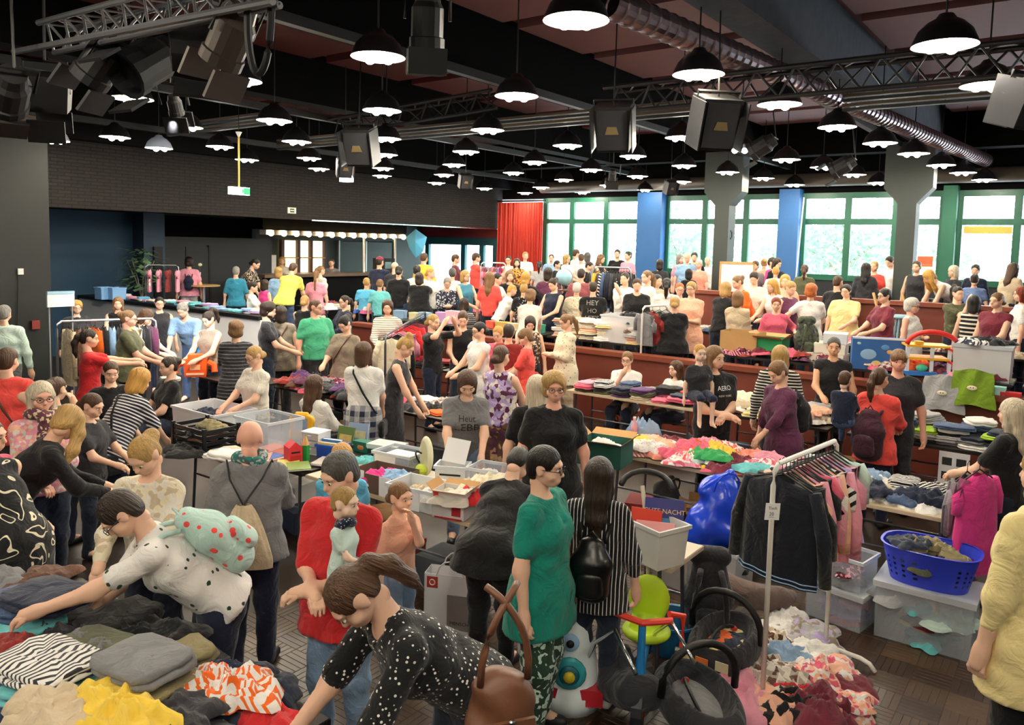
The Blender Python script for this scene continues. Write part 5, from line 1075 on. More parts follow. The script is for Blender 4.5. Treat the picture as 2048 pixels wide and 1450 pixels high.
P(1235, 498, 'person with bun in black dress and white apron by the window', -10, d=19.4, lv=Z2, hair='bun', hc='dark', top='black', sl='s', nv=1)
P(1256, 502, 'dark-haired person in pink shirt by the window', -40, d=19.4, lv=Z2, hair='bun', hc='dark', top='pink', sl='s')
P(1320, 518, 'dark-haired person in charcoal top in front of the blue pier', 178, d=17.4, lv=Z2, hair='bob', hc='dark', top='charcoal', sl='l')
P(1375, 505, 'bald elderly person in pale blue shirt by the second window', 0, d=17.8, lv=Z2, hair='bald', top='lightblue', sl='s', sex='m', w=1.2, sk='pink', hp=15)
P(1361, 508, 'person in pink top half hidden behind the pale blue shirt', 40, d=18.6, lv=Z2, hair='bob', hc='grey', top='pink', sl='s')
P(1389, 504, 'person in navy shirt standing behind the pale blue shirt', 0, d=18.8, lv=Z2, hair='short', hc='dark', top='navy', sl='s', sex='m')
P(1398, 518, 'white-haired person in salmon top beside the pale blue shirt', -30, d=17.4, lv=Z2, hair='short', hc='white', top='salmon', sl='s', w=1.2, sk='pink')
P(1416, 513, 'white-haired person in white top beside the column', 0, d=18.4, lv=Z2, hair='short', hc='white', top='white', sl='s')
P(1378, 537, 'dark-haired child in front of the salmon top', 178, d=16.2, lv=Z2, hair='bob', hc='black', top='black', sl='s')
P(1511, 521, 'person with grey cap of hair by the whiteboard easel', -20, d=16.8, lv=Z2, hair='short', hc='brown', top='grey', sl='s', sex='m')
P(1529, 516, 'fair-haired person in peach blouse by the third window', 175, d=17.0, lv=Z2, hair='bun', hc='blond', top='peach', sl='l')
P(1546, 514, 'dark-haired person in hot pink top by the blue pier', 60, d=16.8, lv=Z2, hair='short', hc='dark', top='hotpink', sl='s')
P(1557, 516, 'person in black jacket looking down by the blue pier', 40, d=16.4, lv=Z2, hair='bob', hc='dark', top='black', sl='l', hp=20)
P(1552, 532, 'bald person in white shirt in front of the black jacket', 175, d=15.9, lv=Z2, hair='buzz', hc='goldblond', top='white', sl='s', sex='m')
P(1610, 528, 'person with long ponytail in olive T-shirt from behind', 176, d=15.6, lv=Z2, hair='ponytail', hc='brown', top='olive', sl='s', w=1.15)
P(1733, 525, 'person with long black hair in charcoal top from behind', 168, d=15.0, lv=Z2, hair='long', hc='black', top='charcoal', sl='l', w=1.1)
P(1749, 521, 'fair-haired child in coral shirt behind the long black hair', -20, d=15.6, lv=Z2, hair='buzz', hc='blond', top='coral', sl='s')
P(1778, 512, 'tall person in white T-shirt with grey print by the column', -40, d=15.6, lv=Z2, hair='short', hc='dark', top='white', sl='s', sex='m', hp=22)
P(1834, 521, 'person in dark vest top sitting at the fourth window', -20, d=14.8, lv=Z2, hair='bun', hc='brown', top='charcoal', sl='n')
P(1851, 542, 'person with long golden hair in white top and black trousers bending over', -60, d=14.2, lv=Z2, hair='longfwd', hc='goldblond', top='white', sl='n', hem=-.04, bot='black', lean=62, arms=('low', 'low'))
P(1907, 530, 'person in beige head scarf and dark jacket by the window', -50, d=14.4, lv=Z2, hair='bob', hc='platinum', top='charcoal', sl='l')
P(1952, 528, 'dark-haired person in navy jacket by the far window', -10, d=14.8, lv=Z2, hair='short', hc='black', top='navy', sl='l')
P(1950, 547, 'boy in faded blue T-shirt from behind', 176, d=13.9, lv=Z2, hair='buzz', hc='dark', top='#6d86b4', sl='s', sex='m')
n_bbag = P(2030, 525, 'person with long brown hair in beige top carrying a royal blue bag', 140, d=13.8, lv=Z2, hair='long', hc='brown', top='beige', sl='s', lean=12)
# --- children carried on an arm (placed on the carrier)
def carried(px, py, d, H, label, face, **k):
    p = at_d(px, py, d); J = pose_of(H, 0, k.get('arms', ('fwd', 'fwd')), None, 0, True, 1.1); z0 = p.z - J['top'][2]
    return P(px, py, label, face, d=d, lv=z0, sit=True, w=1.1, eyes=True, fingers=False, **k)
n_baby = carried(690, 972, 3.72, .70, 'baby with fuzzy fair hair in mint shirt and dark neckerchief', 62, hair='buzz', hc='blond', top='mint', sl='s', hem=-.1, bot='lightdenim', cut=.2, arms=('down', 'fwd'), sk='pale')
n_tod = carried(1401, 687, 7.65, .95, 'fair-haired toddler in charcoal T-shirt and shorts on the arm', 20, hair='buzz', hc='goldblond', top='charcoal', sl='s', bot='navy', cut=.05, arms=('down', 'down'), sk='pale')
n_tod2 = carried(1691, 740, 7.7, .95, 'brown-haired toddler in navy jacket and jeans on the arm', 165, hair='buzz', hc='brown', top='navy', sl='l', bot='denim', arms=('fwd', 'fwd'), sk='pale')
n_kid = P(684, 884, 'fair-haired child in light blue shirt behind the red polo shirt', 170, d=5.3, lv=0, hair='fringe', hc='goldblond', top='skyblue', sl='s', bot='navy', arms=('fwd', 'fwd'))
# --- prints and lettering on clothes
M_inkd = mat('ink_dark', '#2a2a2e', rough=.9); M_ink = mat('ink_pale', '#9a9a94', rough=.9); M_inkw = mat('ink_white', '#e6e6e2', rough=.9)
shirt_text(n_hey, [('HEY', .12), ('HO', .11), ("LET'S", .11), ('GO', .1)], front=False, m=M_ink, z=.40)
shirt_text(n_aero, [('AERO', .065), ('NEW YORK', .03)], m=M_inkw, z=.40, dx=-.06)
shirt_text(n_lebe, [('Heut', .075), ('LEBE', .11)], m=M_inkd, z=.36)
# --- worn bags
backpack(n_strp, mat('black_leather', '#0c0c0e', rough=.3), 'round black leather backpack with silver zip on the pinstriped tunic', .85, z=.02)
backpack(n_pur, fab('charcoal'), 'dark grey and teal backpack worn over the plum jumper', .95, z=.1)
backpack(n_pbp, B_navy, 'dark blue backpack with maroon straps on the pink top', .8, fab('maroon'), z=.12)
backpack(n_cor, fab('#3a1a2a'), 'large dark plum rucksack bag on the coral jacket', 1.15, z=.0)
backpack(n_flor, fab('dots:#b9d8cf:coral:16'), 'mint green backpack with red cherry print on the floral blouse', 1.05, fab('#b9d8cf'), z=.12)
def sackbag(Pn):
    t, J, _ = Pn; b = empty('drawstring_bag'); tag(b, 'pale cloth drawstring bag with black cords hanging on the grey jumper', 'bag')
    b.matrix_world = Matrix.Translation(t.location) @ Matrix.Rotation(t.rotation_euler.z, 4, 'Z'); T = J['T']; c = Vector(T(0, -.1, .1))
    def f(s, q):
        a = 2 * math.pi * s; w = .04 + .13 * min(1, q * 1.15) ** .8; r = 1 + .12 * math.sin(a * 9) * (1 - q) + .03 * math.sin(a * 5)
        return (w * r * math.cos(a), -.02 + (.025 + .05 * math.sin(math.pi * min(q, .95))) * r * math.sin(a), .12 - .4 * q)
    MB().sheet(f, 54, 12).obj('sack', fab('beige'), b, loc=c, smooth=True)
    for s in (-1, 1): MB().tube([c + Vector((0, -.03, .12)), Vector(T(s * .06, -.07, .26)), Vector(T(s * .085, -.01, .315)), Vector(T(s * .09, .05, .24)), Vector(T(s * .1, .0, .02))], .006, 5).obj('cord', M_blackm, b)
sackbag(n_bald)
for pp, m, lb, sd in ((n_plaid, B_black, 'black shoulder bag worn across the white T-shirt', 1), (n_gt, B_brown, 'dark brown shoulder bag across the taupe T-shirt', 1), (tp_, B_brown, 'brown shoulder bag across the taupe dress', -1), (n_nav, B_black, 'black shoulder bag across the navy striped shirt', 1), (n_red2, B_brown, 'dark strap bag across the coral T-shirt', 1)): strap_bag(pp, m, lb, sd)
# scarves are clothing of their wearers
def scarf(Pn, spec, s=1.0):
    t, J, _ = Pn; v = Vol(.02); c = np.array(J['neck']) + np.array([0, 0, .035 * s]); R = J['Rt']
    for k in range(12):
        a = k * math.pi / 6; b = (k + 1) * math.pi / 6; r = .075 * s
        v.cone(c + R @ np.array([r * math.sin(a), .02 + r * .8 * math.cos(a), .015 * math.sin(a * 2)]), c + R @ np.array([r * math.sin(b), .02 + r * .8 * math.cos(b), .015 * math.sin(b * 2)]), .032 * s, .034 * s)
    if s > .7: v.chain([c + R @ np.array([.0, .1, -.02]), c + R @ np.array([.01, .13, -.14 * s]), c + R @ np.array([.0, .13, -.24 * s])], [.045 * s, .05 * s, .02])
    V, Q = v.mesh(.013, .006); mobj('scarf', fastmesh('scarf', V, Q, V), fab(spec, True), t)
scarf(n_scarf, 'floral:plum:beige:60:brown', 1.1); scarf(n_bald, 'floral:#4a5a60:lightgrey:60:teal'); scarf(n_baby, 'dots:navy:white:90', .52)
# ================================================================ TABLES, CLOTHES AND GOODS
random.seed(21)
M_ttop = mat('dark_table_top', '#2a2420', rough=.4, noise=.15, nscale=6); M_tedge = mat('table_edge', '#c9b79a', rough=.4); M_tleg = mat('table_leg', '#5b5e64', rough=.35, metal=.7)
M_card = mat('cardboard', '#b98d5a', rough=.85, noise=.08, nscale=10); M_paper = mat('white_paper', '#eeeef0', rough=.7); M_clear = plastic('clear_plastic', '#dfe6ee', .3); M_milky = plastic('milky_plastic', '#f6f8f8', .5); M_rim = plastic('plastic_rim', '#e6ecf2', .75)
def table(u0, u1, v0, v1, label, z0=0.0, h=.75, light=False):
    c = W((u0 + u1) / 2, (v0 + v1) / 2, z0); a, b = (u1 - u0) / 2, (v1 - v0) / 2; t = empty('folding_table', c, ROOM); tag(t, label, 'table')
    MB().box(-a, a, -b, b, h - .03, h - .004).obj('edge_band', M_tedge if light else M_blackm, t); MB().box(-a + .004, a - .004, -b + .004, b - .004, h - .004, h).obj('table_top', M_tedge if light else M_ttop, t)
    for sx in (-1, 1):
        for sy in (-1, 1): MB().tube([(sx * (a - .08), sy * (b - .12), h - .03), (sx * (a - .05), sy * (b - .1), 0)], .014, 8).obj('leg', M_tleg, t)
        MB().tube([(sx * (a - .07), -(b - .11), .4), (sx * (a - .07), b - .11, .4)], .01, 6).obj('cross_bar', M_tleg, t)
    return (u0, u1, v0, v1, z0 + h)
# ---- cloth shapes (shared meshes)
def n3(x, y, s): return math.sin(x * 3.1 + s) * math.sin(y * 2.7 + s * 1.7) + .5 * math.sin(x * 6.3 - y * 5.1 + s * 2.3) + .3 * math.sin(x * 11 + y * 9 + s)
def folded(seed):
    b = MB(); r = random.Random(seed); L, Wd = .15 + r.random() * .04, .11 + r.random() * .03; z = 0
    for lay in range(2):
        l, w, h = L * (1 - .06 * lay) , Wd * (1 - .1 * lay * r.random()), .018 + .008 * r.random(); ox, oy = r.uniform(-.012, .012) * lay, r.uniform(-.012, .012) * lay; N = 20
        rings = [(0.96, 0), (1.02, .3), (1.02, .7), (.97, .97), (.6, 1.08), (.25, 1.1)]; vs = []
        for k, zz in rings:
            for i in range(N):
                a = 2 * math.pi * i / N; ca, sa = math.cos(a), math.sin(a); m = max(abs(ca) ** 6 + abs(sa) ** 6, 1e-6) ** (1 / 6.0)
                x, y = ca / m * l * k + ox, sa / m * w * k + oy; vs.append((x, y, z + h * zz + (.005 * n3(x * 14, y * 14, seed + lay) if zz > .9 else 0) + .003 * math.sin(i * 1.9 + seed)))
        fs = [(q * N + i, q * N + (i + 1) % N, (q + 1) * N + (i + 1) % N, (q + 1) * N + i) for q in range(len(rings) - 1) for i in range(N)] + [tuple((len(rings) - 1) * N + i for i in range(N))]
        b.add(vs, fs); z += h
    me = b.mesh('folded_garment', True); me['h'] = z; return me
def crumpled(seed):
    r = random.Random(seed); N, K = 44, 15; R0 = .17 + .06 * r.random(); h = .05 + .035 * r.random(); vs = []; A = [(r.uniform(14, 40), r.uniform(0, 6.28), r.uniform(0, 6.28), r.uniform(.5, 1)) for _ in range(6)]
    for k in range(K):
        q = 1 - k / K
        for i in range(N):
            a = 2 * math.pi * i / N; rad = R0 * q * (1 + .25 * math.sin(a * 2 + seed) + .14 * math.sin(a * 5 + seed * 2) + .09 * math.sin(a * 9 + seed)); x, y = rad * math.cos(a), rad * math.sin(a) * .8; z = 0; wx, wy = x + .02 * math.sin(y * 40 + seed), y + .02 * math.sin(x * 37 + seed)
            for f, d, ph, am in A: z += am * (1 - abs(math.sin((wx * math.cos(d) + wy * math.sin(d)) * f + ph))) ** 2
            vs.append((x, y, h * (1 - q ** 3) ** .7 * (.45 + .33 * z) + (.004 if k else 0)))
    vs.append((0, 0, h)); fs = [(k * N + i, k * N + (i + 1) % N, (k + 1) * N + (i + 1) % N, (k + 1) * N + i) for k in range(K - 1) for i in range(N)] + [((K - 1) * N + i, (K - 1) * N + (i + 1) % N, K * N) for i in range(N)]
    b = MB(); b.add(vs, fs); me = b.mesh('crumpled_garment', True); me['h'] = h * .7; return me
FOLD = [folded(s) for s in range(8)]; CRUM = [crumpled(s) for s in range(12)]; NG = dict(f=0, c=0, h=0)
def garment(p, spec, kind, where, grp, rz=None, s=1.0, tilt=(0, 0)):
    me = random.choice(FOLD if kind == 'f' else CRUM); NG[kind] += 1; cw = word(spec.split(':')[0]) if ':' not in spec else {'stripe': 'striped', 'thin': 'pinstriped', 'plaid': 'checked', 'dots': 'dotted', 'floral': 'floral print', 'camo': 'camouflage', 'sprig': 'small print', 'vstripe': 'striped'}[spec.split(':')[0]] + ' ' + word(spec.split(':')[1])
    if cw.startswith('#'): cw = 'coloured'
    c0 = spec.split(':')[0]; noun = 'trousers' if c0 in ('denim', 'darkdenim', 'lightdenim', 'charcoal', 'navy', 'khaki', 'olive', 'grey', 'brown') else 'shirt' if ':' in spec or c0 in ('white', 'peach', 'pink', 'rose', 'yellow', 'green', 'mint', 'aqua', 'orange', 'salmon', 'hotpink', 'lightblue', 'skyblue', 'red') else 'jumper'
    o = mobj(('folded_' if kind == 'f' else 'crumpled_') + noun, me, fab(spec), loc=p); o.rotation_euler = (tilt[0], tilt[1], random.uniform(0, 6.28) if rz is None else rz); o.scale = (s, s, s * random.uniform(.85, 1.15))
    tag(o, '%s %s %s %s %s' % (cw, 'folded' if kind == 'f' else 'crumpled', noun, 'in the stacks on' if kind == 'f' else 'in the heap on', where), 'garment', 'clothes on ' + where); return me['h'] * o.scale[2]
PAL = dict(
    dark=['black', 'charcoal', 'navy', 'darkdenim', 'grey', 'olive', 'denim', 'black', 'navy', 'charcoal', 'khaki', 'brown'],
    kids=['peach', 'salmon', 'rose', 'green', 'yellow', 'lightgrey', 'red', 'pink', 'mint', 'orange', 'maroon', 'floral:white:rose:30:pink', 'stripe:white:coral:30', 'aqua', 'lightdenim', 'dots:white:pink:40'],
    red=['maroon', 'black', 'black', 'rose', 'purple', 'maroon', 'charcoal', 'brick', 'floral:maroon:pink:40:black', 'grey', 'plum', 'brown', 'stripe:maroon:pink:30'],
    mixed=['black', 'white', 'red', 'navy', 'pink', 'lightgrey', 'maroon', 'denim', 'beige', 'charcoal', 'rose', 'stripe:navy:white:30', 'plaid:maroon:offwhite:14', 'olive', 'purple', 'orange'],
    jeans=['denim', 'lightdenim', 'charcoal', 'navy', 'white', 'beige', 'black', 'darkdenim', 'stripe:black:white:30', 'brown'],
    white=['white', 'cream', 'offwhite', 'beige', 'white', 'lightgrey', 'peach', 'paleyellow'],
    grey=['charcoal', 'grey', 'black', 'navy', 'lightgrey', 'denim', 'darkdenim', 'lime', 'white', 'black'],
    pink=['pink', 'hotpink', 'rose', 'white', 'lilac', 'pink', 'floral:white:pink:30:rose', 'black', 'maroon', 'peach'],
    blue=['lightblue', 'white', 'skyblue', 'lilac', 'pink', 'navy', 'aqua', 'white', 'lightgrey', 'hotpink'])
def fill(T, where, pal, nu, nv, kind='c', layers=2, inset=.12, s=1.0, skip=0.0, drop=.07):
    u0, u1, v0, v1, z = T; pal = PAL[pal]; grp = where
    for i in range(nu):
        for j in range(nv):
            if random.random() < skip: continue
            zz = z; nl = random.randint(max(1, layers - 1), layers + (2 if kind == 'f' else 0)); kk = kind if kind != 'm' else random.choice('fc'); rz = ROOM + random.uniform(-.25, .25) + (math.pi / 2 if random.random() < .3 else 0)
            uu = u0 + inset + (u1 - u0 - 2 * inset) * ((i + .5) / nu) + random.uniform(-.02, .02); vv = v0 + inset + (v1 - v0 - 2 * inset) * ((j + .5) / nv) + random.uniform(-.03, .03)
            for l in range(nl):
                h = garment(W(uu + random.uniform(-.015, .015), vv + random.uniform(-.015, .015), zz + .002), random.choice(pal), kk, where, grp, rz + random.uniform(-.12, .12) if kk == 'f' else None, s * random.uniform(.85, 1.1), (0, 0) if kk == 'f' else (random.uniform(-.12, .12), random.uniform(-.12, .12)))
                zz += h * (.9 if kk == 'f' else .8)
# ---- the rows of tables
T0a = table(1.15, 2.1, 2.45, 4.25, 'dark folding table under jeans in front of the floral blouse', light=False); T0b = table(1.15, 2.1, 4.28, 4.95, 'dark folding table beside the swirl-patterned dress')
T1a = table(4.25, 5.05, 3.45, 5.3, 'folding table with boxes in front of the grey lettered T-shirt', light=True); T1b = table(4.25, 5.05, 5.35, 7.2, 'folding table with black crate and toys behind the bald person')
T2a = table(6.65, 7.4, .7, 2.1, 'folding table of jeans behind the blue laundry basket', light=True); T2b = table(6.65, 7.4, 2.15, 3.75, 'folding table heaped with bright children clothes', light=True)
T2c = table(6.6, 7.35, 5.3, 7.0, 'folding table between the plaid skirt and the black V-neck'); T2d = table(6.6, 7.35, 7.05, 8.9, 'folding table with dark red heap in front of the sea green T-shirt')
T3a = table(9.15, 9.9, .4, 2.1, 'folding table of folded trousers before the brown wall'); T3b = table(9.15, 9.9, 2.3, 3.7, 'folding table with pale clothes behind the plum jumper'); T3c = table(9.15, 9.75, 3.9, 5.8, 'folding table with shoes in front of the two sitters', light=True)
T3d = table(9.2, 9.95, 6.6, 8.2, 'folding table below the red polo shirt'); T3e = table(9.2, 9.95, 8.3, 9.9, 'folding table before the black strap top')
T4a = table(11.0, 11.65, -2.2, .6, 'table with toys behind the low brown wall', Z1, .72); T4b = table(11.0, 11.65, .7, 2.6, 'table behind the low brown wall before the maroon T-shirt', Z1, .72); T4c = table(11.0, 11.65, 2.7, 4.5, 'table behind the low brown wall before the pink cardigan', Z1, .72); T4d = table(11.0, 11.65, 5.6, 7.4, 'table behind the low brown wall before the hand-lettered back', Z1, .72); T4e = table(11.0, 11.65, 7.5, 9.4, 'table with games behind the patterned dress', Z1, .72); T4f = table(11.0, 11.65, 9.5, 11.6, 'table of toys behind the striped cream top', Z1, .72)
T5a = table(13.6, 14.3, .2, 2.4, 'long table before the upper brown wall near the maroon blouse', Z1, .75); T5b = table(13.3, 14.0, 2.6, 5.0, 'long table behind the pale yellow shirt', Z1, .75); T5c = table(13.4, 14.1, 5.2, 7.4, 'long table behind the beige cardigan', Z1, .75); T5d = table(13.2, 13.9, 8.2, 10.4, 'long table below the globe', Z1, .75); T5e = table(13.0, 13.7, 10.6, 12.4, 'long table in front of the boys in blue', Z1, .75)
T6a = table(17.6, 18.2, 1.5, 4.0, 'window table beside the easel column', Z2, .75); T6b = table(17.6, 18.2, 5.0, 8.0, 'window table beside the whiteboard easel', Z2, .75); T6c = table(17.4, 18.0, 8.6, 11.5, 'window table in front of the first tall window', Z2, .75); T7a = table(11.4, 12.2, 12.6, 14.6, 'table on the raised floor before the bar', Z1, .75)
fill(T0a, 'the table under the floral blouse', 'dark', 3, 6, 'm', 3, .1, 1.05); fill(T0b, 'the table by the swirl dress', 'dark', 3, 2, 'm', 2, .1, 1.05)
fill(T2a, 'the jeans table', 'jeans', 2, 5, 'm', 3, .12); fill(T2b, 'the bright children clothes table', 'kids', 3, 7, 'c', 3, .08); fill(T2d, 'the dark red heap table', 'red', 3, 7, 'c', 3, .08); fill(T2c, 'the table beside the plaid skirt', 'mixed', 2, 6, 'm', 2)
fill(T3a, 'the folded trousers table', 'grey', 2, 6, 'f', 4, .1); fill(T3b, 'the pale clothes table', 'white', 2, 4, 'm', 4, .12, 1.1); fill(T3c, 'the table of the two sitters', 'mixed', 2, 6, 'f', 2, .08); fill(T3d, 'the table below the red polo', 'mixed', 2, 5, 'm', 2); fill(T3e, 'the table before the black strap top', 'red', 2, 5, 'm', 2)
fill(T4b, 'the wall table before the maroon T-shirt', 'mixed', 2, 6, 'c', 3, .08); fill(T4c, 'the wall table before the pink cardigan', 'red', 2, 6, 'c', 3, .08); fill(T4d, 'the wall table before the lettered back', 'white', 2, 6, 'f', 5, .08, 1.1); fill(T4a, 'the toy table behind the brown wall', 'pink', 2, 4, 'm', 2, .1, 1, .3)
fill(T5a, 'the table before the upper wall', 'mixed', 2, 6, 'm', 2); fill(T5b, 'the table behind the pale yellow shirt', 'mixed', 2, 7, 'm', 2); fill(T5c, 'the table behind the beige cardigan', 'mixed', 2, 6, 'm', 2); fill(T5d, 'the table below the globe', 'white', 2, 6, 'm', 2); fill(T5e, 'the table of the boys in blue', 'mixed', 1, 6, 'm', 2)
fill(T6a, 'the window table by the easel', 'mixed', 1, 5, 'm', 1); fill(T6b, 'the window table by the whiteboard', 'white', 1, 6, 'm', 1); fill(T6c, 'the first window table', 'mixed', 1, 6, 'm', 1); fill(T7a, 'the table before the bar', 'mixed', 2, 6, 'm', 2)
fill((UL - .05, UL + .35, VL + .2, VB - 1.0, 1.37), 'the white wall ledge', 'blue', 1, 22, 'f', 1, .05, .8)
# ---- boxes
def cbox(p, rz, l, w, h, label, m=None, rim=None, lid=False, name='storage_box', cat='box', tap=.03):
    t = empty(name, p, rz); tag(t, label, cat); m = m or M_clear; a, b = l / 2, w / 2; k = .004
    bx = MB(); T = lambda x, y, z: (x * (1 - tap * (1 - z / h)), y * (1 - tap * (1 - z / h)), z)
    o_ = [T(-a, -b, 0), T(a, -b, 0), T(a, b, 0), T(-a, b, 0), T(-a, -b, h), T(a, -b, h), T(a, b, h), T(-a, b, h)]; i_ = [(x * (1 - k / a), y * (1 - k / b), z + (k if z == 0 else 0)) for x, y, z in o_]
    bx.add(o_ + i_, [(3, 2, 1, 0), (0, 1, 5, 4), (1, 2, 6, 5), (2, 3, 7, 6), (3, 0, 4, 7), (8, 9, 10, 11), (12, 13, 9, 8), (13, 14, 10, 9), (14, 15, 11, 10), (15, 12, 8, 11), (4, 5, 13, 12), (5, 6, 14, 13), (6, 7, 15, 14), (7, 4, 12, 15)]).obj('box_body', m, t)
    r = MB(); g = .012
    for x0, x1, y0, y1 in ((-a - g, a + g, -b - g, -b + .002), (-a - g, a + g, b - .002, b + g), (-a - g, -a + .002, -b, b), (a - .002, a + g, -b, b)): r.box(x0, x1, y0, y1, h - .025, h)
    r.obj('rim', rim or (M_rim if m in (M_clear, M_milky) else m), t)
    if lid: MB().box(-a - .015, a + .015, -b - .015, b + .015, h + .001, h + .018).obj('lid', rim or M_rim, t)
    return t
def stuffed(t, l, w, h, n, pal, where, k='c', top=0.0):
    """clothes lying in a box"""
    c = t.location; rz = t.rotation_euler.z
    for i in range(n):
        q = Matrix.Rotation(rz, 3, 'Z') @ Vector((random.uniform(-.5, .5) * max(l - .24, .05), random.uniform(-.5, .5) * max(w - .24, .05), .01 + (h + top) * i / n * .85)); garment(c + q, random.choice(PAL[pal]), k, where, where, s=min(.9, w / .42))
bb1 = cbox(at_z(1850, 1275, 0) , ROOM + R_(90), .62, .42, .40, 'large clear storage box with lid under the blue laundry basket', lid=True); stuffed(bb1, .62, .42, .36, 7, 'kids', 'clear box under the laundry basket')
def basket(p, rz):
    t = empty('laundry_basket', p, rz); tag(t, 'royal blue plastic laundry basket full of dark clothes', 'basket'); m = mat('blue_plastic', '#2b3fd0', rough=.4); N = 72
    def ring(k, o=0): return [((.25 + .06 * k + o) * math.copysign(abs(math.cos(2 * math.pi * i / N)) ** .7, math.cos(2 * math.pi * i / N)), (.17 + .05 * k + o) * math.copysign(abs(math.sin(2 * math.pi * i / N)) ** .7, math.sin(2 * math.pi * i / N)), .25 * k) for i in range(N)]
    ks = [0, .2, .27, .35, .42, .5, .57, .65, .72, .9, 1]; R = [ring(k) for k in ks] + [[(x, y, z + .012) for x, y, z in ring(1, .014)], [(x, y, z + .012) for x, y, z in ring(1, -.003)], [(x, y, z + .005) for x, y, z in ring(0, -.004)]]; b = MB(); vs = [q for r in R for q in r]; fs = []
    for q in range(len(R) - 2):
        for i in range(N):
            if q in (1, 3, 5, 7) and i % 3 == 1 and i % 18 > 4: continue
            fs.append((q * N + i, q * N + (i + 1) % N, (q + 1) * N + (i + 1) % N, (q + 1) * N + i))
    fs.append(tuple(range(N - 1, -1, -1))); b.add(vs, fs).obj('basket_body', m, t); return t
bk = basket(bb1.location + Vector((0, 0, .42)), ROOM + R_(90)); stuffed(bk, .5, .36, .2, 8, 'dark', 'the blue laundry basket', top=.14)
b2 = cbox(at_z(1682, 1235, 0), ROOM + R_(80), .42, .32, .26, 'lower clear box of the two stacked behind the white rack', lid=True); stuffed(b2, .42, .32, .22, 4, 'pink', 'lower stacked clear box')
b3 = cbox(b2.location + Vector((0, 0, .285)), ROOM + R_(80), .38, .29, .24, 'upper clear box of the two stacked behind the white rack'); stuffed(b3, .38, .29, .2, 4, 'red', 'upper stacked clear box')
b4 = cbox(at_z(1440, 1165, 0), ROOM + R_(85), .42, .34, .34, 'milky storage box with clothes below the shiny blue bag', M_milky); stuffed(b4, .42, .34, .3, 4, 'pink', 'milky box below the blue bag')
b5 = cbox(at_z(1362, 1165, 0), ROOM + R_(80), .3, .3, .36, 'pale grey fabric box standing beside the milky storage box', mat('pale_fabric', '#a9a7a8', rough=.8, noise=.1))
# ---- small table with white bin of books
T8 = table(4.45, 4.95, 2.0, 2.5, 'small pale table under the white bin of books', light=True); p = at_z(1306, 1118, .752)
bn = cbox(p, ROOM + R_(70), .36, .26, .26, 'white bin of picture books on the small pale table', mat('white_plastic', '#d9dad6', rough=.4), tap=.12)
def book(p, rz, l, h, th, c, label, tilt=0.0, title=None, group=None, c2=None):
    t = empty('book', p, rz); t.rotation_euler = (tilt, 0, rz); tag(t, label, 'book', group); MB().box(-l / 2, l / 2, -th / 2, -th / 2 + .003, 0, h).box(-l / 2, l / 2, th / 2 - .003, th / 2, 0, h).box(-l / 2 - .002, -l / 2, -th / 2, th / 2, 0, h).obj('cover', mat('cover_' + c, c, rough=.4), t); MB().box(-l / 2, l / 2 - .004, -th / 2 + .003, th / 2 - .003, .004, h - .004).obj('pages', M_paper, t)
    if c2: MB().box(-l * .38, l * .38, -th / 2 - .001, -th / 2, h * .12, h * .55).obj('cover_picture', mat('pic_' + c2, c2, rough=.4, noise=.4, nscale=20), t)
    if title: text_mesh('title', title, l * .17, mat('title_gold', '#f0c88a', rough=.5), t, Matrix.Translation((0, -th / 2 - .002, h * .7)) @ Matrix.Rotation(math.pi / 2, 4, 'X'))
    return t
book(p + Vector((.07, .05, .1)), R_(-14), .25, .27, .03, '#2a2a78', 'large violet bedtime picture book standing in the white bin', -.25, 'GUTE NACHT', c2='#3f86b8')
book(p + Vector((.0, -.03, .1)), R_(-14), .24, .15, .02, '#e8a0a0', 'pink picture book in front of the violet one', -.25, c2='#b8cc7a'); book(p + Vector((-.05, .06, .08)), R_(-25), .2, .22, .02, '#d0402c', 'red picture book at the side of the white bin', -.2)
# ---- white clothes rack with hanging clothes
def hanging(p, rz, L, hw, spec, label, grp, sleeve=.5, flare=1.1, hanger=None, depth=.045, name='hanging_garment', trim=None, tulle=None):
    t = empty(name, p, rz); tag(t, label, 'garment', grp); NG['h'] += 1
    def f(s, q):
        a = 2 * math.pi * s; w = hw * (.35 + .65 * min(1, q / .06) ** .5 if q < .06 else 1.0 + (flare - 1) * q); fold = 1 + .1 * math.sin(a * 7 + q * 3) * q + .06 * math.sin(a * 11)
        return (w * math.cos(a) * (1 + .02 * math.sin(a * 9) * q), depth * (.5 + .5 * min(1, q * 5)) * fold * math.sin(a), -.05 - L * q - .03 * abs(math.cos(a)) * (1 - min(1, q * 12)))
    MB().sheet(f, 40, 10).obj('cloth', fab(spec), t, smooth=True)
    if sleeve:
        for sx in (-1, 1): MB().tube([(sx * hw * .9, 0, -.1), (sx * hw * 1.22, 0, -.1 - L * sleeve * .5), (sx * hw * 1.3, 0, -.1 - L * sleeve)], [.04, .045, .035], 9).obj('sleeve', fab(spec), t, smooth=True)
    if trim:
        for q in (.93, .97): MB().tube([Vector(f(i / 40, q)) * 1.012 for i in range(41)], .004, 4, False).obj('trim_line', fab(trim), t)
    MB().tube([(-hw * .85, 0, -.1), (0, 0, -.03), (hw * .85, 0, -.1)], .006, 6).tube([(0, 0, -.03), (0, 0, .03), (.018, 0, .05), (.03, 0, .03)], .003, 5).obj('hanger', hanger or M_blackm, t)
    return t
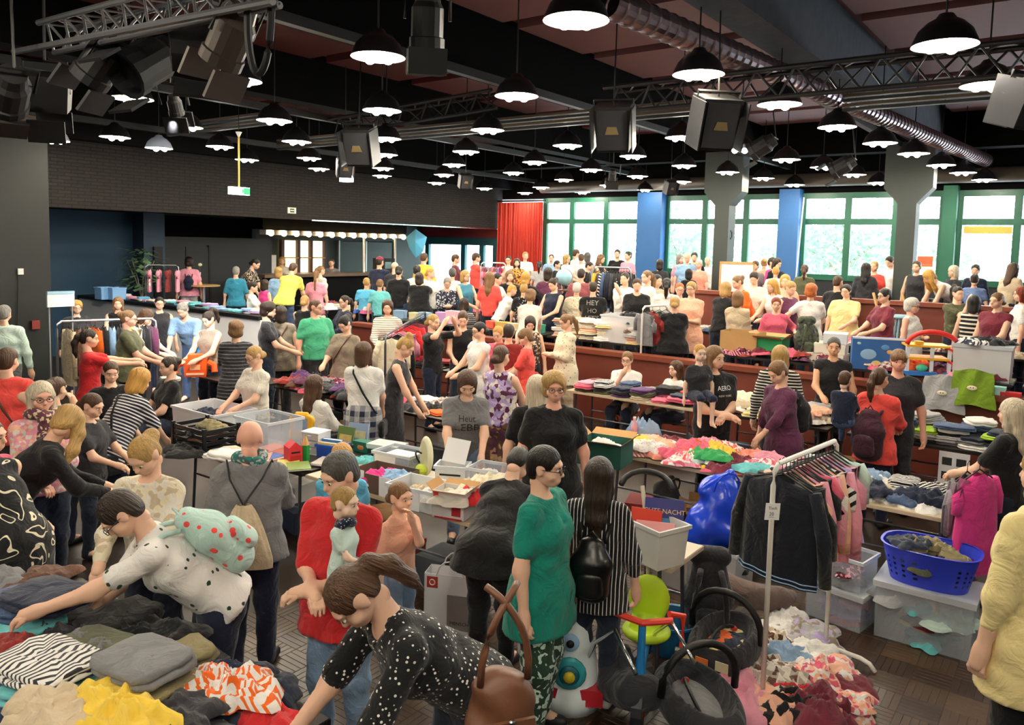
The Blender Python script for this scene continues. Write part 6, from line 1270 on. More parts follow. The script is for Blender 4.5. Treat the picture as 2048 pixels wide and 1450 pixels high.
def rack(a, b, zt, label, m, garments, name='clothes_rack', foot=.28, lift=0.0, r=.016, z0=0.0):
    t = empty(name, (a + b) / 2); t.location.z = z0; tag(t, label, 'clothes rack'); off = Vector((t.location.x, t.location.y, 0)); ax = (b - a).normalized(); sd = Vector((-ax.y, ax.x, 0)); A = Vector((a.x, a.y, 0)) - off; B = Vector((b.x, b.y, 0)) - off; up = Vector((0, 0, zt - z0))
    for q, i in ((A, 1), (B, -1)):
        MB().tube([q + Vector((0, 0, .06)), q + up - Vector((0, 0, .12)), q + up - Vector((0, 0, .04)) + ax * i * .01, q + up + ax * i * .06 + Vector((0, 0, 0))], r, 8).obj('post', m, t, smooth=True)
        MB().tube([q - sd * foot + Vector((0, 0, .012)), q - sd * foot * .88 + Vector((0, 0, .055)), q - sd * foot * .7 + Vector((0, 0, .07)), q + sd * foot * .7 + Vector((0, 0, .07)), q + sd * foot * .88 + Vector((0, 0, .055)), q + sd * foot + Vector((0, 0, .012))], r, 8).obj('foot', m, t, smooth=True)
    MB().tube([A + up + ax * .05, B + up - ax * .05], r, 8).obj('rail', m, t); n = len(garments)
    for i, g in enumerate(garments):
        q = a + (b - a) * (.12 + .84 * i / max(n - 1, 1)); q = Vector((q.x, q.y, zt - .035)); ang = math.atan2(ax.y, ax.x) + math.pi / 2 + random.uniform(-.18, .18); hanging(q, ang, **g)
    return t
def G(spec, L, what, grp, hw=.17, **k):
    cw = ('dark blue' if spec[0] == '#' else word(spec)) if ':' not in spec else {'stripe': 'striped', 'floral': 'floral', 'plaid': 'checked', 'dots': 'dotted', 'thin': 'pinstriped', 'vstripe': 'striped'}[spec.split(':')[0]] + ' ' + word(spec.split(':')[1])
    return dict(spec=spec, L=L, hw=hw, label='%s %s on hanger on %s' % (cw, what, grp), grp='clothes on ' + grp, **k)
gr = 'the white rack'
rk = [G('#11141f', .62, 'college jacket with pale trim lines', gr, .24, sleeve=.85, trim='lightblue', depth=.08), G('black', .5, 'jacket with orange lining', gr, .22, sleeve=.8, depth=.06), G('black', .5, 'cardigan', gr, .2, sleeve=.8), G('peach', .55, 'shirt', gr), G('pink', .6, 'long blouse', gr, sleeve=.7), G('black', .45, 'shirt', gr), G('rose', .4, 'T-shirt', gr), G('pink', .5, 'jumper', gr, sleeve=.8), G('white', .5, 'shirt', gr), G('peach', .6, 'long shirt', gr, sleeve=.8), G('stripe:white:black:14', .45, 'shirt', gr), G('pink', .62, 'hooded jumper', gr, .2, sleeve=.85, depth=.07), G('lilac', .5, 'tulle dress', gr, .16, sleeve=0, flare=1.7, depth=.08), G('pink', .5, 'blouse', gr), G('lightgrey', .45, 'shirt', gr), G('mint', .4, 'shirt', gr)]
ra, rb_ = at_z(1526, 1418, 0), at_z(1648, 1312, 0); ext = (rb_ - ra) * .02
RW = rack(ra - ext, rb_ + ext, 1.5, 'white metal clothes rack with pink and black clothes and a paper tag', mat('white_metal', '#e3e0d6', rough=.35), rk, foot=.33)
tg = empty('price_tag', Vector((ra.x - ext.x - .004, ra.y - ext.y - .02, 1.23)), 0.0); tag(tg, 'square paper tag taped to the post of the white rack', 'tag'); tg.rotation_euler = (math.pi / 2, .05, R_(8)); MB().box(-.045, .045, -.05, .05, 0, .002).obj('paper', M_paper, tg)
text_mesh('handwriting', 'Tisch', .025, M_inkd, tg, Matrix.Translation((0, .02, .003)), .0003); text_mesh('handwriting', '20', .03, M_inkd, tg, Matrix.Translation((-.005, -.015, .003)), .0003); MB().box(-.02, .01, -.034, -.032, .002, .003).obj('underline', M_inkd, tg)
# heap of clothes on the floor by the rack
for x, y, sp, s in ((1560, 1270, 'white', 1.0), (1600, 1290, 'floral:lightgrey:taupe:40:lilac', 1.3), (1540, 1310, 'floral:beige:brown:40:white', 1.1), (1570, 1335, 'lightdenim', 1.0), (1620, 1330, 'white', 1.1), (1510, 1360, 'plaid:brown:offwhite:12', 1.3), (1560, 1385, 'plaid:brown:offwhite:12', 1.2), (1650, 1370, 'floral:peach:rose:40:white', 1.2), (1680, 1385, 'maroon', 1.1), (1480, 1420, 'pink', 1.3), (1450, 1440, 'pink', 1.2), (1530, 1440, 'peach', 1.1), (1600, 1420, 'red', 1.0), (1640, 1440, 'maroon', 1.3), (1580, 1445, 'black', 1.1), (1670, 1425, 'floral:peach:rose:40:white', 1.0)):
    for l in range(2): garment(at_z(x, y, 0) + Vector((random.uniform(-.03, .03), random.uniform(-.03, .03), .005 + .07 * l)), sp, 'c', 'the floor by the white rack', 'floor heap', s=s)
# other racks
gL = 'the coat rack by the dark wall'; rack(W(4.9, 11.4), W(6.1, 11.0), 1.55, 'low coat rack before the dark green wall', M_alu, [G(c, l, w, gL, .2, sleeve=.8, depth=.06) for c, l, w in (('beige', .8, 'coat'), ('brown', .75, 'jacket'), ('khaki', .7, 'anorak'), ('orange', .6, 'jacket'), ('black', .8, 'coat'), ('lightblue', .6, 'denim jacket'), ('charcoal', .8, 'long coat'), ('yellow', .5, 'raincoat'), ('cream', .45, 'frilly blouse'), ('black', .7, 'jacket'), ('plum', .5, 'cardigan'))])
gM = 'the rack before the striped cream top'; rack(at_z(770, 760, .9) * 1, at_z(850, 690, .9), 1.5, 'grey clothes rack with cream jacket and red tops', M_tleg, [G(c, l, w, gM, .18, sleeve=.75) for c, l, w in (('cream', .5, 'bolero jacket'), ('black', .8, 'long skirt suit'), ('pink', .45, 'blouse'), ('red', .5, 'shirt'), ('red', .55, 'blouse'), ('maroon', .5, 'top'), ('black', .5, 'cardigan'), ('charcoal', .5, 'jumper'))])
gS = 'the window clothes rack'; q0, q1 = at_d(1190, 540, 16.4), at_d(1262, 540, 16.0); rack(Vector((q0.x, q0.y, 0)), Vector((q1.x, q1.y, 0)), Z2 + 1.28, 'full clothes rack near the first window with striped tops', M_alu, [G(c, .75, w, gS, .19, sleeve=.7) for c, w in (('gold', 'satin jacket'), ('charcoal', 'shirt'), ('stripe:black:white:14', 'top'), ('denim', 'shirt'), ('black', 'blouse'), ('navy', 'shirt'), ('charcoal', 'cardigan'), ('black', 'top'), ('dots:black:white:24', 'blouse'), ('black', 'coat'), ('stripe:black:white:12', 'jumper'), ('black', 'fur jacket'))], z0=Z2)
gP = 'the pink rack by the curtain'; q0, q1 = at_d(962, 520, 19.2), at_d(1012, 518, 19.0); rack(Vector((q0.x, q0.y, 0)), Vector((q1.x, q1.y, 0)), Z2 + 1.25, 'clothes rack of pink baby clothes beside the curtain', M_white, [G(c, .5, w, gP, .15) for c, w in (('pink', 'romper'), ('rose', 'dress'), ('white', 'blouse'), ('pink', 'dress'), ('salmon', 'top'), ('lilac', 'shirt'), ('hotpink', 'dress'), ('peach', 'romper'))], z0=Z2)
gD = 'the small dress stand'; p = at_d(318, 552, 17.2); rack(p + Vector((-.3, 0, 0)), p + Vector((.35, .2, 0)), 1.37 + .75, 'small table-top stand of pink dresses on the ledge', M_alu, [G(c, .5, w, gD, .16, sleeve=.3, flare=1.4) for c, w in (('floral:pink:white:30:rose', 'summer dress'), ('pink', 'dress'), ('brick', 'velvet dress'), ('pink', 'blouse'))], foot=.15, z0=1.37, r=.01)
gT = 'the white rail before the black back'; q0, q1 = at_d(1285, 618, 12.0), at_d(1335, 612, 12.4); rack(Vector((q0.x, q0.y, 0)), Vector((q1.x, q1.y, 0)), Z1 + 1.35, 'white rail of green and red tops behind the brown wall', M_white, [G(c, .5, w, gT, .17) for c, w in (('grey', 'shirt'), ('brick', 'top'), ('darkgreen', 'jumper'), ('lightgrey', 'shirt'))], z0=Z1)
print('GARMENTS', NG)

for x, y, sp, k_, s_, dz in ((92, 1335, 'stripe:white:charcoal:40', 'f', 1.15, .22), (120, 1385, 'aqua', 'f', 1.15, .15), (100, 1440, 'beige', 'c', 1.15, .2), (235, 1445, 'yellow', 'c', 1.1, .18), (290, 1335, 'grey', 'f', 1.15, .24), (300, 1375, 'khaki', 'f', 1.15, .16), (45, 1215, 'denim', 'f', 1.15, .14), (95, 1200, 'navy', 'f', 1.15, .2), (40, 1255, 'aqua', 'f', 1.15, .1), (450, 1385, 'stripe:white:orange:26', 'c', 1.0, .14), (360, 1440, 'charcoal', 'c', 1.0, .16), (190, 1310, 'olive', 'f', 1.15, .12), (25, 1310, 'brick', 'c', .9, .12), (525, 1440, 'red', 'c', .8, .08)): garment(at_z(x, y, .75 + dz), sp, k_, 'the near table edge', 'x', R_(-30) + random.uniform(-.3, .3), s_)
# ================================================================ SINGLE GOODS
def cm(c, rough=.45): return mat('plain_' + c.strip('#'), c, rough=rough, noise=.05, nscale=12)
def carton(p, rz, l, w, h, label, c='#b98d5a', flaps=True, m=None, paper=None, name='cardboard_box', lid=False):
    t = empty(name, p, rz); tag(t, label, 'box'); m = m or mat('carton_' + c.strip('#'), c, rough=.8, noise=.1, nscale=10); a, b, k = l / 2, w / 2, .005; B = MB()
    for x0, x1, y0, y1 in ((-a, a, -b, -b + k), (-a, a, b - k, b), (-a, -a + k, -b, b), (a - k, a, -b, b)): B.box(x0, x1, y0, y1, 0, h)
    B.box(-a, a, -b, b, 0, k); B.obj('box_body', m, t); mi = M_card if flaps else m
    if flaps:
        for sx, sy, n in ((0, -1, l), (0, 1, l), (-1, 0, w), (1, 0, w)):
            f = MB(); q = w * .45
            if sy: f.add([(-a, sy * b, h), (a, sy * b, h), (a, sy * (b + q * .75), h + q * .25), (-a, sy * (b + q * .75), h + q * .25), (-a, sy * b, h - .004), (a, sy * b, h - .004), (a, sy * (b + q * .75), h + q * .25 - .004), (-a, sy * (b + q * .75), h + q * .25 - .004)], [(0, 1, 2, 3), (7, 6, 5, 4), (0, 4, 5, 1), (2, 6, 7, 3), (1, 5, 6, 2), (3, 7, 4, 0)])
            else: f.add([(sx * a, -b, h), (sx * a, b, h), (sx * (a + q * .6), b, h + q * .5), (sx * (a + q * .6), -b, h + q * .5), (sx * a, -b, h - .004), (sx * a, b, h - .004), (sx * (a + q * .6), b, h + q * .5 - .004), (sx * (a + q * .6), -b, h + q * .5 - .004)], [(0, 1, 2, 3), (7, 6, 5, 4), (0, 4, 5, 1), (2, 6, 7, 3), (1, 5, 6, 2), (3, 7, 4, 0)])
            f.obj('flap', M_card, t)
    if lid: MB().box(-a - .004, a + .004, -b - .004, b + .004, h - .03, h + .004).obj('lid', mi, t)
    if paper: MB().box(-a * .8, a * .5, -b - .003, -b - .001, h * .25, h * 1.05).obj('paper_sheet', M_paper, t)
    return t
RZ = ROOM + R_(90)                       # long side along the tables
def on(x, y, z): return at_z(x, y, z)
zt1 = .752
# --- table with crate and toys
a = cbox(on(428, 850, zt1), RZ, .78, .5, .2, 'wide white tub of clothes with crumpled paper sheet', mat('white_tub', '#e4e6ea', rough=.4)); stuffed(a, .78, .5, .1, 4, 'blue', 'the wide white tub')
a = cbox(on(538, 893, zt1), RZ, .52, .4, .3, 'large empty clear storage box in front of the white hooded jumper')
def crate(p, rz):
    t = empty('crate', p, rz); tag(t, 'black slatted plastic crate on the toy table', 'crate'); m = cm('#101013')
    for s in (-1, 1):
        for k in range(4): MB().box(-.26, .26, s * .18 - .006, s * .18 + .006, .02 + k * .055, .055 + k * .055).obj('slat', m, t); MB().box(s * .26 - .006, s * .26 + .006, -.18, .18, .02 + k * .055, .055 + k * .055).obj('slat', m, t)
        for q in (-1, 1): MB().box(s * .26 - .015, s * .26 + .015, q * .18 - .015, q * .18 + .015, 0, .24).obj('corner_post', m, t)
    MB().box(-.26, .26, -.18, .18, 0, .01).obj('crate_base', m, t); return t
c = crate(on(412, 893, zt1), RZ); stuffed(c, .5, .34, .2, 5, 'dark', 'the black crate', top=.08)
for k in range(6): garment(on(458, 915, zt1 + k * .022), ['navy', 'black', 'denim', 'white', 'beige', 'white'][k], 'f', 'the toy table beside the crate', 'x', RZ + .2 * (k % 2), 1.1)
garment(on(372, 905, zt1), 'black', 'c', 'the toy table beside the crate', 'x', s=1.2)
def toycase(p, rz):
    t = empty('toy_case', p, rz); tag(t, 'yellow plastic toy case with picture window standing upright', 'toy'); m = cm('#f0b323'); v = Vol(.02); v.cone((-.09, 0, .1), (.09, 0, .1), .045, .045); v.cone((-.08, 0, .24), (.08, 0, .24), .045, .045); v.cone((-.05, 0, .3), (.05, 0, .3), .02, .02); v.cone((-.1, 0, .06), (.1, 0, .06), .03, .03); v.cone((0, 0, .1), (0, 0, .24), .06, .06, 2.0); v.sub = [lambda X, Y, Z: np.abs(Y) - .028 + 0 * X + 0 * Z]; V, Q_ = v.mesh(.008); mobj('case_shell', fastmesh('shell', V, Q_), m, t)
    MB().box(-.065, .065, -.032, -.027, .15, .26).obj('picture', mat('toy_picture', '#8fa6c8', rough=.3, noise=.5, nscale=30), t); MB().box(-.012, .012, -.033, -.027, .09, .1).obj('latch', cm('#d0402c'), t)
toycase(on(604, 888, zt1), R_(-8))
def mailbox(p, rz):
    t = empty('toy_letterbox', p, rz); tag(t, 'red toy letterbox with gabled top', 'toy'); MB().prism([(-.06, 0), (.06, 0), (.06, .15), (0, .2), (-.06, .15)], -.07, .07).obj('letterbox_body', cm('#d62a38'), t); MB().box(-.04, .04, -.073, -.07, .1, .115).obj('slot', M_blackm, t); MB().box(-.05, .05, -.073, -.07, .02, .08).obj('flap', cm('#b01c28'), t)
mailbox(on(586, 925, zt1), R_(35))
def pencil(p):
    t = empty('giant_pencil', p); tag(t, 'thick green wooden pencil-shaped box standing upright', 'toy'); MB().lathe([(0, 0), (.038, 0), (.038, .15)], 6).obj('barrel', cm('#1e9a3f'), t); MB().lathe([(.038, .15), (.008, .23)], 6).obj('wood_tip', M_wood, t); MB().lathe([(.008, .23), (0, .245)], 6).obj('lead', cm('#1e9a3f'), t)
pencil(on(611, 922, zt1))
def drawers(p, rz):
    t = empty('drawer_box', p, rz); tag(t, 'small white plastic drawer unit on the toy table', 'drawer unit'); MB().box(-.1, .1, -.09, .09, .0, .01).box(-.1, -.095, -.09, .09, 0, .2).box(.095, .1, -.09, .09, 0, .2).box(-.1, .1, .085, .09, 0, .2).box(-.105, .105, -.095, .095, .2, .212).obj('carcass', cm('#e6e6e4'), t)
    for k in range(3):
        d_ = MB().box(-.093, .093, -.088, .08, .012 + k * .063, .068 + k * .063).obj('drawer', M_milky, t); MB().box(-.02, .02, -.1, -.088, .05 + k * .063, .058 + k * .063).obj('handle', cm('#e6e6e4'), d_)
drawers(on(632, 905, zt1), R_(-25))
a = cbox(on(665, 912, zt1), R_(-20), .24, .17, .12, 'small blue plastic box holding books', cm('#2350b8')); book(a.location + Vector((0, 0, .03)), R_(-20), .2, .13, .05, '#3e7ac0', 'blue boxed card game in the small blue box', c2='#e0d8a0'); book(a.location + Vector((-.03, -.05, .03)), R_(-20), .2, .11, .03, '#e3c98a', 'cream book in the small blue box')
book(on(690, 888, zt1), R_(-28), .2, .17, .015, '#53703a', 'green picture book standing open-faced on the toy table', -.2, c2='#c9b06a'); book(on(716, 880, zt1), R_(-20), .22, .17, .02, '#8ea3c6', 'pale blue picture book standing beside the green one', -.2, c2='#d8d0a8')
a = carton(on(728, 903, zt1), R_(-30), .18, .1, .1, 'dark green toy box with orange dinosaur picture', '#1f6a55', False, lid=True); MB().ball((0, -.052, .05), .04, .004, .025).obj('dinosaur_picture', cm('#c8793a'), a)
for k, (c_, nm) in enumerate((('#3f7a72', 'teal'), ('#9fb3c4', 'pale blue'), ('#c6cbc9', 'grey'))): carton(on(775, 896, zt1 + k * .045), R_(-30) + .05 * k, .32, .2, .042, 'flat %s puzzle box in the stack of games' % nm, c_, False, lid=True)
garment(on(738, 925, zt1), 'aqua', 'c', 'the boxes table', 'x', s=.8)
a = cbox(on(803, 935, zt1), R_(-30), .4, .3, .16, 'clear box of clothes with white price sheet taped on', M_clear); stuffed(a, .4, .3, .1, 3, 'dark', 'the clear box with price sheet'); MB().box(-.18, .05, -.154, -.152, .01, .15).obj('paper_sheet', M_paper, a); MB().box(-.13, .13, -.09, .1, .125, .128).obj('top_sheet', M_paper, a)
a = carton(on(768, 975, zt1), R_(-32), .46, .34, .15, 'brown patterned box of small clothes with papers taped on', '#5d4a3c', False); stuffed(a, .46, .34, .12, 5, 'blue', 'the brown patterned box'); MB().box(-.22, -.06, -.176, -.172, -.03, .17).obj('paper_sheet', M_paper, a); MB().box(.1, .22, -.176, -.172, -.02, .15).obj('paper_sheet', M_paper, a)
def helmetbag(p, rz):
    t = empty('child_seat_shell', p, rz); tag(t, 'cream oval shell case with lime lining standing open', 'case'); v = Vol(.02); v.ell((0, 0, .17), (.1, .05, .17)); v.sub = [('e', np.array([.0, -.05, .16]), np.array([.085, .06, .15]))]; V, Q_ = v.mesh(.008); mobj('shell', fastmesh('shell', V, Q_), cm('#ecebc8'), t); MB().ball((.03, -.06, .06), .07, .05, .05).obj('lining', cm('#c3d63a'), t); MB().tube(bez((-.05, -.04, .1), (-.06, -.1, .2), (0, -.1, .24), (.02, -.05, .2), 6), .008, 5).obj('strap', M_blackm, t)
helmetbag(on(852, 950, zt1), R_(-60))
a = cbox(on(850, 1010, zt1), R_(-30), .5, .3, .17, 'clear tub of pale clothes with paper sheets in front', M_milky); stuffed(a, .5, .3, .12, 4, 'white', 'the clear tub of pale clothes'); MB().box(-.2, .06, -.154, -.152, .0, .16).obj('paper_sheet', M_paper, a)
a = carton(on(908, 1030, zt1), R_(-22), .26, .2, .2, 'white and red product carton at the table corner', '#d9d6d2', True); MB().box(.03, .1, -.104, -.1, .03, .11).obj('red_figure', cm('#b02a30'), a); MB().box(-.12, -.08, -.104, -.1, .15, .19).obj('red_corner', cm('#d04030'), a); MB().box(-.11, .11, -.104, -.1, 0, .012).obj('red_stripe', cm('#b02a30'), a)
for x, y, sp in ((950, 985, 'cream'), (975, 970, 'cream'), (930, 1000, 'offwhite'), (965, 1000, 'red')): garment(on(x, y, zt1 + .12), sp, 'c', 'the corner of the boxes table', 'x', s=1.1)
a = cbox(on(905, 962, zt1), R_(-10), .26, .18, .15, 'small milky box being sorted by the grey lettered T-shirt', M_milky); MB().box(-.09, .09, -.095, -.091, .07, .085).obj('dark_slot', M_blackm, a)
o = MB().box(-.105, .105, -.001, .001, -.0, .21).obj('paper_sheet', M_paper, loc=on(905, 962, zt1) + Vector((0, .06, .14))); o.rotation_euler = (-.5, .1, R_(-15)); tag(o, 'white handwritten sheet standing in the small milky box', 'paper')
a = cbox(on(985, 970, zt1), R_(-25), .34, .26, .16, 'clear box of turquoise cloth next to the hands', M_clear); stuffed(a, .34, .26, .12, 3, 'blue', 'the clear box of turquoise cloth')
for x, y, c_ in ((540, 915, '#b8543a'), (555, 925, '#d8a080'), (520, 925, '#2c55a8'), (575, 940, '#d8cf6a'), (600, 945, '#7f9a52'), (640, 935, '#b8b0a8'), (565, 905, '#e06a4a')):
    book(on(x, y, zt1) + Vector((0, .0, .02)), random.uniform(-1, 1), .19, .22, .018, c_, '%s children book lying on the toy table' % {'#b8543a': 'rust', '#d8a080': 'peach', '#2c55a8': 'blue', '#d8cf6a': 'yellow', '#7f9a52': 'green', '#b8b0a8': 'grey', '#e06a4a': 'orange'}[c_], R_(-88))
# --- chairs below the sitters
def chair(P_, label):
    t0 = P_[0]; t = empty('folding_chair', Vector((t0.location.x, t0.location.y, 0)), t0.rotation_euler.z); tag(t, label, 'chair'); z = .42; m = M_blackm
    MB().box(-.2, .2, -.2, .2, z - .02, z).obj('seat', m, t); MB().box(-.2, .2, -.24, -.22, z + .2, z + .42).obj('backrest', m, t)
    for s in (-1, 1): MB().tube([(s * .19, .18, z - .02), (s * .19, .22, 0)], .012, 6).obj('leg', M_tleg, t); MB().tube([(s * .19, -.2, z - .02), (s * .19, -.26, 0)], .012, 6).obj('leg', M_tleg, t); MB().tube([(s * .19, -.2, z - .02), (s * .19, -.23, z + .4)], .012, 6).obj('back_post', M_tleg, t)
chair(n_hood, 'black folding chair under the white hooded jumper')
# --- toy robot case, orange
def robot(p):
    t = empty('toy_robot', p, R_(15)); tag(t, 'bright orange toy robot case on the small table', 'toy'); m = cm('#f2601e'); MB().box(-.16, .16, -.1, .1, 0, .26, taper=.015).obj('robot_body', m, t); MB().box(-.1, .1, -.09, .09, .26, .32).obj('head', m, t)
    for s in (-1, 1): MB().tube([(s * .17, 0, .2), (s * .25, -.03, .16), (s * .26, -.06, .06)], .045, 8).obj('arm', m, t)
    MB().box(-.07, .07, -.105, -.1, .1, .18).obj('panel', cm('#ffb080'), t); MB().box(-.12, .12, -.106, -.1, .03, .06).obj('stripe', cm('#ffd0b0'), t)
T9 = table(6.3, 7.0, 9.05, 10.2, 'small table under the orange toy robot'); robot(on(392, 752, .75)); garment(on(340, 760, .75), 'white', 'f', 'the robot table', 'x')
o = empty('carrier_bag', on(400, 722, .75) + Vector((0, .2, 0))); tag(o, 'sky blue carrier bag held above the robot table', 'bag'); MB().box(-.13, .13, -.05, .05, 0, .2, taper=.02).obj('bag_body', cm('#2f9fe0'), o); MB().tube(bez((-.07, -.05, .2), (-.07, -.05, .32), (.07, -.05, .32), (.07, -.05, .2), 6), .008, 5).obj('handle', cm('#2f9fe0'), o)
# --- green cardboard box with white things
a = carton(on(1210, 925, .752), R_(-28), .42, .34, .22, 'dark green cardboard box with open flaps and white paper', '#1f5c50', True); garment(a.location + Vector((0, 0, .16)), 'white', 'c', 'the green cardboard box', 'x', s=.8)
def bottle(p, c, label, h=.2):
    t = empty('bottle', p); tag(t, label, 'bottle'); MB().lathe([(0, 0), (.035, 0), (.035, h * .65), (.015, h * .82), (.015, h)], 12).obj('bottle_body', cm(c), t, smooth=True); MB().lathe([(.018, h), (.018, h + .02), (0, h + .02)], 10).obj('cap', M_white, t)
bottle(on(1268, 875, .752), '#e8a8b8', 'pink bottle beside the green cardboard box'); 
o = mobj('plastic_bag', CRUM[3], plastic('bluish_film', '#a9c4e6', .6), loc=on(1290, 872, .752)); o.scale = (.9, .9, 2.6); tag(o, 'bluish crumpled plastic bag beside the pink bottle', 'bag')
# --- behind the low wall: bins, boxes, toys
zp = Z1 + .722
def onw(x, u=11.3):
    p = at_u(x, 700, u); p.z = zp; return p
a = cbox(onw(1268), RZ, .95, .55, .44, 'big milky storage bin heaped with clothes behind the low wall', M_milky); stuffed(a, .9, .5, .42, 10, 'red', 'the big milky bin', top=.1)
a = carton(onw(1485), RZ, .55, .4, .34, 'plain brown cardboard box on the low wall', '#b08a58', False); a = carton(onw(1543), RZ, .4, .35, .28, 'green and white cardboard box on the low wall', '#1d8a50', True)
def rucksack(p, rz, label, c, s=1.0, frame=True):
    t = empty('rucksack', p, rz); tag(t, label, 'rucksack'); m = fab(c); v = Vol(.05); v.chain([(0, 0, .12 * s), (0, .02, .35 * s), (0, 0, .58 * s)], [.13 * s, .14 * s, .1 * s], 1.25); V, Q_ = v.mesh(.02, .005); mobj('pack', fastmesh('pack', V, Q_, V), m, t); v = Vol(.04); v.chain([(0, -.12 * s, .12 * s), (0, -.13 * s, .26 * s)], [.07 * s, .065 * s], 1.5); V, Q_ = v.mesh(.018); mobj('pocket', fastmesh('pocket', V, Q_, V), m, t); v = Vol(.04); v.cone((-.08 * s, 0, .66 * s), (.08 * s, 0, .66 * s), .075 * s, .075 * s); V, Q_ = v.mesh(.018); mobj('lid', fastmesh('lid', V, Q_, V), m, t)
    for sx in (-1, 1): MB().tube(bez((sx * .07 * s, -.13 * s, .6 * s), (sx * .1 * s, -.28 * s, .55 * s), (sx * .13 * s, -.26 * s, .25 * s), (sx * .12 * s, -.12 * s, .1 * s), 8), .022 * s, 7).obj('strap', m, t, smooth=True)
    return t
rucksack(onw(1610), R_(0), 'camouflage green hiking rucksack on the low wall', 'camo:#4a5140:charcoal:14', .85)
def gamebox(p, rz):
    t = empty('board_game', p, rz); tag(t, 'large blue toy box with marble run picture behind the toddler', 'toy box'); MB().box(-.32, .32, -.06, .06, 0, .42).obj('carton', cm('#2d5fa0'), t); MB().box(-.32, .32, -.062, -.06, .4, .42).obj('top_edge', M_white, t)
    for x, z, r, c_ in ((-.12, .2, .1, '#8fb8da'), (.08, .3, .05, '#5a94c8'), (.14, .24, .04, '#d8a050'), (-.02, .08, .06, '#d9c27a'), (-.24, .34, .025, '#9fd0c0')): MB().ball((x, -.06, z), r, .006, r * .7).obj('cover_picture', cm(c_), t)
    MB().box(.17, .3, -.066, -.06, .04, .25).obj('white_panel', M_white, t)
gamebox(onw(1755, 11.15), R_(-14))
def garage(p, rz):
    t = empty('toy_garage', p, rz); tag(t, 'red and yellow toy car park with blue base', 'toy'); red, yel, blu = cm('#e23030'), cm('#f4b52a'), cm('#2f78c8')
    MB().box(-.34, .34, -.2, .2, 0, .05).obj('base_plate', blu, t); MB().box(-.3, .2, -.18, .18, .2, .225).obj('deck', yel, t); MB().box(-.3, .2, -.18, .18, .36, .385).obj('deck', yel, t)
    for x in (-.28, .0, .2, .3): MB().box(x - .02, x + .02, -.17, -.14, .05, .36).obj('pillar', cm('#dfe6ee'), t)
    MB().tube(bez((-.3, -.16, .39), (-.25, -.16, .62), (.25, -.16, .62), (.32, -.16, .36), 12), .03, 8).obj('arch', red, t, smooth=True)
    MB().add([(.18, -.18, .37), (.18, 0, .37), (.52, 0, .2), (.52, -.18, .2), (.18, -.18, .34), (.18, 0, .34), (.52, 0, .17), (.52, -.18, .17)], [(0, 1, 2, 3), (7, 6, 5, 4), (0, 3, 7, 4), (1, 5, 6, 2), (0, 4, 5, 1), (3, 2, 6, 7)]).obj('ramp', red, t); MB().add([(.18, -.18, .21), (.18, 0, .21), (.52, 0, .05), (.52, -.18, .05), (.18, -.18, .18), (.18, 0, .18), (.52, 0, .02), (.52, -.18, .02)], [(0, 1, 2, 3), (7, 6, 5, 4), (0, 3, 7, 4), (1, 5, 6, 2), (0, 4, 5, 1), (3, 2, 6, 7)]).obj('ramp', red, t)
    MB().ball((-.1, -.12, .09), .07, .05, .05).obj('toy_car', cm('#4cc39a'), t); MB().box(-.2, -.1, -.15, -.08, .39, .43).obj('toy_car', yel, t)
garage(onw(1858, 11.2), R_(-14))
a = cbox(onw(1968, 11.3), RZ, .62, .45, .42, 'tall milky bin with dark clothes on top at the low wall', M_milky, lid=True); 
for dx, sp in ((-.15, 'stripe:white:navy:20'), (.1, 'charcoal'), (0, 'black'), (.18, 'black')): garment(a.location + Vector((dx, 0, .44)), sp, 'c', 'the tall milky bin', 'x', s=1.1)
def hoodie(x, y, spec, label):
    u = U1 - .16; p = at_u(x, y, u); t = empty('hooded_jumper', p, ROOM - math.pi / 2); tag(t, label, 'jumper')
    def f(s, q): return ((s - .5) * (.5 - .1 * (1 - q)) * (1 + .03 * math.sin(q * 9)), -.025 * math.sin(math.pi * s) - .01 * math.sin(s * 13 + q * 5) - .03 * q, .2 - .42 * q - .02 * math.cos(s * 6.28))
    b_ = MB().sheet(f, 18, 12); b_.add([(x_, y_ + .03, z_) for x_, y_, z_ in b_.v], [tuple(reversed(q)) for q in b_.f]); b_.obj('cloth', fab(spec), t, smooth=True); MB().ball((0, -.05, .0), .055, .012, .03, 12, 6).obj('bear_emblem', cm('#efe6c8', .9), t)
    for s in (-1, 1): MB().ball((s * .014, -.063, .005), .006).obj('emblem_eye', M_blackm, t)
hoodie(1885, 785, 'lightgrey', 'light grey jumper with pale emblem hanging over the brown wall'); hoodie(1945, 775, '#7c9a2c', 'olive green hooded jumper with pale emblem hanging over the brown wall')
for x, y, c_, lb in ((1990, 800, '#9fd4d0', 'mint packaged toy on the brown rail'), (2020, 812, '#c2282c', 'red packaged toy on the brown rail')): carton(at_u(x, y, U1 - .0) , ROOM, .12, .2, .16, lb, c_, False, lid=True)
for k in range(3): carton(onw(1655) + W(0, -.05 * k, .142 * k), RZ + .1 * k, .5 - .1 * k, .34, .135, ('pale boxed game at the bottom of the game stack', 'cream boxed game in the middle of the game stack', 'white and blue boxed game topmost of the game stack')[k], ('#e6e0cc', '#eae4d2', '#e9edf2')[k], False, lid=True)
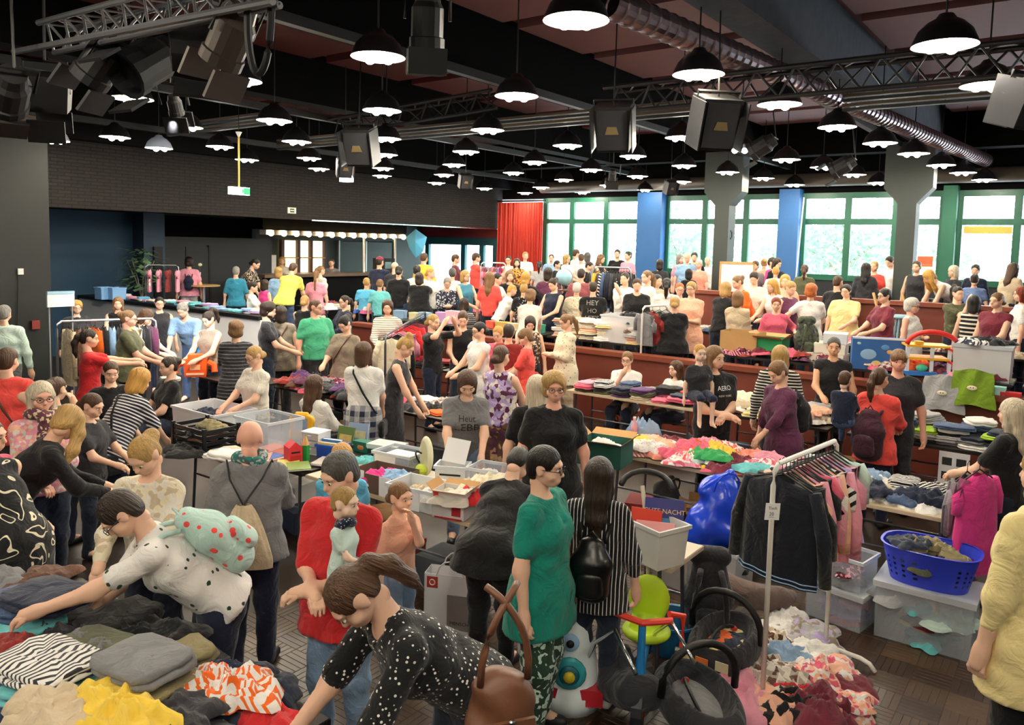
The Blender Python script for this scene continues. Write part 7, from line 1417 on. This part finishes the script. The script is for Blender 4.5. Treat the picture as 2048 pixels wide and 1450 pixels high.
for i, (x, c_, lb) in enumerate(((985, '#e05a4a', 'red wooden toy'), (1005, '#d8b060', 'light wooden toy set'), (1030, '#e8d8a8', 'cream boxed toy'), (1055, '#cc3a32', 'red folder'), (1075, '#3fa08a', 'teal glass bowl box'), (885, '#c89ad0', 'lilac doll box'), (905, '#f0c0d0', 'pink doll box'), (850, '#9ac0e0', 'pale blue puzzle box'), (830, '#d8d0a0', 'sand coloured puzzle box'), (800, '#88a8c8', 'grey blue puzzle box'))): p = at_u(x, 660, 11.3); p.z = zp; carton(p, RZ + random.uniform(-.3, .3), .24, .14, random.uniform(.12, .26), lb + ' on the games table', c_, False, lid=True)
for i, (x, c_, lb) in enumerate(((700, '#f0d23a', 'yellow plastic toy'), (715, '#3a66c8', 'blue plastic toy'), (735, '#e06aa0', 'pink plastic toy'), (660, '#e8e8f0', 'white plastic toy'))):
    p = at_u(x, 620, 11.3); p.z = zp; t = empty('toy_vehicle', p, random.random()); tag(t, lb + ' on the toy table behind the wall', 'toy'); MB().box(-.12, .12, -.07, .07, .03, .1, taper=-.02).obj('toy_body', cm(c_), t); MB().box(-.06, .05, -.05, .05, .1, .17, taper=-.02).obj('cabin', M_white, t)
    for sx in (-.07, .07):
        for sy in (-.075, .075): MB().ball((sx, sy, .03), .03, .012, .03).obj('wheel', M_blackm, t)
o = empty('sun_hat', on(778, 598, Z1 + 1.05)); tag(o, 'white sun hat lying on the clothes before the bar', 'hat'); MB().lathe([(.17, 0), (.1, .02), (.09, .1), (0, .12)], 18).obj('hat_shell', fab('white'), o, smooth=True)
def globe(p):
    t = empty('globe', p); tag(t, 'light blue globe on a stand beside the purple jacket', 'globe'); MB().ball((0, 0, .26), .15, n=20, m=14).obj('sphere', mat('globe_sea', '#9ccbdc', rough=.3, noise=.3, nscale=7), t, smooth=True); MB().lathe([(0, 0), (.1, 0), (.1, .02), (.02, .04), (.015, .12)], 16).obj('stand', M_dwood, t); MB().tube([(.16 * math.cos(q), 0, .26 + .16 * math.sin(q)) for q in np.linspace(-1.57, 1.57, 10)], .008, 5).obj('meridian', M_alu, t)
globe(at_d(1127, 582, 14.6))
# --- floor goods near the white rack
def film(p, spec, s, label, rz=0.0, name='plastic_bag'):
    t = empty(name, p, rz); tag(t, label, 'bag'); v = Vol(.05); v.chain([(-.1, 0, .08), (.1, 0, .08)], [.1, .1]); v.chain([(0, 0, .1), (0, .0, .3)], [.13, .07], 1.5); v.cone((-.1, 0, .28), (.08, .02, .36), .03, .02); V, Q_ = v.mesh(.016, .009); o_ = mobj('bag_body', fastmesh('bag', V * s, Q_), spec, t); MB().tube([Vector(x) * s for x in bez((-.08, -.06, .3), (-.1, -.1, .44), (.08, -.1, .44), (.08, -.05, .3), 6)], .008, 5).obj('handle', spec, t); return t
film(b4.location + Vector((-.02, .05, .34)), mat('shiny_blue_film', '#1c46d8', rough=.22), 1.5, 'shiny royal blue carrier bag on the milky storage box', R_(20)); film(at_z(1312, 1262, 0), mat('shiny_red_film', '#a8181c', rough=.25), .8, 'shiny red plastic bag on the floor behind the tricycle'); film(at_z(1330, 1055, 0), mat('grey_sack', '#3b3a3a', rough=.7), 1.3, 'dark grey sack of clothes below the bright table', R_(40)); 
def paperbag(p, rz):
    t = empty('paper_bag', p, rz); tag(t, 'white paper carrier bag with red corner mark beside the teal blouse', 'bag'); B = MB()
    for x0, x1, y0, y1 in ((-.19, .19, -.08, -.076), (-.19, .19, .076, .08), (-.19, -.186, -.08, .08), (.186, .19, -.08, .08)): B.box(x0, x1, y0, y1, 0, .44)
    B.box(-.19, .19, -.08, .08, 0, .004).obj('bag_body', M_paper, t); MB().box(-.17, -.09, -.083, -.08, .34, .42).obj('red_mark', cm('#b8402c'), t)
    MB().tube([(-.13 + .02 * math.cos(q), -.084, .38 + .02 * math.sin(q)) for q in np.linspace(0, 6.28, 12)], .004, 4).obj('ring_mark', M_paper, t)
    for s in (-1, 1): MB().tube(bez((-.1, s * .08, .43), (-.08, s * .09, .58), (.08, s * .09, .58), (.1, s * .08, .43), 6), .006, 5).obj('handle', M_white, t)
    MB().box(-.02, .16, -.084, -.08, .05, .3).obj('grey_label', cm('#8f8a88'), t); text_mesh('lettering', 'MENSCH', .035, M_inkd, t, Matrix.Translation((.07, -.086, .1)) @ Matrix.Rotation(math.pi / 2, 4, 'X'), .0003)
paperbag(at_z(905, 1262, 0), R_(-12))

def bucket(p):
    t = empty('bucket', p); tag(t, 'round blue plastic tub beside the tricycle', 'tub'); MB().lathe([(0, .0), (.13, 0), (.19, .22), (.205, .225), (.205, .24), (.185, .235), (.125, .012), (0, .012)], 24).obj('tub_body', cm('#1f6590'), t, smooth=False); MB().tube(bez((-.2, 0, .23), (-.22, -.1, .1), (.22, -.1, .1), (.2, 0, .23), 8), .006, 5).obj('handle', M_blackm, t)
bucket(at_z(1340, 1300, 0))
def trike(p, rz):
    t = empty('tricycle', p, rz); tag(t, 'lime and blue child tricycle with red grip and long push pole', 'tricycle'); lime, blu, red = cm('#bfe02a'), cm('#1f78b8'), cm('#e23a28')
    v = Vol(.03); v.ell((0, 0, .4), (.15, .15, .05)); v.ell((0, -.12, .55), (.13, .04, .16)); v.sub = [('e', np.array([0, .02, .46]), np.array([.11, .1, .06]))]; V, Q_ = v.mesh(.012); mobj('seat', fastmesh('seat', V, Q_), lime, t)
    MB().tube([(0, -.15, .2), (0, 0, .33), (0, .3, .36), (0, .36, .2)], .03, 8).obj('frame', blu, t, smooth=True); MB().tube([(-.17, .28, .62), (0, .32, .6), (.17, .28, .62)], .02, 8).obj('handlebar', red, t); MB().tube([(0, .31, .58), (0, .36, .2)], .022, 8).obj('fork', blu, t)
    for x, y, r in ((-.2, -.18, .11), (.2, -.18, .11), (0, .38, .15)): MB().tube([(x - .03, y, r), (x + .03, y, r)], r, 18).obj('wheel', cm('#22242a'), t); MB().tube([(x - .033, y, r), (x + .033, y, r)], r * .5, 14).obj('hub', red, t)
    MB().tube([(0, -.2, .3), (0.05, -.38, .9), (.1, -.48, 1.16)], .015, 8).obj('push_pole', cm('#d9d2b8'), t); MB().tube(bez((-.1, -.46, 1.16), (-.06, -.62, 1.26), (.22, -.62, 1.26), (.24, -.46, 1.16), 8), .02, 8).obj('push_grip', M_blackm, t, smooth=True); MB().tube([(-.22, .05, .36), (-.22, .05, .55), (-.14, .12, .58)], .02, 8).obj('armrest', red, t)
trike(at_z(1288, 1385, 0), R_(165))
def stroller(p, rz):
    t = empty('doll_pram', p, rz); tag(t, 'dark folded pushchair with red wheels and chrome handles', 'pushchair')
    for s in (-1, 1): MB().tube([(s * .18, -.35, .5), (s * .18, -.1, .62), (s * .2, .1, .45), (s * .22, .3, .1)], .012, 8).obj('chrome_bar', M_chrome, t, smooth=True)
    v = Vol(.03); v.chain([(0, -.1, .22), (0, .12, .16), (0, .2, .3)], [.1, .1, .06], 1.6); V, Q_ = v.mesh(.014, .005); mobj('fabric_seat', fastmesh('seat', V, Q_, V), fab('charcoal'), t)
    for x in (-.25, .25):
        for y in (-.3, .3): MB().tube([(x - .025, y, .09), (x + .025, y, .09)], .09, 16).obj('wheel', M_blackm, t); MB().tube([(x - .03, y, .09), (x + .03, y, .09)], .05, 12).obj('wheel_cap', cm('#b83028'), t)
    MB().tube([(-.25, -.3, .09), (.25, -.3, .09)], .01, 6).obj('axle', M_chrome, t); MB().tube([(-.25, .3, .09), (.25, .3, .09)], .01, 6).obj('axle', M_chrome, t)
stroller(at_z(1262, 1440, 0), R_(20))
def carseat(p, rz, spec, label):
    t = empty('baby_car_seat', p, rz); tag(t, label, 'car seat'); v = Vol(.04); v.ell((0, 0, .2), (.22, .36, .17)); v.sub = [('e', np.array([0, -.02, .32]), np.array([.16, .28, .18]))]; V, Q_ = v.mesh(.016); mobj('shell', fastmesh('shell', V, Q_, V), fab('charcoal'), t); v = Vol(.03); v.ell((0, .06, .16), (.15, .25, .07)); V, Q_ = v.mesh(.016, .004); mobj('cushion', fastmesh('cushion', V, Q_, V), fab(spec), t)
    MB().tube(bez((-.23, 0, .26), (-.26, -.05, .66), (.26, -.05, .66), (.23, 0, .26), 12), .022, 8).obj('carry_handle', M_blackm, t, smooth=True); MB().tube(bez((-.06, -.2, .2), (-.07, 0, .3), (-.04, .1, .28), (0, .15, .25), 6), .012, 6).obj('belt', M_blackm, t); MB().ball((0, .15, .24), .025, .015, .02).obj('buckle', cm('#c8342c'), t)
    for k in range(3): MB().box(-.04, .04, -.003, .003, -.03, .03).obj('patch', cm(('#e6d28a', '#e07a3a', '#d8d8b0')[k]), t, loc=(-.14 + .12 * k, -.365 + .02 * abs(k - 1), .22))
carseat(at_z(1448, 1345, 0), R_(-35), 'floral:navy:orange:18:paleyellow', 'dark baby car seat with yellow and orange patches'); carseat(at_z(1392, 1470, 0), R_(15), 'grey', 'dark grey baby car seat with carrying handle beside the pushchair')
rucksack(at_z(1412, 1285, 0), R_(-10), 'black child carrier rucksack standing on the parquet', 'charcoal', .95)
def boomerang(p):
    t = empty('nursing_pillow', p, R_(-30)); tag(t, 'brown-grey curved nursing pillow behind the child carrier', 'pillow'); v = Vol(.03); v.chain([Vector(q) for q in bez((-.3, .1, .25), (-.2, -.15, .25), (.15, -.15, .2), (.3, .1, .2), 8)], [.05, .08, .09, .09, .09, .09, .09, .08, .05]); V, Q_ = v.mesh(.016); mobj('pillow', fastmesh('pillow', V, Q_, V), fab('#6a5a55'), t)
boomerang(at_z(1490, 1235, 0))
def rocket(p):
    t = empty('toy_rocket', p, R_(-5)); tag(t, 'white and turquoise toy house with round eye and yellow button', 'toy'); MB().lathe([(0, 0), (.19, 0), (.19, .1), (.18, .1), (.16, .3), (.12, .5), (.05, .64), (0, .66)], 20).obj('toy_body', cm('#dfe8ea'), t, smooth=True); MB().box(-.2, .2, -.16, .16, .06, .16).obj('red_base', cm('#b82030'), t); MB().lathe([(0, .66), (.03, .66), (0, .78)], 10).obj('tip', cm('#a8cc3a'), t)
    for z, y, r, c_ in ((.27, -.18, .1, '#2f9ea8'), (.27, -.205, .06, '#14606c'), (.27, -.225, .035, '#d8c22c'), (.44, -.15, .055, '#9fc4e6'), (.44, -.165, .025, '#14141a'), (.56, -.1, .035, '#c07a2c')): MB().ball((0, y, z), r, .02, r, 14, 8).obj('button', cm(c_), t, smooth=True)
    MB().tube(bez((-.17, 0, .5), (-.34, -.03, .48), (-.34, -.03, .22), (-.19, 0, .2), 8), .02, 8).obj('side_handle', cm('#c9c6c8'), t, smooth=True)
rocket(at_z(1137, 1400, 0))
# --- held and hung
def leatherbag(x, y, d):
    t = empty('leather_bag', at_d(x, y, d), R_(20)); tag(t, 'crumpled brown leather shoulder bag hanging beside the dotted blouse', 'bag'); v = Vol(.04); v.chain([(0, 0, -.26), (0, 0, -.05)], [.1, .07], 1.5); V, Q_ = v.mesh(.014, .008); mobj('bag_body', fastmesh('bag', V, Q_, V), mat('brown_leather', '#6b4530', rough=.45, noise=.25, nscale=9, bump=.3), t); M_ = MATS['brown_leather']
    for s in (-1, 1): MB().tube(bez((s * .09, -.03, -.02), (s * .1, -.05, .2), (s * -.02, -.04, .3), (s * -.06, .02, .32), 8), .014, 7).obj('strap', M_, t, smooth=True)
    MB().box(-.09, .09, -.115, -.1, -.26, -.12).obj('pocket', M_, t); MB().ball((0, -.12, -.12), .014).obj('button', M_chrome, t)
leatherbag(1003, 1345, 2.72)
g = hanging(at_d(1960, 930, 5.6), R_(15), .75, .14, 'hotpink', 'hot pink dress held up by the blond person in black', None, sleeve=.35, flare=1.5, depth=.08); g = hanging(at_d(1935, 935, 5.8), R_(25), .55, .15, 'plaid:#4a3a4a:lightgrey:16', 'grey checked shirt held together with the pink dress', None, sleeve=.7)
o = empty('picture_sheet', at_u(1905, 970, 9.12), ROOM - math.pi / 2); tag(o, 'white sheet with four dark product pictures hanging from the table edge', 'poster'); MB().box(-.14, .14, -.004, 0, -.02, .34).obj('paper', M_paper, o)
for sx in (-1, 1):
    for sz in (.09, .24): MB().box(sx * .065 - .045, sx * .065 + .045, -.006, -.004, sz - .04, sz + .04).obj('picture', mat('dark_picture', '#2a2a2c', rough=.6, noise=.5, nscale=40), o)
# --- along the windows and the bar
def board(p, rz):
    t = empty('whiteboard_easel', p, rz); tag(t, 'whiteboard in a pale wooden frame beside the first column', 'whiteboard'); MB().box(-.32, .32, -.02, 0, .5, 1.4).obj('white_panel', M_paper, t)
    for x0, x1, z0, z1 in ((-.36, -.32, .45, 1.45), (.32, .36, .45, 1.45), (-.36, .36, 1.4, 1.45), (-.36, .36, .45, .5)): MB().box(x0, x1, -.03, .01, z0, z1).obj('frame', M_wood, t)
    for s in (-1, 1): MB().tube([(s * .3, .0, 1.3), (s * .34, .0, 0)], .02, 6).obj('leg', M_wood, t)
p = at_d(1475, 520, 16.6); p.z = Z2; board(p, R_(-15))
def easel(p, rz):
    t = empty('wooden_easel', p, rz); tag(t, 'slatted light wooden deck chair frame beside the second column', 'deck chair'); 
    for s in (-1, 1): MB().tube([(s * .28, -.3, 0), (s * .28, .2, 1.0)], .025, 6).obj('rail', M_wood, t); MB().tube([(s * .3, .3, 0), (s * .3, -.1, .55)], .022, 6).obj('leg', M_wood, t)
    for k in range(6): MB().box(-.26, .26, -.012, .012, -.03, .03).obj('slat', M_wood, t, loc=(0, -.16 + .055 * k, .3 + .11 * k))
p = at_d(1790, 590, 13.7); p.z = Z2; easel(p, R_(10))
def stool(p):
    t = empty('stool', p); tag(t, 'pale blue wooden stool beside the wooden deck chair', 'stool'); m = cm('#8fb4c8'); MB().lathe([(0, .62), (.17, .62), (.18, .64), (.17, .67), (0, .67)], 20).obj('seat', m, t)
    for k in range(4): q = k * 1.571 + .6; MB().tube([(.1 * math.cos(q), .1 * math.sin(q), .62), (.17 * math.cos(q), .17 * math.sin(q), 0)], .02, 7).obj('leg', m, t)
p = at_d(1808, 600, 13.2); p.z = Z2; stool(p)
o = empty('notice', at_u(1850, 523, UW - .15), ROOM - math.pi / 2); tag(o, 'orange-red paper notice on the window beside the second column', 'notice'); MB().box(-.16, .16, -.004, 0, -.12, .12).obj('paper', cm('#f0643c'), o); MB().box(-.13, .13, -.006, -.004, -.09, -.07).obj('tape', cm('#f58a68'), o)
def plant(p):
    t = empty('potted_plant', p); tag(t, 'bushy green potted plant in front of the blue wall', 'plant'); MB().lathe([(0, 0), (.2, 0), (.26, .4), (.24, .4), (.2, .36), (0, .36)], 18).obj('pot', cm('#3a3a40'), t); st = MB()
    for k in range(7): q = k * .9; st.tube([(0, 0, .36), (.12 * math.cos(q), .12 * math.sin(q), .8), (.3 * math.cos(q), .3 * math.sin(q), 1.25)], .012, 5)
    st.obj('stems', M_bark, t); lf = MB()
    for k in range(230):
        q = random.uniform(0, 6.28); r = random.uniform(.05, .42); c = Vector((r * math.cos(q), r * math.sin(q), random.uniform(.6, 1.5))); d_ = Vector((math.cos(q), math.sin(q), random.uniform(-.6, .4))).normalized(); e = d_.cross(Vector((0, 0, 1))).normalized(); L = random.uniform(.14, .26); lf.add([c, c + d_ * L * .5 + e * L * .3, c + d_ * L, c + d_ * L * .5 - e * L * .3], [(0, 1, 2, 3)])
    tag(lf.obj('leaves', mat('plant_leaf', '#6a8a68', rough=.5, noise=.3, nscale=5), t), kind='stuff')
p = W(10.1, 18.0); p = W(9.35, 17.45); p.z = Z1; plant(p + Vector((0, 0, .45)))
MBp = MB().box(-.3, .3, -.3, .3, 0, .45).obj('plant_stand', M_blackm, loc=(p.x, p.y, Z1)); tag(MBp, 'black square stand under the potted plant', 'stand')
for k, x in enumerate((210, 232)): cbox(Vector((*at_d(x, 590, 16.9).xy, 1.372)), ROOM, .3, .3, .26, ('light blue plastic tub at the end of the white wall ledge', 'light blue plastic tub next to the potted plant')[k], plastic('bluish_plastic', '#8fc0f0', .8))
def bartable(p):
    t = empty('bar_table', p); tag(t, 'round high table with flower vase before the dark doors', 'table'); MB().lathe([(0, 1.08), (.38, 1.08), (.38, 1.11), (0, 1.11)], 22).obj('table_top', M_wood, t); MB().tube([(0, 0, .02), (0, 0, 1.08)], .035, 10).obj('leg', M_alu, t); MB().lathe([(0, 0), (.24, 0), (.22, .025), (0, .03)], 18).obj('foot', M_alu, t)
p = at_d(407, 560, 18.9); p.z = Z1; bartable(p); o = empty('flower_vase', p + Vector((-.1, 0, 1.112))); tag(o, 'slim glass vase with a pale flower on the high table', 'vase'); MB().lathe([(0, 0), (.04, 0), (.03, .2), (.04, .3)], 12).obj('vase', M_milky, o); MB().tube([(0, 0, .1), (.02, 0, .45)], .006, 5).obj('stem', cm('#3c6a3a'), o); MB().ball((.02, 0, .48), .05, .05, .04).obj('blossom', cm('#e8e8c8'), o)
def lantern(p):
    t = empty('cloth_lantern', p); tag(t, 'light blue cloth star lantern hanging at the end of the bar', 'lantern'); b_ = MB(); b_.add([(-.3, 0, .1), (0, -.12, .35), (.32, 0, .12), (.22, .0, -.3), (0, 0, -.5), (-.2, 0, -.2), (0, -.18, 0), (0, .18, 0)], [(0, 1, 6), (1, 2, 6), (2, 3, 6), (3, 4, 6), (4, 5, 6), (5, 0, 6), (1, 0, 7), (2, 1, 7), (3, 2, 7), (4, 3, 7), (5, 4, 7), (0, 5, 7)]); b_.obj('cloth', mat('blue_cloth', '#5fb8e0', rough=.6), t); MB().tube([(0, 0, .33), (0, 0, 3.31 - p.z)], .005, 4).obj('string', M_cord, t)
lantern(at_v(832, 482, 16.1))
o = empty('display_screen', at_v(121, 598, 12.9), ROOM); tag(o, 'pale framed board standing behind the coat rack', 'board'); MB().box(-.2, .2, -.02, .02, -.12, .1).obj('panel', M_paper, o); MB().box(-.2, .2, -.03, .03, .08, .12).obj('top_strip', cm('#9fc8dc'), o)
for s in (-1, 1): MB().tube([(s * .17, 0, -.12), (s * .17, 0, -o.location.z)], .012, 6).obj('leg', M_alu, o)
def bluebag(Pn, spec, label, s=1.0):
    t0, J, _ = Pn; A = Matrix.Translation(t0.location) @ Matrix.Rotation(t0.rotation_euler.z, 4, 'Z'); t = empty('tote_bag', (A @ Vector(J['hl'])) - Vector((0, 0, .1)), t0.rotation_euler.z); tag(t, label, 'bag'); v = Vol(.03); v.cone((0, 0, -.42 * s), (0, 0, -.12 * s), .1 * s, .1 * s, 1.5); V, Q_ = v.mesh(.02, .006); mobj('bag_body', fastmesh('tote', V, Q_, V), fab(spec), t); MB().tube(bez((-.08, 0, -.05), (-.08, 0, .12), (.08, 0, .12), (.08, 0, -.05), 6), .012, 6).obj('handle', fab(spec), t)
bluebag(n_bbag, 'royal', 'royal blue tote bag hanging from the beige top'); 
# --- bags and boxes stored under the tables
def under(u0, u1, v0, v1, n, seed, where):
    r = random.Random(seed)
    for k in range(n):
        u, v = r.uniform(u0, u1), v0 + (v1 - v0) * (k + .5) / n; c_, nm = r.choice((('#1c1c20', 'black'), ('#3a3430', 'dark brown'), ('#2a3550', 'navy'), ('#7a5a3a', 'brown'), ('#8a2a2a', 'dark red'), ('#c9c6c0', 'white'), ('#4a4f55', 'grey')))
        if r.random() < .5: carton(W(u, v, 0), ROOM + r.uniform(-.4, .4), .34, .26, r.uniform(.2, .34), '%s box stored under %s' % (nm, where), c_, r.random() < .4, lid=True)['group'] = 'boxes under ' + where
        else: film(W(u, v, 0), mat('sack_' + nm.replace(' ', '_'), c_, rough=.5), r.uniform(.7, 1.0), '%s bag stored under %s' % (nm, where), r.uniform(0, 3))['group'] = 'bags under ' + where
under(6.8, 7.2, .8, 3.7, 5, 1, 'the bright children clothes table'); under(4.4, 4.9, 5.4, 7.1, 5, 2, 'the toy table'); under(4.4, 4.9, 3.5, 5.2, 4, 3, 'the boxes table'); under(9.3, 9.8, .5, 5.7, 8, 4, 'the tables before the brown wall'); under(6.8, 7.2, 5.4, 8.8, 6, 5, 'the dark red heap table'); under(9.3, 9.8, 6.6, 9.8, 5, 6, 'the table before the black strap top')
print('PEOPLE', len(PEOPLE))
for q in PEOPLE:
    if not (1.35 <= q[1] <= 1.9): print('  H?', q)
